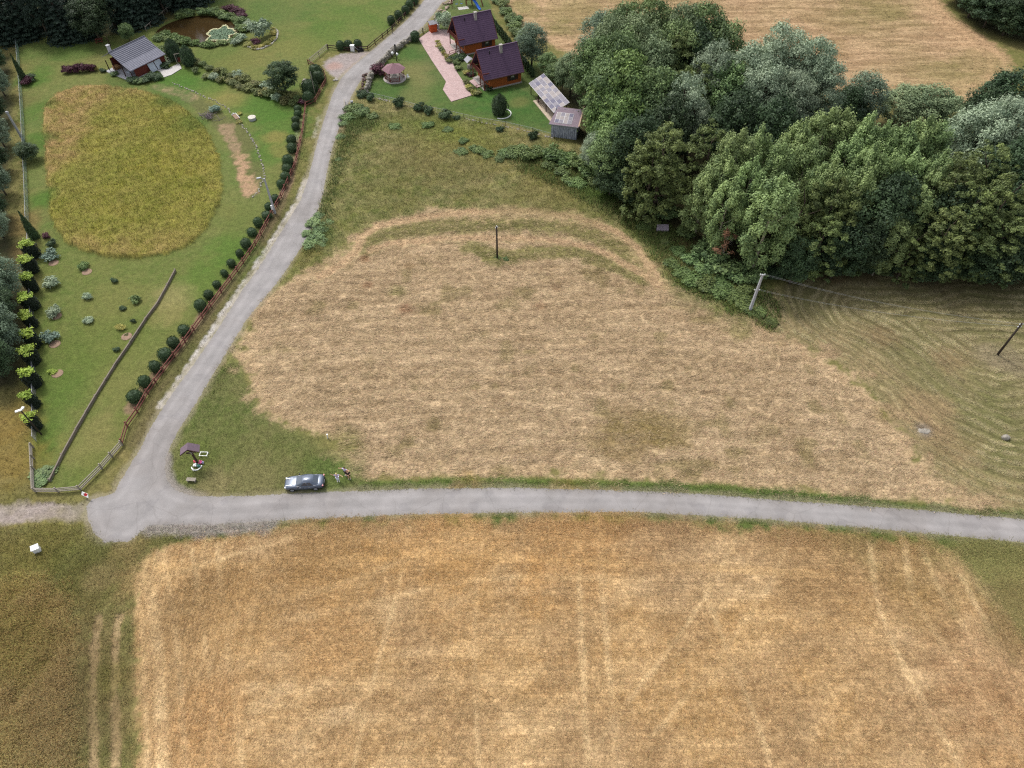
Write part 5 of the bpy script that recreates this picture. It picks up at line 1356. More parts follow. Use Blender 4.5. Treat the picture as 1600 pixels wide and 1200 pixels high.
mb = MB(); mb.slab([(0, 0, 4.72), (L_, 0, 4.72), (L_, 3.6, 2.9), (0, 3.6, 2.9)], .08); part(mb, "rear_roof", m_greyroof, t, label="plain grey rear slope")
mb = MB(); mb.tube([(-.05, 0, 4.78), (L_ + .05, 0, 4.78)], .09, 8); part(mb, "ridge_cap", m_steel, t)
mb = MB(); mb.box((1.0, 1.0, 4.75), (.55, .55, 1.7)); mb.box((1.0, 1.0, 5.65), (.7, .7, .12)); part(mb, "chimney", m_concrete, rf)
mb = MB()
for i in range(12):
    z = .1 + i * .19
    mb.box((L_ / 2 + .5, -4.9, z), (L_ - 1.4, .12, .17)); 
    mb.box((L_ - .3, -1.0, z), (.12, 7.66, .17)); mb.box((3.6, -1.4, z), (.12, 6.86, .17)); mb.box((L_ / 2 + .5, 2.9, z), (L_ - 1.4, .12, .17))
part(mb, "wall", m_brown, t)
for x in (3.6, L_ - .3):
    mb = MB(); a_ = [(x - .05, -4.9, 2.32), (x - .05, 2.9, 2.32), (x - .05, 2.9, 3.1), (x - .05, 0, 4.6), (x - .05, -3.2, 2.98), (x - .05, -4.9, 2.4)]
    mb.add(a_ + [(p[0] + .1, p[1], p[2]) for p in a_], [(0, 5, 4, 3, 2, 1), (6, 7, 8, 9, 10, 11)] + [(i, (i + 1) % 6, 6 + (i + 1) % 6, 6 + i) for i in range(6)])
    part(mb, "gable_wall", m_dark, t)
for y in (-5.0, -2.4, .6, 3.1):
    bpart("porch_post", m_dark, t, [((.25, y, 1.1 if abs(y) > 3 else 1.45), (.16, .16, 2.2 if abs(y) > 3 else 2.9))])
bpart("terrace", m_concrete, t, [((1.6, -1.0, .06), (4.4, 8.6, .2))])
for x in (5.2, 6.9):
    mb = MB(); mb.slab([(x - .75, -5.75, .12), (x + .75, -5.75, .12), (x + .75, -5.05, 1.75), (x - .75, -5.05, 1.75)], .05); part(mb, "leaning_pane", m_tarp, t)
mb = MB(); mb.bar((L_ + .3, -5.3, 0), (L_ + .1, -5.2, 2.3), .14, .14); part(mb, "corner_post", m_dark, t)
mb = MB(); mb.box((1.6, -2.6, .78), (1.5, 1.1, .08)); mb.box((1.6, -2.6, .45), (.5, .4, .6)); o = mb.build("table", m_tarp, None); o.location = lodge_o; o.rotation_euler = (0, 0, math.radians(57)); tag(o, "pale table on the lodge terrace under the metal roof", "table")
mb = MB()
for i in range(4):
    for j in range(3): mb.tube([(.9 + i * .32, 1.4, .3 + j * .24), (.9 + i * .32, 2.6, .3 + j * .24)], .11, 6)
o = mb.build("log_stack", mat("cut_logs", (156, 118, 78), .9, .3, 4), None); o.location = lodge_o; o.rotation_euler = (0, 0, math.radians(57)); tag(o, "stack of cut logs under the rear of the lodge porch", "log stack")
x, y = at(173, 72); mb = MB(); mb.tube([(0, 0, -.2), (-.15, 0, 2.6)], [.1, .08], 6); o = mb.build("dark_post", m_dark, None, loc=(x, y, 0)); tag(o, "dark leaning post behind the lodge chimney", "post")

def bench(loc, rz, label, m_, L=1.6):
    t = thing("garden_bench", label, "bench", loc, rz)
    mb = MB()
    for i in range(3): mb.box((0, -.16 + i * .16, .46), (L, .14, .05))
    part(mb, "seat", m_, t)
    for x in (-L / 2 + .15, L / 2 - .15):
        bpart("leg", m_, t, [((x, 0, .22), (.1, .4, .44))])
    return t
# red swing seat between the two dark thujas, a red cart behind the lodge
t = thing("garden_swing", "dark red garden swing seat between the two egg-shaped thujas", "swing", P3(286, 98), math.radians(28))
bpart("seat", m_brown, t, [((0, 0, .5), (1.8, .55, .08))]); bpart("backrest", m_brown, t, [((0, .28, .85), (1.8, .07, .6))])
for x in (-1.2, 1.2):
    mb = MB(); mb.bar((x, -.7, 0), (x, 0, 2.1), .1, .1); mb.bar((x, .7, 0), (x, 0, 2.1), .1, .1); part(mb, "leg", m_grey_wood, t)
mb = MB(); mb.bar((-1.3, 0, 2.1), (1.3, 0, 2.1), .1, .1); part(mb, "top_beam", m_grey_wood, t)
for x in (-.85, .85):
    mb = MB(); mb.tube([(x, 0, .54), (x, 0, 2.05)], .02, 4); part(mb, "chain", m_metal, t)
clipped("egg", *at(275, 93), 1.35, "dark egg-shaped thuja left of the red swing seat near the pond", "egg_thuja", "shrub", "egg-shaped thujas")
clipped("egg", *at(297, 102), 1.3, "dark egg-shaped thuja right of the red swing seat near the pond", "egg_thuja", "shrub", "egg-shaped thujas")
t = thing("picnic_table", "small red picnic table on the bare patch behind the lodge", "table", P3(156, 66), .3)
bpart("tabletop", m_brown, t, [((0, 0, .74), (1.6, .8, .06))])
for s_ in (-1, 1): bpart("bench_seat", m_brown, t, [((0, s_ * .75, .44), (1.6, .28, .05))])
for x in (-.6, .6):
    mb = MB(); mb.bar((x, -.7, 0), (x, .2, .72), .08, .08); mb.bar((x, .7, 0), (x, -.2, .72), .08, .08); part(mb, "leg", m_brown, t)

# ---------------------------------------------------------------- solar carport and the shed
def panels(parent, o_, ux, uy, nx, ny, thick=.05, gap=.035):
    """framed cells laid out over ux * uy from corner o_"""
    o_, ux, uy = Vector(o_), Vector(ux), Vector(uy)
    n_ = ux.cross(uy).normalized()
    cells = {}
    for i in range(nx):
        for j in range(ny):
            mi = R.choice(3, p=[.45, .3, .25])
            g = [gap / ux.length, gap / uy.length]
            a0, a1 = (i + .0) / nx + g[0] * (2.2 if i == nx // 2 else 1), (i + 1) / nx - g[0]
            b0, b1 = j / ny + g[1], (j + 1) / ny - g[1]
            mb = MB()
            q = [o_ + ux * a + uy * b for a, b in ((a0, b0), (a1, b0), (a1, b1), (a0, b1))]
            mb.slab([p + n_ * .012 for p in q], .03)
            part(mb, "solar_panel", m_panel[mi], parent)
# local frame: long side along -RDir, cells 4 across the slope
A_ = P3(826, 130, 2.25); Dp = P3(865, 176, 2.25); ld = (Dp - A_).normalized(); wd = Vector((-ld.y, ld.x, 0))
LL = (Dp - A_).length; WW, RISE = 3.35, 1.45
t = thing("solar_carport", "open dark-framed carport roofed with a large field of pale solar panels", "carport", (A_.x, A_.y, 0), math.atan2(ld.y, ld.x))
mb = MB(); mb.slab([(0, 0, 2.25), (LL, 0, 2.25), (LL, WW, 2.25 + RISE), (0, WW, 2.25 + RISE)], .06); rf = part(mb, "roof_frame", m_frame, t)
panels(rf, (.04, .04, 2.285), (LL - .08, 0, 0), (0, WW - .08, RISE * (WW - .08) / WW), 10, 4)
for i in range(4):
    x = .5 + i * (LL - 1.0) / 3
    bpart("post", m_dark, t, [((x, .35, 1.13), (.15, .15, 2.26))]); bpart("post", m_dark, t, [((x, WW - .3, 1.72), (.15, .15, 3.44))])
for y, z in ((.35, 2.2), (WW - .3, 3.42)):
    mb = MB(); mb.bar((.2, y, z - .06), (LL - .2, y, z - .06), .12, .16); part(mb, "beam", m_dark, t)
mb = MB(); mb.box((LL * .62, WW / 2 - .1, .07), (LL * .72, WW + .5, .22)); part(mb, "deck", mat("pale_deck", (176, 160, 140), .9, .15, 2), t)
for y in (.1,):
    mb = MB(); mb.bar((LL * .28, y, .95), (LL * .5, y, .95), .07, .09); mb.bar((LL * .28, y, .55), (LL * .5, y, .55), .05, .07); part(mb, "railing", m_dark, t)

s0 = P3(861, 214); sx = (P3(900, 219) - s0); SW = sx.length; srz = math.atan2(sx.y, sx.x)
t = thing("boarded_shed", "old shed with peeling grey-white boards and solar panels on its plum roof", "shed", s0, srz)
SDp = 4.2; zf, zb = 2.9, 3.7
for y, h in ((0, zf), (SDp, zb)):
    for i in range(13):
        w_ = SW / 13
        bpart("plank", m_oldpaint, t, [((w_ * (i + .5), y + (.012 if i % 2 else 0), h / 2), (w_ - .03, .05, h + R.uniform(-.12, .02)))])
for x in (0, SW):
    mb = MB(); mb.add([(x - .03, .03, 0), (x - .03, SDp - .03, 0), (x - .03, SDp - .03, zb - .05), (x - .03, .03, zf - .05), (x + .03, .03, 0), (x + .03, SDp - .03, 0), (x + .03, SDp - .03, zb - .05), (x + .03, .03, zf - .05)],
                      [(0, 3, 2, 1), (4, 5, 6, 7), (0, 1, 5, 4), (1, 2, 6, 5), (2, 3, 7, 6), (3, 0, 4, 7)]); part(mb, "side_wall", m_oldpaint, t)
mb = MB(); mb.slab([(-.5, -.35, zf), (SW + .4, -.35, zf), (SW + .3, SDp + .5, zb + .05), (.3, SDp + .5, zb + .05)], .09); rf = part(mb, "roof", mat("plum_shed_roof", (118, 104, 112), .8, .12, 2), t)
mb = MB(); mb.bar((-.5, -.36, zf - .08), (SW + .4, -.36, zf - .08), .04, .14); part(mb, "gutter", m_metal, t)
sl = (zb - zf + .05) / (SDp + .85)
mb = MB(); mb.slab([(.45, .15, zf + .5 * sl + .06), (3.75, .15, zf + .5 * sl + .06), (3.75, 3.15, zf + 3.5 * sl + .06), (.45, 3.15, zf + 3.5 * sl + .06)], .04); fr_ = part(mb, "panel_frame", m_frame, rf)
for o in []: pass
panels(rf, (.48, .18, zf + .53 * sl + .062), (3.24, 0, 0), (0, 2.94, 2.94 * sl), 4, 3)
mb = MB(); mb.bar((SW + .35, -.3, zf + .1), (SW + .3, SDp + 1.5, zb + .2), .22, .1); part(mb, "edge_board", mat("raw_board", (176, 150, 128), .9, .15, 3), t)
for i, (px, py) in enumerate(((904, 184), (902, 190))):
    x, y = at(px, py); mb = MB(); mb.box((0, 0, .3), (.9, .5, .6)); mb.box((.1, .1, .7), (.7, .4, .2)); o = mb.build("timber_stack", mat("fresh_timber", (206, 184, 160), .9, .15, 3), None, loc=(x, y, 0), rot=(0, 0, .8)); tag(o, "pale timber stack beside the shed, " + ("upper one" if i == 0 else "lower one"), "timber")
for i, (px, py, tp) in enumerate(((862, 130, 98), (869, 138, 107), (878, 147, 116))):
    x, y = at(px, py); h = height_of(px, py, tp); mb = MB(); mb.tube([(0, 0, -.3), (.05, 0, h * .5), (.02, 0, h)], [.1, .09, .06], 6)
    o = mb.build("bare_pole", bark_pale, None, True, loc=(x, y, 0)); tag(o, f"pale bare pole standing behind the solar carport, {ordw(i + 1)} of three from the left", "pole", "bare poles behind the carport")

# ---------------------------------------------------------------- gazebo, gatehouse, well, playground
gx, gy = at(617, 123)
t = thing("gazebo", "six-sided wooden gazebo with a brown-pink roof on the cottage lawn", "gazebo", (gx, gy, 0), .15)
hexp = lambda r_, z: [(r_ * math.cos(math.pi / 3 * i), r_ * math.sin(math.pi / 3 * i), z) for i in range(6)]
mb = MB(); mb.lathe([(2.45, -.1), (2.45, .14)], 24); part(mb, "base", m_plinth, t)
for i in range(6):
    mb = MB(); a_, b_ = hexp(2.55, 2.2)[i], hexp(2.55, 2.2)[(i + 1) % 6]
    mb.slab([a_, b_, (0, 0, 3.35)], .06); part(mb, "roof_panel", mat("gazebo_roof", (122, 92, 98), .85, .12, 3) if i == 0 else bpy.data.materials["gazebo_roof"], t)
    p = hexp(2.05, 0)[i]; bpart("post", m_brown, t, [((p[0], p[1], 1.17), (.13, .13, 2.1))])
    if i != 5:
        a_, b_ = Vector(hexp(2.03, 0)[i]), Vector(hexp(2.03, 0)[(i + 1) % 6]); mb = MB()
        for z in (.25, .95): mb.bar(a_ + Vector((0, 0, z)), b_ + Vector((0, 0, z)), .05, .08)
        for k in range(9): q = a_.lerp(b_, (k + .5) / 9); mb.box(q + Vector((0, 0, .6)), (.07, .07, .64))
        part(mb, "railing", m_brown, t)
mb = MB(); mb.ball((0, 0, 3.42), .1, 8, 5); part(mb, "finial", m_brown, t)
mb = MB(); mb.lathe([(.55, .75), (.55, .82)], 12); mb.tube([(0, 0, .1), (0, 0, .76)], .07, 6); o = mb.build("round_table", m_curtain, None, loc=(gx, gy, 0)); tag(o, "round pale table inside the gazebo", "table")
x, y = at(638, 123)
t = thing("garden_chair", "small white garden chair on the grass right of the gazebo", "chair", (x, y, 0), .6)
bpart("seat", m_white, t, [((0, 0, .42), (.45, .45, .05))]); bpart("backrest", m_white, t, [((0, .21, .68), (.45, .04, .45))])
for sx_ in (-1, 1):
    for sy_ in (-1, 1): bpart("leg", m_white, t, [((sx_ * .19, sy_ * .19, .2), (.04, .04, .4))])

t = thing("refuse_shelter", "small orange wooden shelter with a grey roof beside the driveway gate", "shelter", P3(677, 49), .45)
mb = MB(); mb.box((0, -.6, .9), (1.5, .08, 1.8)); mb.box((-.75, .1, .9), (.08, 1.32, 1.8)); mb.box((0, .8, .9), (1.58, .08, 1.8)); part(mb, "wall", mat("orange_boards", (176, 78, 40), .75, .15, 3), t)
mb = MB(); mb.slab([(-1.1, -.9, 1.95), (1.1, -.9, 1.95), (1.1, .1, 2.5), (-1.1, .1, 2.5)], .07); mb.slab([(-1.1, .1, 2.5), (1.1, .1, 2.5), (1.1, 1.1, 1.95), (-1.1, 1.1, 1.95)], .07); part(mb, "roof", m_greyroof, t)
for y in (-.6, .8): bpart("post", m_brown, t, [((.78, y, .95), (.12, .12, 1.9))])
x, y = at(685, 45); mb = MB(); mb.box((0, 0, .45), (.5, .5, .9), taper=1.1); mb.box((0, 0, .94), (.6, .6, .08)); o = mb.build("refuse_bin", m_white, None, loc=(x, y, 0)); tag(o, "pale refuse bin under the orange shelter", "bin")

t = thing("garden_well", "small ornamental well with a grey gabled roof in the flower bed between cottages", "well", P3(734, 107), math.radians(25))
mb = MB(); mb.lathe([(.55, -.05), (.58, .35), (.55, .75)], 12); part(mb, "well_ring", m_stone, t)
for y in (-.5, .5): bpart("post", m_brown, t, [((0, y, 1.0), (.1, .1, 2.0))])
for s_ in (-1, 1):
    mb = MB(); q = [(0, -.95, 2.45), (0, .95, 2.45), (s_ * .95, .95, 1.75), (s_ * .95, -.95, 1.75)]; mb.slab(q if s_ < 0 else q[::-1], .05); part(mb, "roof_slope", m_greyroof, t)
mb = MB(); mb.tube([(0, -.45, 1.3), (0, .45, 1.3)], .1, 8); part(mb, "winch", m_brown, t)

t = thing("playground_frame", "brown wooden playground tower with swing beam and a blue slide", "playground", P3(733, 8), .2)
for x in (-.7, .7):
    for y in (-.7, .7): bpart("post", m_brown, t, [((x, y, 1.5), (.14, .14, 3.0))])
bpart("platform", m_brown, t, [((0, 0, 1.5), (1.6, 1.6, .1))]); bpart("side_board", m_brown, t, [((0, -.75, 1.95), (1.5, .05, .7)), ((-.75, 0, 1.95), (.05, 1.4, .7))])
for s_ in (-1, 1):
    mb = MB(); q = [(-.95, 0, 3.7), (.95, 0, 3.7), (.95, s_ * .95, 2.95), (-.95, s_ * .95, 2.95)]; mb.slab(q[::-1] if s_ > 0 else q, .05); part(mb, "roof_slope", m_dark, t)
mb = MB()
pts = [(.75, -.3, 1.55), (1.2, -.9, 1.25), (1.6, -1.9, .75), (1.9, -2.9, .3), (2.1, -3.6, .2)]
for a_, b_ in zip(pts[:-1], pts[1:]):
    mb.bar(a_, b_, .55, .05)
    for o_ in (-.28, .28): mb.bar((a_[0] + o_, a_[1], a_[2] + .1), (b_[0] + o_, b_[1], b_[2] + .1), .05, .2)
part(mb, "slide", m_plastic_blue, t, label="blue plastic slide")
mb = MB(); mb.bar((-.8, 0, 2.5), (-4.2, 0, 2.5), .15, .15); part(mb, "swing_beam", m_brown, t)
for y in (-1.1, 1.1):
    mb = MB(); mb.bar((-4.2, 0, 2.5), (-4.4, y, 0), .13, .13); part(mb, "swing_leg", m_brown, t)
for x in (-1.9, -3.1):
    mb = MB(); mb.box((x, 0, .5), (.5, .2, .05)); mb.tube([(x - .22, 0, .5), (x - .22, 0, 2.45)], .015, 4); mb.tube([(x + .22, 0, .5), (x + .22, 0, 2.45)], .015, 4); part(mb, "swing_seat", m_plastic_blue, t)
mb = MB(); mb.bar((3.2, -1.6, 0), (2.6, 0, 2.6), .16, .16); mb.bar((3.4, 1.6, 0), (2.6, 0, 2.6), .16, .16); mb.bar((2.6, 0, 2.55), (.7, 0, 2.55), .14, .14); part(mb, "side_frame", m_brown, t)
mb = MB(); mb.box((0, 0, .03), (2.6, 1.4, .08)); o = mb.build("sand_slab", pale, None, loc=P3(724, 13), rot=(0, 0, .3)); tag(o, "pale slab on the ground below the playground tower", "slab")

# ---------------------------------------------------------------- fences
UP = MB(); UP.box((0, 0, .5), (1, 1, 1.0)); post_mesh = UP.mesh("fence_post")
UR = MB(); UR.box((.5, 0, 0), (1, 1, 1)); rail_mesh = UR.mesh("fence_rail")
_mc = {}
def shared(me, m_):
    k = (me.name, m_.name)
    if k not in _mc:
        c = me.copy(); c.materials.clear(); c.materials.append(m_); _mc[k] = c
    return _mc[k]
def rail_fence(name, label, cat, px, ph=1.1, rails=(.45, .9), gap=2.6, m_=None, pw=.13, rw=(.06, .12), group=None, pn="post", rn="rail", jit=.03, m_post=None):
    P = [Vector((*at(*q), 0)) for q in px]
    base = P[0]
    t = thing(name, label, cat, base, 0, group)
    pm, rm_ = shared(post_mesh, m_post or m_), shared(rail_mesh, m_)
    pts = []
    for a_, b_ in zip(P[:-1], P[1:]):
        k = max(1, round((b_ - a_).length / gap))
        pts += [a_.lerp(b_, i / k) for i in range(k)]
    pts.append(P[-1])
    for i, p in enumerate(pts):
        q = p - base; d = (pts[min(i + 1, len(pts) - 1)] - pts[max(i - 1, 0)])
        link(pn, pm, None, t, (q.x, q.y, -.1), (R.normal(0, jit), R.normal(0, jit), math.atan2(d.y, d.x)), (pw, pw, ph + .1 + R.uniform(-.06, .06)))
        if i + 1 < len(pts):
            n_ = pts[i + 1] - base; dd = n_ - q
            for z in rails:
                dz = R.normal(0, jit * .7)
                e = Vector((dd.x, dd.y, dz)); off = Vector((-dd.y, dd.x, 0)).normalized() * (pw * .5 + .02)
                link(rn, rm_, None, t, (q.x + off.x, q.y + off.y, z), (0, -math.atan2(dz, dd.length), math.atan2(dd.y, dd.x)), (dd.length + .1, rw[0], rw[1]))
    return t
rail_fence("rail_fence", "long red-brown wooden rail fence along the lane, round the garden", "fence",
           [(482, 101), (507, 117), (509, 130), (500, 147), (493, 160), (478, 167), (473, 209), (461, 262), (440, 309), (400, 384), (381, 412), (362, 438), (330, 480), (290, 536), (256, 582), (232, 616), (216, 645), (200, 667), (192, 694)], 1.15, (.4, .95), 2.6, m_fence, .14, (.08, .17))
rail_fence("rail_fence", "grey weathered rail fence closing the garden's lower corner by the gravel track", "fence", [(192, 696), (160, 733), (127, 766), (92, 769), (57, 769), (55, 735), (53, 700)], 1.15, (.35, .65, .98), 2.4, m_grey_wood, .16, (.08, .13))
rail_fence("rail_fence", "dark brown rail fence along the upper lane beside the garden lawn", "fence", [(513, 77), (545, 81), (575, 79), (598, 60), (614, 47), (632, 28), (648, 10), (662, -12)], 1.1, (.4, .9), 2.8, m_dark, .14, (.08, .16))
rail_fence("field_gate", "pale grey gate fence at the head of the gravel lay-by", "gate", [(485, 100), (499, 89), (512, 78)], 1.25, (.3, .65, 1.0, 1.2), 4.5, m_grey_wood, .12, (.06, .08))
rail_fence("pond_railing", "pale pole railing curving along the far bank of the pond", "railing", [(229, 49), (242, 37), (256, 25), (262, 19), (280, 11), (300, 5), (322, 3)], 1.0, (.95,), 2.6, m_grey_wood, .1, (.1, .1))
rail_fence("driveway_gate", "grey metal driveway gate with dark posts standing open by the pink paving", "gate", [(651, 60), (661, 52), (671, 47)], 1.3, (.3, .6, .9, 1.2), 3.6, m_metal, .16, (.04, .05), m_post=m_black, rn="bar")
rail_fence("patio_fence", "low brown fence at the front of the nearer cottage's patio", "fence", [(744, 140), (752, 137), (759, 134)], .9, (.3, .8), 1.2, m_brown, .1, (.05, .08))
rail_fence("patio_fence", "low brown fence at the front of the farther cottage's patio", "fence", [(703, 86), (712, 83), (719, 81)], .9, (.3, .8), 1.2, m_brown, .1, (.05, .08))
# the low wall of weathered logs across the garden
rail_fence("log_edging", "long low wall of weathered grey logs running down across the garden", "wall", [(274, 424), (262, 447), (246, 476), (228, 500), (204, 537), (180, 572), (150, 620), (120, 672), (98, 712), (78, 752)], .5, (.1, .26, .42), 3.0, m_log_wall, .15, (.15, .15), pn="stake", rn="log", jit=.04)
# wire fences: posts, wires and fine mesh
def wire_fence(label, px, h=1.4, gap=3.0, m_post_=None, mesh_step=.16, m_w=None, base_h=0.0):
    t = rail_fence("wire_fence", label, "fence", px, h, (h - .05,) if not base_h else (h - .05, base_h * .5), gap, m_metal if not base_h else m_stone, .06, (.03, .03) if not base_h else (.03, .03), m_post=m_post_ or m_metal)
    P = [Vector((*at(*q), 0)) for q in px]; b0 = P[0]
    mb = MB()
    for a_, b_ in zip(P[:-1], P[1:]):
        a_, b_ = a_ - b0, b_ - b0; L = (b_ - a_).length
        z = .08
        while z < h:
            mb.bar((a_.x, a_.y, z), (b_.x, b_.y, z), .009, .009); z += mesh_step
        k = int(L / (mesh_step * 1.5))
        for i in range(k):
            q = a_.lerp(b_, i / k); mb.box((q.x, q.y, h / 2), (.008, .008, h - .05))
    o = part(mb, "wire_mesh", m_w or m_mesh, t); o["kind"] = "stuff"
    return t
wire_fence("green wire mesh fence along the left side of the garden", [(27, 50), (32, 110), (37, 180), (42, 270), (46, 360)], 1.5, 3.0, None, .12)
wire_fence("grey wire mesh fence beside the golden-topped hedge", [(47, 365), (52, 480), (56, 590), (57, 690)], 1.3, 3.0, None, .2, m_metal)
t = wire_fence("thin wire fence with a low stone base below the cottage lawn", [(568, 150), (600, 157), (650, 170), (700, 180), (750, 192), (790, 198), (832, 208), (866, 218)], 1.1, 3.2, m_dark, .22, m_metal)
P = [Vector((*at(*q), 0)) for q in [(568, 150), (600, 157), (650, 170), (700, 180), (750, 192), (790, 198), (832, 208), (866, 218)]]
STONE = []
for k in range(4):
    mb = MB(); mb.ball((0, 0, .35), (.5, .42, .42), 7, 5, .18); STONE.append(mb.mesh("stone"))
def stones(parent, base, pts, size, m_, gap=1.0, jit=.1, name="stone", zf=1.0):
    for a_, b_ in zip(pts[:-1], pts[1:]):
        n_ = max(1, int((b_ - a_).length / (size * gap)))
        for i in range(n_):
            q = a_.lerp(b_, (i + R.random() * .5) / n_) - base + Vector((R.normal(0, jit), R.normal(0, jit), 0))
            s_ = size * R.uniform(.7, 1.25)
            link(name, shared(STONE[R.integers(4)], m_), None, parent, (q.x, q.y, -.08 * size), (0, 0, R.uniform(0, 6.28)), (s_, s_ * R.uniform(.7, 1), s_ * zf * R.uniform(.7, 1.1)))
stones(t, P[0], P, .62, m_stone, 1.0, .08, zf=.6)
# pale stone edging of the dug bed, retaining wall, rock lines
m_edge = mat("mixed_edging_stone", (160, 154, 142), .95, .35, 2.0, .3)
def stone_row(name, label, cat, px, size, m_, gap=1.0, jit=.1, rows=1, zf=.9):
    P = [Vector((*at(*q), 0)) for q in px]
    t = thing(name, label, cat, P[0])
    for r_ in range(rows):
        P2 = [p + Vector((0, .0, 0)) for p in P]
        n0 = len(t.children)
        stones(t, P[0], P2, size, m_, gap, jit, zf=zf)
        if r_:
            for c in list(t.children)[n0:]: c.location.z += size * .5 * r_
    return t
stone_row("stone_edging", "line of small pale stones edging the dug bed in the garden", "edging", [(272, 130), (300, 143), (335, 158), (356, 170), (366, 180), (382, 200), (395, 220), (404, 238), (411, 258), (413, 278), (406, 294), (395, 311)], .36, m_edge, 1.15, .14)
stone_row("retaining_wall", "grey stone retaining wall curving between the lane and the gazebo lawn", "wall", [(647, 62), (635, 68), (620, 80), (606, 92), (592, 106), (583, 118), (577, 132), (572, 146)], .85, m_stone, .62, .12, 3, 1.0)
stone_row("rock_line", "line of dark rocks on the bank beside the lane, below the gazebo", "rocks", [(572, 115), (568, 128), (565, 140), (563, 150)], .7, mat("dark_rock", (92, 76, 70), .95, .3, 3, .3), .7, .2)
stone_row("rock_bank", "pale rubble bank along the lane beside the playground", "rocks", [(712, -4), (702, 6), (692, 16), (684, 27), (676, 34)], .8, mat("tan_rock", (164, 146, 130), .95, .25, 3, .3), .55, .6)
x, y = at(480, 131)
t = thing("stone_ring", "round pale gravel bed with a pile of grey boulders beside the round dark tree", "rocks", (x, y, 0))
mb = MB(); mb.lathe([(1.25, -.02), (1.25, .06), (1.0, .08)], 18); part(mb, "gravel_bed", m_paleston, t)
for k in range(6): link("boulder", shared(STONE[k % 4], m_stone), None, t, (R.normal(0, .4), R.normal(0, .4), .02), (0, 0, k), (1.0, .9, 1.1))
# ---------------------------------------------------------------- poles, lamps and wires
m_pole = mat("tarred_pole", (58, 50, 44), .9, .3, 4)
def insulators(t, h, offs, arm=None):
    if arm:
        mb = MB(); mb.box((0, 0, arm[0]), (arm[1], .1, .1)); part(mb, "crossarm", m_metal, t)
    for x, z in offs:
        mb = MB(); mb.lathe([(.05, 0), (.08, .06), (.05, .12), (.07, .17), (.02, .22)], 8, (x, 0, z)); part(mb, "insulator", m_insul, t)
def pole(name, label, px, top, m_, r0, r1, square=False, rz=0.0):
    x, y = at(*px); h = height_of(*px, top)
    t = thing(name, label, "utility pole", (x, y, 0), rz)
    mb = MB()
    if square: mb.box((0, 0, h / 2 - .2), (r0 * 2, r0 * 2, h + .4), taper=r1 / r0)
    else: mb.tube([(0, 0, -.4), (0, 0, h * .5), (0, 0, h)], [r0, (r0 + r1) / 2, r1], 10)
    part(mb, "pole_shaft", m_, t, not square)
    return t, h
t, hC = pole("wooden_pole", "dark wooden pole standing alone at the top of the hay field", (777, 405), 354, m_pole, .16, .12)
insulators(t, hC, [(-.16, hC - .35), (.16, hC - .2), (0, hC)])
t, hB = pole("wooden_pole", "dark wooden pole on the mown field at the far right", (1558, 555), 505, m_pole, .17, .12)
insulators(t, hB, [(-.2, hB - .3), (.2, hB - .3), (-.2, hB - .75), (.2, hB - .75)]); B_ = Vector((*at(1558, 555), hB))
t, hA = pole("concrete_pole", "pale grey concrete pole at the corner of the hay field and wood", (1171, 487), 429, m_concrete, .2, .12, True)
insulators(t, hA, [(-.3, hA - .05), (.3, hA - .05), (-.35, hA - 3.0), (.35, hA - 3.0)], (hA - .1, .8)); A0 = Vector((*at(1171, 487), hA))
t, hL = pole("concrete_pole", "pale concrete pole at the left fence above the dark round bush", (37, 220), 174, m_concrete, .19, .13, True)
mb = MB(); mb.box((0, 0, hL - .2), (.5, .25, .3)); part(mb, "pole_cap", m_concrete, t)
t, hS = pole("street_lamp", "grey concrete street lamp beside the red-brown fence along the lane", (430, 334), 279, m_concrete, .17, .11, True)
mb = MB(); mb.bar((0, 0, hS - .1), (-.5, -.2, hS + .25), .09, .09); part(mb, "lamp_arm", m_metal, t)
mb = MB(); mb.box((-.75, -.3, hS + .3), (.7, .28, .16), .4); part(mb, "lamp_head", m_metal, t)
mb = MB(); mb.box((-.12, -.24, 1.5), (.34, .2, .8)); part(mb, "meter_box", m_white, t)
t, hW = pole("street_lamp", "dark leaning lamp post with a white head beside the golden hedge", (65, 679), 641, m_pole, .1, .08)
mb = MB(); mb.box((-.15, -.1, hW + .05), (.8, .3, .14), .5); mb.box((.22, .25, hW + .12), (.3, .4, .14), 0); part(mb, "lamp_head", m_white, t)
t, h_ = pole("garden_pole", "thin pale pole leaning beside the round gravel bed in the garden", (494, 154), 112, m_grey_wood, .06, .05)
t, h_ = pole("lamp_post", "black lamp post on the stone wall behind the gazebo", (620, 96), 72, m_black, .1, .07)
mb = MB(); mb.lathe([(.05, 0), (.2, .08), (.22, .3), (.05, .42)], 10, (0, 0, h_)); part(mb, "lamp_head", m_black, t)
t, h_ = pole("lamp_post", "short dark post at the roadside by the dark rail fence", (613, 52), 41, m_black, .09, .07)
for i, (px, py) in enumerate(((614, 90), (621, 92))):
    x, y = at(px, py); t = thing("globe_lamp", f"white globe garden lamp by the stone wall behind the gazebo, {'left' if i == 0 else 'right'} of the black post", "lamp", (x, y, 0), 0, "white globe lamps")
    mb = MB(); mb.tube([(0, 0, -.1), (0, 0, .75)], .05, 6); part(mb, "lamp_stem", m_black, t)
    mb = MB(); mb.ball((0, 0, 1.02), .32, 12, 8); part(mb, "globe", m_white, t, True)
x, y = at(541, 179); mb = MB(); mb.bar((0, 0, .12), (at(538, 158)[0] - x, at(538, 158)[1] - y, .5), .16, .05); o = mb.build("plank", m_grey_wood, None, loc=(x, y, 0)); tag(o, "long pale plank lying on the bank right of the lane", "plank")
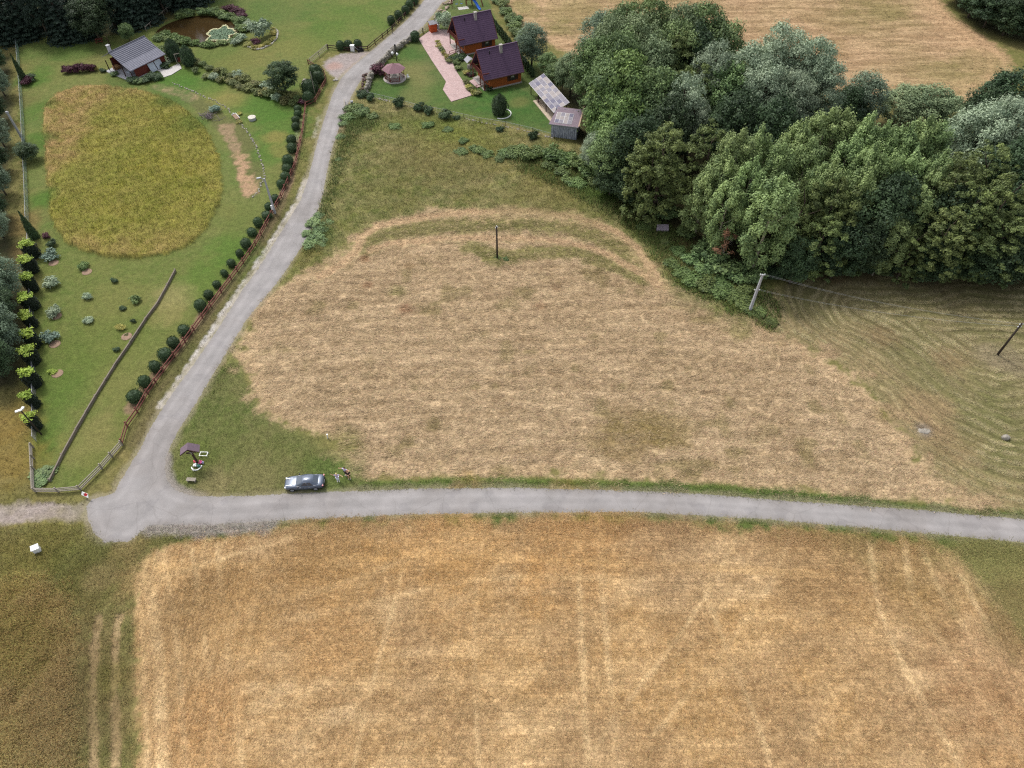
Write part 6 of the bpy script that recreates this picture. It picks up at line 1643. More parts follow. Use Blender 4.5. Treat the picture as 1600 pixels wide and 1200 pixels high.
x, y = at(550, 165); mb = MB(); mb.box((0, 0, .45), (.5, .35, 1.1)); o = mb.build("concrete_post", m_concrete, None, loc=(x, y, 0), rot=(0, .1, .3)); tag(o, "short pale concrete post at the corner of the cottage lawn fence", "post")
def wire(a_, b_, sag, label):
    mb = MB(); pts = [a_.lerp(b_, i / 14) - Vector((0, 0, sag * 4 * (i / 14) * (1 - i / 14))) for i in range(15)]
    o = MB(); o.tube([p - a_ for p in pts], .008, 4); q = o.build("overhead_wire", m_wire, None, loc=tuple(a_)); tag(q, label, "wire", "overhead wires")
for dx, dz, w in ((-.3, .1, "upper left"), (.3, .1, "upper right"), (-.35, -2.85, "lower left"), (.35, -2.85, "lower right")):
    wire(A0 + Vector((dx, 0, dz)), B_ + Vector((.2 if dx > 0 else -.2, 0, -.15 if dz > 0 else -.6)), 1.0, f"overhead wire from the concrete pole to the dark wooden pole, {w} one")

# ---------------------------------------------------------------- the car
m_car = mat("car_paint", (80, 90, 106), .3, .05, 1, metal=.35, spec=.6, coat=.6)
m_chrome = mat("chrome_trim", (150, 152, 156), .5, .05, 1, metal=.2)
m_lens = mat("headlamp_lens", (150, 152, 158), .4, .05, 1, spec=.6)
m_tail = mat("tail_lamp", (150, 22, 34), .25, .1, 1)
m_cglass = mat("car_glass", (62, 72, 84), .06, .1, 1, spec=.9)
a_, b_ = P3(456, 766), P3(503, 762)
car = thing("parked_car", "dark blue-grey saloon car parked on the grass beside the lane", "car", P3(477.5, 757.5), math.radians(180 + 4))
st = [  # x, half width, hood/deck height, belt drop, bottom
    (2.36, .55, .60, .30), (2.30, .72, .68, .24), (2.10, .83, .76, .2), (1.6, .89, .86, .19), (.95, .91, .93, .19), (.3, .91, .95, .19), (-.6, .91, .96, .19), (-1.3, .9, .97, .19), (-1.75, .89, .99, .2), (-2.1, .85, .98, .24), (-2.3, .77, .92, .3), (-2.37, .64, .80, .36)]
vs, fs = [], []
for x, w, zt, zb in st:
    sec = [(0, zb), (w * .86, zb), (w * .97, zb + .12), (w, (zb + zt) / 2), (w * .985, zt - .16), (w * .93, zt - .04), (w * .80, zt), (w * .4, zt + .025), (0, zt + .03)]
    full = sec + [(-y, z) for y, z in reversed(sec[1:-1])]
    vs += [(x, y, z) for y, z in full]
k = 16
for i in range(len(st) - 1):
    for j in range(k): fs.append((i * k + j, (i + 1) * k + j, (i + 1) * k + (j + 1) % k, i * k + (j + 1) % k))
fs += [tuple(range(k)), tuple(range((len(st) - 1) * k + k - 1, (len(st) - 1) * k - 1, -1))]
mb = MB(); mb.add(vs, fs); body = part(mb, "body", m_car, car, True)
bpart("bonnet_crease", m_car, body, [((1.55, .5, .885), (1.2, .03, .02)), ((1.55, -.5, .885), (1.2, .03, .02))])
# cabin: lower ring at the belt, upper ring at the roof
lowr = [(.98, .70, .93), (.35, .82, .95), (-.55, .84, .97), (-1.25, .80, .98), (-1.78, .66, .99)]
upr = [(.12, .55, 1.36), (-.1, .60, 1.41), (-.5, .61, 1.43), (-.85, .60, 1.41), (-1.15, .54, 1.34)]
vs = [(x, y, z) for x, y, z in lowr] + [(x, y, z) for x, y, z in upr] + [(x, -y, z) for x, y, z in lowr] + [(x, -y, z) for x, y, z in upr]
fs = []
for i in range(4):
    fs += [(i, 5 + i, 6 + i, i + 1), (10 + i, 11 + i, 16 + i, 15 + i), (5 + i, 15 + i, 16 + i, 6 + i)]
fs += [(0, 10, 15, 5), (4, 9, 19, 14)]
mb = MB(); mb.add(vs, fs); part(mb, "cabin", m_car, car, True)
def pane(q, name, m_, off=.012, inset=.08):
    q = [Vector(p) for p in q]; c = sum(q, Vector()) / 4
    q = [p.lerp(c, inset) for p in q]; n_ = (q[1] - q[0]).cross(q[-1] - q[0]).normalized()
    if n_.dot(c - Vector((-.3, 0, .9))) < 0: n_ = -n_; q = q[::-1]
    mb = MB(); mb.slab([p + n_ * off for p in q], off * .9); return part(mb, name, m_, car)
V = vs
pane([V[0], V[10], V[15], V[5]], "windscreen", m_cglass); pane([V[4], V[14], V[19], V[9]], "rear_window", m_lens if False else m_cglass)
for s_ in (0, 10):
    pane([V[s_ + 0], V[s_ + 1], V[s_ + 6], V[s_ + 5]], "side_window", m_cglass, inset=.16); pane([V[s_ + 1], V[s_ + 2], V[s_ + 7], V[s_ + 6]], "side_window", m_cglass, inset=.09)
    pane([V[s_ + 2], V[s_ + 3], V[s_ + 8], V[s_ + 7]], "side_window", m_cglass, inset=.1)
    y = .845 if s_ == 0 else -.845
    mb = MB(); mb.bar((.8, y * .93, .955), (-1.5, y * .93, .995), .03, .03); part(mb, "window_trim", m_chrome, car)
    mb = MB(); mb.box((.62, y * 1.16, 1.0), (.16, .16, .11)); part(mb, "wing_mirror", m_black, car)
    for x in (1.45, -1.38):
        w_ = MB(); ys = .80 if s_ == 0 else -.80
        w_.tube([(x, ys - .11, .32), (x, ys + .11, .32)], .325, 20); wh = part(w_, "wheel", m_rubber, car, False)
        w_ = MB(); yo = ys + (.112 if s_ == 0 else -.112); w_.tube([(x, yo - .01, .32), (x, yo + .01, .32)], .22, 16); part(w_, "rim", m_metal, wh)
    mb = MB(); mb.box((2.2, y * .74, .67), (.2, .3, .1), -.4 if s_ == 0 else .4); part(mb, "headlight", m_lens, car)
    mb = MB(); mb.box((-2.28, y * .78, .82), (.16, .38, .15), .35 if s_ == 0 else -.35); part(mb, "tail_light", m_tail, car)
    for x in (.35, -.72): mb = MB(); mb.box((x, y * 1.075, .80), (.2, .03, .03)); part(mb, "door_handle", m_chrome, car)
mb = MB(); mb.box((2.37, 0, .5), (.05, .9, .22)); part(mb, "grille", m_black, car)
mb = MB(); mb.box((2.41, 0, .36), (.02, .5, .1)); part(mb, "number_plate", m_white, car)
mb = MB(); mb.box((-2.39, 0, .62), (.02, .5, .1)); part(mb, "number_plate", m_white, car)
mb = MB(); mb.box((-2.36, 0, .36), (.1, 1.4, .18)); part(mb, "bumper", m_black, car)

# ---------------------------------------------------------------- people
m_skin = mat("skin", (214, 170, 140), .6, .08, 6)
def skin(name, J, E, root, m_, parent):
    """J {joint: (x,y,z,r)}, grown into one surface"""
    me = bpy.data.meshes.new(name); names = list(J)
    me.from_pydata([J[k][:3] for k in names], [(names.index(a), names.index(b)) for a, b in E], [])
    o = bpy.data.objects.new("grow", me); COL.objects.link(o)
    o.modifiers.new("s", 'SKIN'); sb = o.modifiers.new("u", 'SUBSURF'); sb.levels = 1; sb.render_levels = 1
    bm = bmesh.new(); bm.from_mesh(me); ly = bm.verts.layers.skin.verify(); bm.verts.ensure_lookup_table()
    for i, k in enumerate(names): bm.verts[i][ly].radius = (J[k][3], J[k][3]); bm.verts[i][ly].use_root = (k == root)
    bm.to_mesh(me); bm.free()
    dg = bpy.context.evaluated_depsgraph_get()
    out = bpy.data.meshes.new_from_object(o.evaluated_get(dg)); out.name = name
    bpy.data.objects.remove(o)
    out.materials.clear(); out.shade_smooth()
    return link(name, out, m_, parent)
def person(label, loc, rz, arms, shirt, legs_m, hair_m, shorts=False, lean=0.0, shoes=None):
    """arms: for each side (elbow, wrist) in local coordinates, x to the person's right hand side of the view, facing -y"""
    t = thing("person", label, "person", loc, rz)
    J = dict(pelvis=(0, 0, .94, .13), waist=(0, -.01, 1.10, .115), chest=(0, 0, 1.30, .135), neck=(0, .01, 1.47, .055), head0=(0, -.01, 1.57, .085), head1=(0, -.015, 1.66, .10), head2=(0, 0, 1.73, .06))
    E = [("pelvis", "waist"), ("waist", "chest"), ("chest", "neck"), ("neck", "head0"), ("head0", "head1"), ("head1", "head2")]
    for s_, k in ((-1, "l"), (1, "r")):
        el, wr = arms[0 if s_ < 0 else 1]
        J.update({k + "hip": (s_ * .09, 0, .88, .095), k + "knee": (s_ * .10, -.02, .49, .062), k + "ank": (s_ * .11, .02, .09, .042), k + "toe": (s_ * .12, -.15, .035, .04),
                  k + "sh": (s_ * .18, 0, 1.40, .06), k + "el": (*el, .042), k + "wr": (*wr, .028)})
        d = (Vector(wr) - Vector(el)).normalized(); palm = Vector(wr) + d * .07
        J[k + "palm"] = (*palm, .034)
        E += [("pelvis", k + "hip"), (k + "hip", k + "knee"), (k + "knee", k + "ank"), (k + "ank", k + "toe"), ("chest", k + "sh"), (k + "sh", k + "el"), (k + "el", k + "wr"), (k + "wr", k + "palm")]
    body_ = skin("body", J, E, "pelvis", m_skin, t)
    fm = MB()                                                       # fingers, thumb, nose, ears
    for s_, k in ((-1, "l"), (1, "r")):
        el, wr = (Vector(v) for v in arms[0 if s_ < 0 else 1]); d = (wr - el).normalized(); sd_ = d.orthogonal().normalized(); up_ = d.cross(sd_)
        p0 = wr + d * .08
        for i, L in enumerate((.065, .078, .083, .072)):
            q = p0 + sd_ * (i - 1.5) * .018; fm.tube([q, q + d * L * .55 + up_ * .004, q + d * L + up_ * .016], [.009, .008, .006], 5)
        q = wr + d * .03 + sd_ * -.03; fm.tube([q, q + d * .03 - sd_ * .03, q + d * .06 - sd_ * .035], [.011, .009, .007], 5)
    fm.tube([(0, -.10, 1.665), (0, -.125, 1.635), (0, -.10, 1.62)], [.01, .016, .012], 6)
    for s_ in (-1, 1): fm.ball((s_ * .1, .0, 1.64), (.015, .025, .035), 6, 4)
    part(fm, "fingers_and_features", m_skin, body_)
    ey = MB()
    for s_ in (-1, 1): ey.ball((s_ * .035, -.098, 1.665), .012, 6, 4)
    ey.box((0, -.098, 1.59), (.05, .01, .01)); part(ey, "eyes_and_mouth", m_black, body_)
    hm = MB(); hm.ball((0, .025, 1.695), (.108, .115, .10), 12, 8); part(hm, "hair", hair_m, t, True)
    def sub(keys, edges, root, grow, nm, m_):
        skin(nm, {k: (*J[k][:3], J[k][3] + grow) for k in keys}, edges, root, m_, t)
    K = dict(J)
    sl = {}
    for k in "lr":
        a_, b_ = Vector(J[k + "sh"][:3]), Vector(J[k + "el"][:3]); sl[k + "sl"] = (*a_.lerp(b_, .65), .05)
    J.update(sl)
    sub(["pelvis", "waist", "chest", "lsh", "rsh", "lsl", "rsl"], [("pelvis", "waist"), ("waist", "chest"), ("chest", "lsh"), ("chest", "rsh"), ("lsh", "lsl"), ("rsh", "rsl")], "chest", .02, "shirt", shirt)
    for k in "lr":
        a_, b_ = Vector(J[k + "hip"][:3]), Vector(J[k + "knee"][:3]); J[k + "hem"] = (*a_.lerp(b_, .8), .08)
    if shorts: sub(["pelvis", "lhip", "rhip", "lhem", "rhem"], [("pelvis", "lhip"), ("pelvis", "rhip"), ("lhip", "lhem"), ("rhip", "rhem")], "pelvis", .018, "shorts", legs_m)
    else: sub(["pelvis", "lhip", "rhip", "lknee", "rknee", "lank", "rank"], [("pelvis", "lhip"), ("pelvis", "rhip"), ("lhip", "lknee"), ("rhip", "rknee"), ("lknee", "lank"), ("rknee", "rank")], "pelvis", .018, "trousers", legs_m)
    for s_ in (-1, 1):
        sh = MB(); sh.ball((s_ * .115, -.05, .045), (.055, .14, .055), 10, 6); part(sh, "shoe", shoes or m_white, t, True)
    return t
m_lav = mat("lavender_shirt", (168, 158, 188), .85, .1, 8); m_lav2 = mat("pale_lavender_shirt", (188, 182, 214), .85, .1, 8); m_blk = mat("black_cloth", (30, 26, 30), .85, .2, 8); m_wt = mat("white_trousers", (214, 218, 236), .85, .06, 8)
m_blond = mat("blond_hair", (206, 186, 134), .7, .2, 20); m_brownhair = mat("brown_hair", (72, 54, 46), .7, .2, 20); m_greyhair = mat("short_reddish_hair", (150, 112, 100), .7, .2, 20)
person("person in lavender top and white trousers, one arm raised, near the car", P3(529, 752), .1, (((-.40, -.05, 1.55), (-.58, -.08, 1.80)), ((.46, -.05, 1.42), (.66, -.22, 1.40))), m_lav, m_wt, m_blond)
person("person in pale lilac top with both arms spread, behind the one in black", P3(541.3, 742.5), -.35, (((-.45, -.02, 1.38), (-.70, -.05, 1.30)), ((.44, -.02, 1.44), (.68, -.08, 1.56))), m_lav2, m_blk, m_brownhair)
person("person in black T-shirt and shorts with folded arms, beside the hay field", P3(546.3, 748), .2, (((-.30, -.06, 1.14), (-.06, -.25, 1.12)), ((.30, -.06, 1.14), (.06, -.27, 1.16))), m_blk, m_blk, m_greyhair, True)

# ---------------------------------------------------------------- wayside shrine, bench, small things by the road
x, y = at(309.5, 724)
t = thing("wayside_cross", "dark wooden wayside cross under a wide gabled roof on the corner lawn", "cross", (x, y, 0), .22)
hx = height_of(309.5, 724, 697)
mb = MB(); mb.box((0, 0, hx / 2 - .4), (.22, .2, hx - .4)); part(mb, "cross_post", m_dark, t)
mb = MB(); mb.box((0, -.02, hx - 1.35), (1.2, .16, .16)); part(mb, "cross_arm", m_dark, t)
for s_ in (-1, 1):
    mb = MB(); q = [(0, -.55, hx), (0, .55, hx), (s_ * 1.15, .55, hx - .85), (s_ * 1.15, -.55, hx - .85)]; mb.slab(q if s_ < 0 else q[::-1], .06); part(mb, "roof_slope", mat("shingled_plum_roof", (104, 88, 98), .85, .15, 4) if s_ < 0 else bpy.data.materials["shingled_plum_roof"], t)
    mb = MB(); mb.bar((0, -.57, hx - .06), (s_ * 1.15, -.57, hx - .91), .04, .12); part(mb, "barge_board", m_dark, t)
    mb = MB(); mb.bar((0, 0, hx - 1.1), (s_ * .75, 0, hx - .62), .08, .08); part(mb, "brace", m_dark, t)
mb = MB(); mb.box((0, -.13, hx - 1.35), (.12, .06, .5)); mb.box((0, -.13, hx - 1.22), (.5, .05, .06)); part(mb, "figure_on_cross", m_grey_wood, t)
for nm, lab, m_, dx, dy, r in (("flower_pot", "bright pink flowers right of the foot of the wayside cross", m_pink, .42, .0, .26), ("flower_pot", "red-pink flowers left of the foot of the wayside cross", mat("red_pink_flowers", (206, 88, 104), .8, .2, 9), -.32, .05, .2), ("wreath", "white wreath in front of the wayside cross", m_white, -.12, -.45, .3), ("wreath", "teal wreath at the right foot of the wayside cross", m_teal, .3, -.55, .26), ("flower_vase", "small white flowers nearest the road at the wayside cross", m_white, -.15, -1.15, .14), ("flower_vase", "lilac flowers right of the pink ones at the wayside cross", m_lav2, .68, -.05, .16)):
    mb = MB(); mb.lathe([(r * .5, -.02), (r * .6, .2), (r * .62, .24)], 10)
    for q in range(9): mb.ball((R.normal(0, r * .45), R.normal(0, r * .4), .3 + R.random() * .12), r * .34, 6, 4, .15)
    o = mb.build(nm, m_, None, loc=(x + dx, y + dy, 0)); tag(o, lab, "flowers")
mb = MB()
for i in range(9):
    a_ = -2.6 + i * .3; mb.box((.62 * math.cos(a_), .75 * math.sin(a_) - .35, .08), (.22, .12, .2), a_ + 1.57)
o = mb.build("stone_kerb", m_white, None, loc=(x, y, 0)); tag(o, "low curved white kerb in front of the wayside cross", "kerb")
t = thing("white_kneeler", "small empty white frame on the grass right of the wayside cross", "frame", P3(319.5, 711.5), -.05)
for q, s_ in ((((0, .28, .34)), (1.0, .06, .06)), ((0, -.28, .34), (1.0, .06, .06)), ((-.47, 0, .34), (.06, .5, .06)), ((.47, 0, .34), (.06, .5, .06))): bpart("rail", m_white, t, [(q, s_)])
for sx_ in (-1, 1):
    for sy_ in (-1, 1): bpart("leg", m_white, t, [((sx_ * .47, sy_ * .28, .16), (.05, .05, .34))])
bench(P3(300.5, 752), -.06, "low grey wooden bench on the grass near the road corner", m_grey_wood, 1.15)
x, y = at(61, 862)
t = thing("white_cabinet", "white cabinet standing alone in rough grass below the gravel track", "cabinet", (x, y, 0), .5)
mb = MB(); mb.box((0, 0, .45), (.72, .55, 1.1)); part(mb, "cabinet_body", m_white, t)
mb = MB(); mb.slab([(-.42, -.34, 1.02), (.42, -.34, 1.02), (.42, .34, 1.12), (-.42, .34, 1.12)], .05); part(mb, "lid", m_white, t)
x, y = at(137, 778)
t = thing("warning_marker", "leaning red and white striped marker board at the road junction", "sign", (x, y, 0), -.3)
mb = MB(); mb.bar((0, 0, -.1), (-.12, 0, .95), .06, .06); part(mb, "post", m_metal, t)
mb = MB(); mb.slab([(-.6, -.06, .5), (.55, -.2, .55), (.45, .12, .95), (-.5, .2, .9)], .04); bd = part(mb, "board", m_white, t)
mb = MB(); mb.slab([(-.25, -.08, .545), (.2, -.13, .565), (.42, .1, .955), (-.02, .14, .945)], .02); part(mb, "red_stripe", m_red, bd)
x, y = at(512, 685); mb = MB(); mb.box((0, 0, .4), (.14, .14, .95)); mb.box((0, 0, .9), (.18, .18, .06)); o = mb.build("marker_post", m_white, None, loc=(x, y, 0), rot=(.05, .1, .3)); tag(o, "small white marker post at the lower edge of the hay field", "post")
x, y = at(1570, 685); mb = MB(); mb.ball((0, 0, .2), (.55, .45, .42), 9, 6, .16); o = mb.build("boulder", m_stone, None, True, loc=(x, y, 0)); tag(o, "grey boulder in the mown field at the far right", "boulder")
x, y = at(1444, 674); mb = MB(); mb.ball((0, 0, .02), (1.0, .5, .16), 9, 5, .2); o = mb.build("flat_stone", m_stone, None, True, loc=(x, y, 0)); tag(o, "flat grey stone among the curved mowing lines", "stone")
x, y = at(1035, 360); mb = MB(); mb.slab([(-1.1, -.5, .55), (.9, -.6, .5), (1.0, .6, .75), (-.9, .8, .7)], .6); o = mb.build("stone_slab", mat("mauve_slab", (150, 138, 146), .9, .15, 2, .2), None, loc=(x, y, 0)); tag(o, "mauve grey stone slab in the weeds at the wood edge", "slab")
x, y = at(563, 80)
t = thing("motor_mower", "dark machine with an engine parked by the white bin at the lay-by", "mower", (x, y, 0), .4)
bpart("deck", m_black, t, [((0, 0, .35), (1.3, .8, .3))]); bpart("engine", m_black, t, [((.2, 0, .68), (.6, .5, .4))])
mb = MB(); mb.bar((-.5, -.2, .5), (-1.1, -.2, 1.1), .05, .05); mb.bar((-.5, .2, .5), (-1.1, .2, 1.1), .05, .05); mb.bar((-1.1, -.25, 1.1), (-1.1, .25, 1.1), .05, .05); part(mb, "handlebar", m_metal, t)
for sx_ in (-.5, .5):
    for sy_ in (-.42, .42): mb = MB(); mb.tube([(sx_, sy_ - .06, .22), (sx_, sy_ + .06, .22)], .22, 10); part(mb, "wheel", m_rubber, t)
x, y = at(551.5, 80); mb = MB(); mb.box((0, 0, .65), (.85, .6, 1.3)); mb.box((0, .02, 1.34), (.95, .7, .08)); o = mb.build("meter_cabinet", m_white, None, loc=(x, y, 0), rot=(0, 0, -.1)); tag(o, "white cabinet at the dark fence behind the gravel lay-by", "cabinet")
x, y = at(540, 77); mb = MB(); mb.box((0, 0, .5), (.5, .06, .4)); mb.box((0, .04, .3), (.06, .06, .7)); o = mb.build("white_sign", m_white, None, loc=(x, y, 0)); tag(o, "small blank white sign on the dark fence by the lay-by", "sign")
x, y = at(525.5, 125); mb = MB()
for q in range(5): mb.ball((R.normal(0, .3), R.normal(0, .2), .12), (.28, .24, .22), 7, 4, .2)
o = mb.build("white_stones", m_paleston, None, loc=(x, y, 0)); tag(o, "few whitish stones at the edge of the lane below the lay-by", "stones")
x, y = at(394.5, 187)
t = thing("well_cover", "round pale concrete well ring with a lid on the garden lawn", "well", (x, y, 0))
mb = MB(); mb.lathe([(.72, -.05), (.72, .5), (.62, .5)], 20); part(mb, "well_ring", m_concrete, t)
mb = MB(); mb.lathe([(.78, .5), (.78, .6), (.7, .62)], 20); part(mb, "lid", m_paleston, t)
x, y = at(369, 184)
t = thing("planter_box", "dark soil planter with a white rim at the stone edging in the garden", "planter", (x, y, 0), -.95)
bpart("side", m_white, t, [((-1.05, 0, .2), (.08, .9, .45)), ((0, .42, .2), (2.1, .08, .4))]); bpart("soil", m_soil, t, [((0, 0, .16), (2.0, .8, .3))])
bush("yellow_bush", *at(374, 179), .7, .6, "yellow-green flowers at the upper end of the garden planter", "flower_clump", "flowers"); bush("yellow_bush", *at(374, 192), .8, .7, "yellow flowers at the lower end of the garden planter", "flower_clump", "flowers")
x, y = at(326, 184); mb = MB()
for k in range(60):
    a_, q = R.uniform(0, 6.28), abs(R.normal(0, .9)); p = Vector((math.cos(a_) * q * 1.4, math.sin(a_) * q, .15 + max(0, .7 - q * .35) * R.random()))
    d = Vector((R.normal(), R.normal(), R.normal(0, .25))).normalized() * R.uniform(.4, 1.0); mb.tube([p - d, p + d], .035, 4)
o = mb.build("brush_pile", mat("dead_branches", (116, 106, 108), .9, .3, 5), None, loc=(x, y, 0)); tag(o, "heap of grey cut branches beside the dug bed", "branches"); o["kind"] = "stuff"
bush("blue_bush", *at(337, 174), 1.3, 1.7, "grey-blue spiky shrub at the head of the dug bed", "blue_shrub", "shrub")
x, y = at(1350, 420); mb = MB(); e = P3(1372, 384, 4) - Vector((x, y, 0)); mb.tube([(0, 0, -.3), e * .5 + Vector((0, .2, .2)), e], [.17, .12, .05], 7); mb.tube([e * .6, e * .85 + Vector((.9, 0, .3))], [.07, .03], 5)
o = mb.build("leaning_tree", bark_pale, None, True, loc=(x, y, 0)); tag(o, "bare pale tree leaning out of the wood over the mown field", "tree trunk")

# ---------------------------------------------------------------- hedges, clipped shrubs and garden plants
BALLS = [(214, 622, 1.15), (230, 600, 1.15), (246, 576, 1.05), (261, 556, 1.15), (274, 538, 1.1), (290, 518, 1.05), (316, 480, 1.1), (328, 462, .85), (340, 445, .75), (352, 428, .75), (363, 413, .85), (376, 397, .78), (386, 383, 1.0), (395, 364, .95), (405, 350, .95), (418, 338, 1.0), (421, 325, .85), (431, 312, .95),
         (441, 290, 1.15), (447, 279, 1.05), (450, 267, 1.1), (452, 256, 1.2), (457, 234, 1.15), (457, 221, 1.15), (463, 199, 1.0), (463, 188, 1.0), (466, 179, .95), (466, 171, .95)]
for i, (px, py, s_) in enumerate(BALLS):
    x, y = at(px, py + 3)
    clipped("ball", x, y, (s_ * R.uniform(.78, 1.0), s_ * R.uniform(.78, 1.0), s_ * R.uniform(.7, .98)), f"clipped round thuja along the red-brown lane fence, {ordw(i + 1)} one up from the bend", "round_thuja", "shrub", "clipped round thujas along the fence")
for i, (px, py) in enumerate([(533, 76), (545, 75), (560, 74), (612, 36), (623, 28), (634, 20), (640, 12), (648, 5)]):
    x, y = at(px, py + 2); clipped("ball", x, y, (1.05, 1.05, 1.1), f"clipped round thuja inside the dark fence by the upper lane, {ordw(i + 1)} from the lay-by", "round_thuja", "shrub", "clipped round thujas by the upper lane")
for i, (px, py, k, s_) in enumerate([(495, 121, "ball", 1.5), (499, 129, "ball", 1.35), (485, 148, "ball", 1.7), (494, 141, "cone", 1.3), (491, 133, "cone", 1.1), (483, 160, "ball", 1.25)]):
    x, y = at(px, py); clipped(k, x, y, s_, f"dark {'round' if k == 'ball' else 'conical'} thuja in the fenced corner below the lay-by, {ordw(i + 1)} of six", "corner_thuja", "shrub", "thujas of the fenced corner")
bush("purple_bush", *at(474, 162), 1.4, 1.2, "reddish purple shrub in the fenced corner beside the lane", "purple_shrub", "shrub")
x, y = at(447, 148); tree("broad", x, y, 7.2, 3.5, "large round dark green tree standing on the garden lawn near the lay-by", "round_tree", "tree", None, "dark")
# columns behind the cottages
L0, L1 = Vector(at(767, 36)), Vector(at(832, 120)); n_ = int((L1 - L0).length / 1.25)
for i in range(n_):
    p = L0.lerp(L1, i / (n_ - 1)); clipped("column", p.x, p.y, (1.15, 1.15, R.uniform(.95, 1.15)), f"narrow thuja column in the row behind the cottages, {ordw(i + 1)} from its upper end", "thuja_column", "shrub", "thuja columns behind the cottages")
# golden-topped hedge plants on the left
for i, (px, py) in enumerate([(52, 400), (50, 424), (51, 453), (51, 481), (51, 508), (55, 540), (53, 566), (55, 602), (56, 633), (57, 668)]):
    x, y = at(px + 2, py)
    t = thing("hedge_tree", f"dark hedge tree with a bright yellow-green top on the left, {ordw(i + 1)} from the upper end", "hedge", (x, y, 0), R.uniform(0, 6), "golden-topped hedge trees")
    s_ = (1.45, 1.35, 1.25, 1.4, 1.25, 1.25, 1.35, 1.3, 1.05, 1.0)[i]
    hz = R.uniform(.88, 1.12); link("dark_foliage", SHAPE['hedge'][0], None, t, scale=(s_, s_ * R.uniform(.85, 1.1), hz)); gt = link("golden_top", SHAPE['tips'][i % 3], None, t, scale=(s_ * R.uniform(1.0, 1.35), s_ * R.uniform(.95, 1.3), hz)); gt["kind"] = "stuff"
    t.rotation_euler = (R.normal(0, .05), R.normal(0, .05), R.uniform(0, 6))
clipped("cone", *at(40, 128), (1.4, 1.4, 2.0), "tall narrow cypress at the upper left fence", "cypress", "tree"); clipped("cone", *at(55, 371), (1.5, 1.5, 1.75), "tall narrow cypress at the upper end of the golden hedge", "cypress", "tree")
bush("purple_bush", *at(42, 131), 1.6, 1.5, "dark purple shrub below the upper left cypress", "purple_shrub", "shrub"); bush("dark_bush", *at(49, 125), 1.6, 1.6, "dark green shrub beside the upper left cypress", "dark_shrub", "shrub")
tree("dark", *at(50, 250), 3.6, 2.1, "dark round bush below the left concrete pole", "dark_bush", "bush")
bush("purple_bush", *at(74, 371), .9, 1.0, "small dark purple shrub beside the oval of uncut grass", "purple_shrub", "shrub"); bush("dark_bush", *at(82, 384), 1.0, 1.2, "small dark green shrub below the little purple one", "dark_shrub", "shrub")
for i in range(9):
    p = Vector(at(103, 114)).lerp(Vector(at(147, 111)), i / 8); bush("purple_bush", p.x, p.y, 1.05, 1.7, f"purple barberry of the clipped hedge left of the lodge, {ordw(i + 1)} from the left", "barberry", "shrub", "purple barberries")
bush("yellow_bush", *at(150, 110), .8, 1.0, "yellow-green shrub at the right end of the purple hedge", "yellow_shrub", "shrub")
for i, (px, py, k, r) in enumerate([(208, 128, "dark_bush", 1.4), (218, 130, "green_shrub", 1.3), (228, 127, "dark_bush", 1.4), (238, 123, "dark_bush", 1.5), (246, 124, "dark_bush", 1.4), (245, 90, "green_shrub", 1.8), (252, 98, "green_shrub", 1.8), (258, 105, "dark_bush", 1.4), (246, 80, "bush", 1.6), (232, 72, "bush", 1.3), (255, 90, "olive_bush", 1.5), (180, 118, "green_shrub", 1.0), (162, 112, "dark_bush", .9), (262, 97, "silver_bush", 1.2)]):
    bush(k, *at(px, py), r, r * .9, f"garden shrub around the metal-roofed lodge, {ordw(i + 1)} counted from its near wall", "garden_shrub", "shrub", "shrubs around the lodge")
ORCH = [(80, 404, "blue_bush", 1.7, 2.2, "grey-blue small tree with a soil ring"), (83, 446, "silver_bush", 1.6, 2.0, "pale green sapling"), (131, 418, "bush", 1.4, 1.6, "yellow-green sapling with a soil ring"), (180, 440, "dark_bush", .9, .9, "small dark sapling"), (86, 491, "silver_bush", 1.5, 1.8, "grey-green sapling with a soil ring"), (138, 466, "silver_bush", 1.1, 1.1, "thin grey-green sapling"),
        (213, 471, "reed_clump", 1.2, 1.3, "round light green shrub"), (193, 483, "dark_bush", .7, .8, "little dark shrub"), (139, 503, "silver_bush", 1.1, .9, "low grey sapling"), (190, 514, "yellow_bush", 1.1, .9, "yellow-green low shrub"), (81, 531, "blue_bush", 1.7, 2.0, "bluish small tree with a soil ring"), (209, 503, "dark_bush", .6, .7, "tiny dark shrub"), (183, 547, "dark_bush", .7, .8, "little dark conifer"), (83, 582, "bright_bush", .9, .8, "thin yellow-green sapling with a soil ring"), (70, 742, "green_shrub", 2.2, .7, "mass of green leaves"), (65, 752, "green_shrub", 1.5, .6, "low leafy plant"), (198, 524, "mound_bush", .5, .4, "tiny faded plant")]
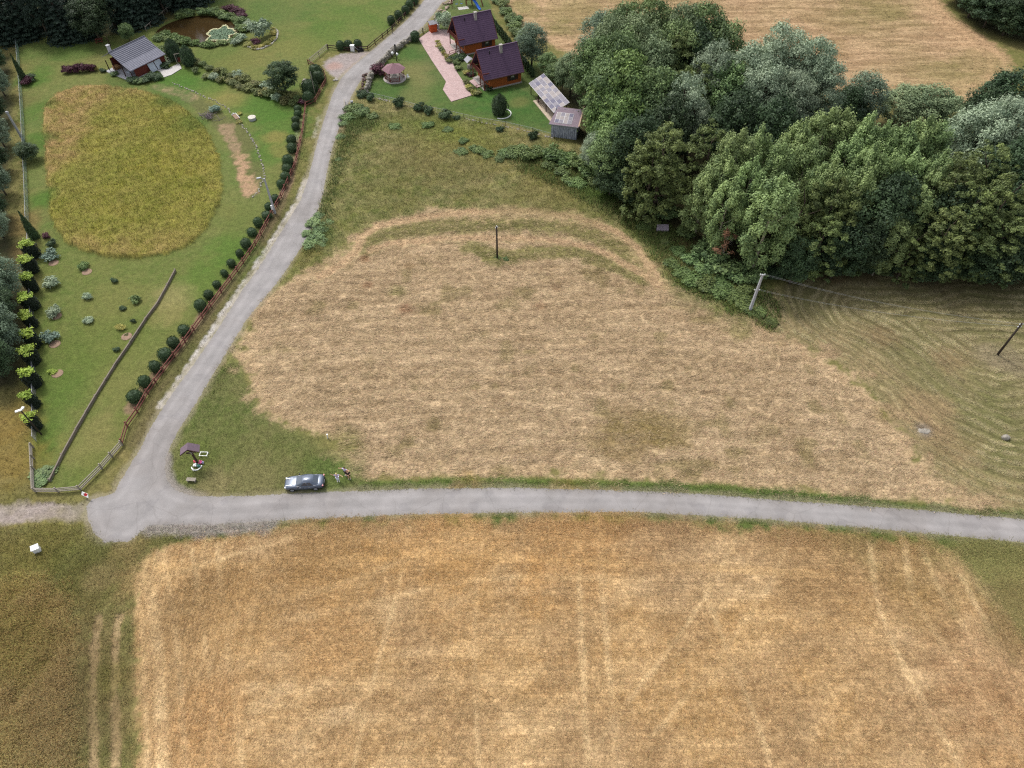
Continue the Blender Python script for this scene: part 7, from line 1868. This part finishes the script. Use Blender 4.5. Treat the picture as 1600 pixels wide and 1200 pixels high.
for px, py, k, r, h, lab in ORCH:
    where = {131: "at the upper middle of the small orchard", 80: "nearest the cypress in the small orchard", 83: "along the golden hedge", 86: "in the middle of the hedge side of the orchard", 81: "halfway down the golden hedge", 70: "in the lower corner of the garden fence", 65: "just above the lower corner of the garden fence"}.get(px, f"in the small orchard, {int(round((py - 400) / 10)) * 10 // 10 + 1} steps below the uncut oval") if False else None
    d = {(80, 404): "nearest the cypress", (83, 446): "second along the golden hedge", (131, 418): "below the uncut oval", (180, 440): "right of the yellow-green sapling", (86, 491): "third along the golden hedge", (138, 466): "in the middle of the orchard", (213, 471): "left of the log wall", (193, 483): "beside the round light green one", (139, 503): "below the thin grey-green one", (190, 514): "in the middle left of the log wall", (81, 531): "fourth along the golden hedge", (209, 503): "closest to the log wall", (183, 547): "lowest beside the log wall", (83, 582): "lowest along the golden hedge", (70, 742): "in the lower fenced corner", (65, 752): "at the very corner of the grey fence", (198, 524): "under the yellow-green low shrub"}[(px, py)]
    bush(k, *at(px, py), r * .8, h * .8, f"{lab} {d}", "sapling", "plant", "orchard plants")
for i, (px, py) in enumerate([(84, 411), (136, 425), (88, 494), (86, 538), (90, 584), (198, 526)]):
    x, y = at(px, py); mb = MB(); mb.lathe([(.8, -.02), (.75, .06), (.3, .1)], 14); o = mb.build("soil_ring", m_soil, None, loc=(x, y, .01)); tag(o, f"round patch of bare soil under an orchard sapling, {ordw(i + 1)} from the top", "soil patch", "soil patches of the orchard")
MOUNDS = [(306, 113), (317, 102), (325, 120), (336, 123), (327, 108), (341, 113), (352, 116), (362, 120), (346, 127), (360, 128), (376, 127), (386, 127), (397, 132), (367, 133), (377, 137), (389, 141), (415, 136), (424, 141), (434, 146), (401, 146), (412, 148), (419, 151), (432, 156), (445, 160), (459, 163), (445, 149), (455, 152), (466, 157), (406, 134), (372, 119), (310, 100)]
for i, (px, py) in enumerate(sorted(MOUNDS)):
    x, y = at(px, py + 1); k = ("mound_bush", "mound_bush", "olive_bush", "silver_bush")[R.integers(4)]
    bush(k, x, y, R.uniform(1.15, 1.45), R.uniform(1.2, 1.5), f"rounded flowering shrub in the double row across the lawn, {ordw(i + 1)} from the lodge end", "mound_shrub", "shrub", "rounded shrubs of the double row")
# pond planting
def ring_pts(n_, f0, f1, a0, a1):
    c = POLY['pond'].mean(0); q = POLY['pond'] - c
    for i in range(n_):
        a_ = a0 + (a1 - a0) * (i + R.random() * .6) / n_
        ang = np.arctan2(q[:, 1], q[:, 0]); j = np.argmin(np.abs((ang - a_ + math.pi) % (2 * math.pi) - math.pi))
        yield c + q[j] * R.uniform(f0, f1)
for i, p in enumerate(ring_pts(22, 1.04, 1.14, -2.5, -.2)): bush("reed_clump", p[0], p[1], R.uniform(.9, 1.4), R.uniform(.7, 1.7), f"light green reed clump on the near bank of the pond, {ordw(i + 1)} from the left", "reed_clump", "plant", "reeds on the near bank")
for i, p in enumerate(ring_pts(22, 1.05, 1.22, -.1, 2.4)): bush(("reed_clump", "bush", "green_shrub")[i % 3], p[0], p[1], R.uniform(1.1, 1.7), R.uniform(1.0, 1.7), f"green waterside plant on the far bank of the pond, {ordw(i + 1)} from the right", "waterside_plant", "plant", "plants on the far bank")
for i, (px, py) in enumerate([(358, 12), (366, 16), (374, 20), (380, 26), (386, 36), (390, 44), (378, 60), (370, 66)]): bush("purple_bush" if i < 4 else "silver_bush", *at(px, py + 3), 1.5, 1.4, f"{'dark purple' if i < 4 else 'grey'} shrub right of the pond, {ordw(i + 1)} from the top", "pond_shrub", "shrub", "shrubs right of the pond")
for i, (px, py) in enumerate([(258, 58), (265, 63), (278, 68), (248, 62)]): bush("bush", *at(px, py), 1.6, 1.4, f"leafy bush at the left end of the pond, {ordw(i + 1)} of four", "pond_bush", "bush", "bushes left of the pond")
bush("silver_bush", *at(411, 58), 3.0, 3.6, "big grey-green round bush in the edged flower bed right of the pond", "grey_bush", "bush")
bush("purple_bush", *at(400, 70), 1.2, 1.4, "round purple shrub in the edged flower bed", "purple_shrub", "shrub")
for i, (px, py, r) in enumerate([(387, 71, 1.2), (398, 76, 1.0), (408, 74, 1.0), (418, 70, 1.0), (426, 63, 1.2), (428, 54, 1.2), (426, 48, 1.0)]): bush("yellow_bush", *at(px, py), r, .8, f"yellow flowers along the curved bed edge, {ordw(i + 1)} from the left", "flower_clump", "flowers", "yellow flowers of the edged bed")
e = [at(388, 74), at(400, 78), at(412, 76), at(424, 70), at(433, 60), at(434, 50), at(428, 43)]
t = thing("bed_edging", "curved pale edging stones round the flower bed right of the pond", "edging", (*e[0], 0)); stones(t, Vector((*e[0], 0)), [Vector((*p, 0)) for p in e], .5, m_paleston, .8, .03)
x, y = at(345, 52)                                                  # water lilies
t = thing("water_lilies", "patch of grey-green water lilies with a pale rim floating on the pond", "water lilies", (x, y, -.17))
n_ = 900; a_ = R.uniform(0, 6.28, n_); q = R.random(n_) ** .5; rr_ = 1 + .14 * np.sin(a_ * 5) + .1 * np.sin(a_ * 8 + 1)
P_ = np.stack([np.cos(a_) * q * rr_ * 2.7, np.sin(a_) * q * rr_ * 3.3, R.uniform(.01, .12, n_)], 1); N_ = np.array([0, 0, 1.0]) + R.normal(0, .15, (n_, 3))
o = link("leaf_mass", leaf_mesh("leaf_mass", P_, N_, R.uniform(.12, .25, n_), np.clip(R.normal(.5, .2, n_), 0, 1), .9), LM['pad'], t); o["kind"] = "stuff"
n_ = 420; a_ = R.uniform(0, 6.28, n_); rr_ = (1 + .14 * np.sin(a_ * 5) + .1 * np.sin(a_ * 8 + 1)) * R.uniform(1.0, 1.14, n_)
P_ = np.stack([np.cos(a_) * rr_ * 2.75, np.sin(a_) * rr_ * 3.35, R.uniform(.01, .1, n_)], 1); N_ = np.array([0, 0, 1.0]) + R.normal(0, .15, (n_, 3))
o = link("pale_rim", leaf_mesh("pale_rim", P_, N_, R.uniform(.12, .24, n_), np.clip(R.normal(.5, .2, n_), 0, 1), .9), LM['padrim'], t); o["kind"] = "stuff"
# beds by the cottages and bushes along the lawn fence
for i, (px, py, k, r) in enumerate([(684, 68, "yellow_bush", .8), (686, 73, "yellow_bush", .9), (690, 79, "mound_bush", .9), (693, 85, "yellow_bush", .9), (698, 91, "yellow_bush", .9), (703, 97, "mound_bush", 1.1), (708, 94, "dark_bush", 1.1), (714, 100, "bush", 1.0), (718, 93, "dark_bush", 1.3), (724, 92, "green_shrub", 1.2), (716, 108, "mound_bush", 1.0), (729, 116, "yellow_bush", .9), (734, 119, "purple_bush", .8), (738, 117, "dark_bush", .9), (729, 131, "mound_bush", .9), (732, 137, "yellow_bush", .9), (736, 142, "mound_bush", 1.0), (741, 147, "yellow_bush", 1.0), (746, 148, "mound_bush", 1.0), (761, 138, "dark_bush", 1.0), (764, 141, "dark_bush", .9), (723, 88, "dark_bush", 1.0)]):
    bush(k, *at(px, py), r, r * .95, f"small shrub of the flower beds between the drive and the cottages, {ordw(i + 1)} from the top", "bed_shrub", "shrub", "flower bed shrubs by the drive")
for i, (px, py, r, h) in enumerate([(579, 158, 1.2, 1.8), (624, 168, 1.5, 2.2), (655, 174, 1.2, 1.7), (670, 177, 1.4, 2.0), (695, 185, 1.5, 2.2), (714, 187, .8, 1.1), (781, 206, .9, 1.4), (833, 218, 1.3, 1.9)]):
    bush("dark_bush", *at(px, py), r, h, f"dark green bush in the row below the cottage lawn fence, {ordw(i + 1)} from the left", "fence_bush", "bush", "dark bushes below the lawn fence")
x, y = at(781, 178); clipped("egg", x, y, (1.3, 1.3, 1.25), "dark egg-shaped conifer on the lawn beside the white ring", "egg_conifer", "shrub")
mb = MB()
for i in range(26):
    a_ = -1.9 + i * .145; mb.box((1.95 * math.cos(a_), 1.95 * math.sin(a_), .05), (.16, .30, .18), a_)
o = mb.build("white_ring", m_white, None, loc=(x + .3, y, 0)); tag(o, "curved white edging round the dark conifer on the lawn", "edging")
clipped("ball", *at(649, 64), 1.2, "clipped yellow-green ball at the driveway gate", "round_shrub", "shrub")
x, y = at(693, 46); t = bush("pale_bush" if "pale_bush" in BUSH else "silver_bush", x, y, 2.3, 4.0, "light green round bush between the farther cottage and the orange shelter", "light_bush", "bush")
bush("purple_bush", *at(590, 116), 2.0, 2.2, "dark purple-black shrub on the stone wall left of the gazebo", "dark_shrub", "shrub")
bush("dark_bush", *at(566, 152), 1.4, 1.6, "dark bush at the left corner of the cottage lawn", "dark_shrub", "shrub")
for i, (px, py) in enumerate([(803, 44), (808, 54), (815, 62), (798, 34), (790, 22), (786, 10), (806, 36), (822, 78), (780, 4)]): bush(("bush", "olive_bush")[i % 2], *at(px, py), 2.0, 1.6, f"weedy bush between the thuja row and the straw field, {ordw(i + 1)} of nine", "weedy_bush", "bush", "bushes behind the thuja row")
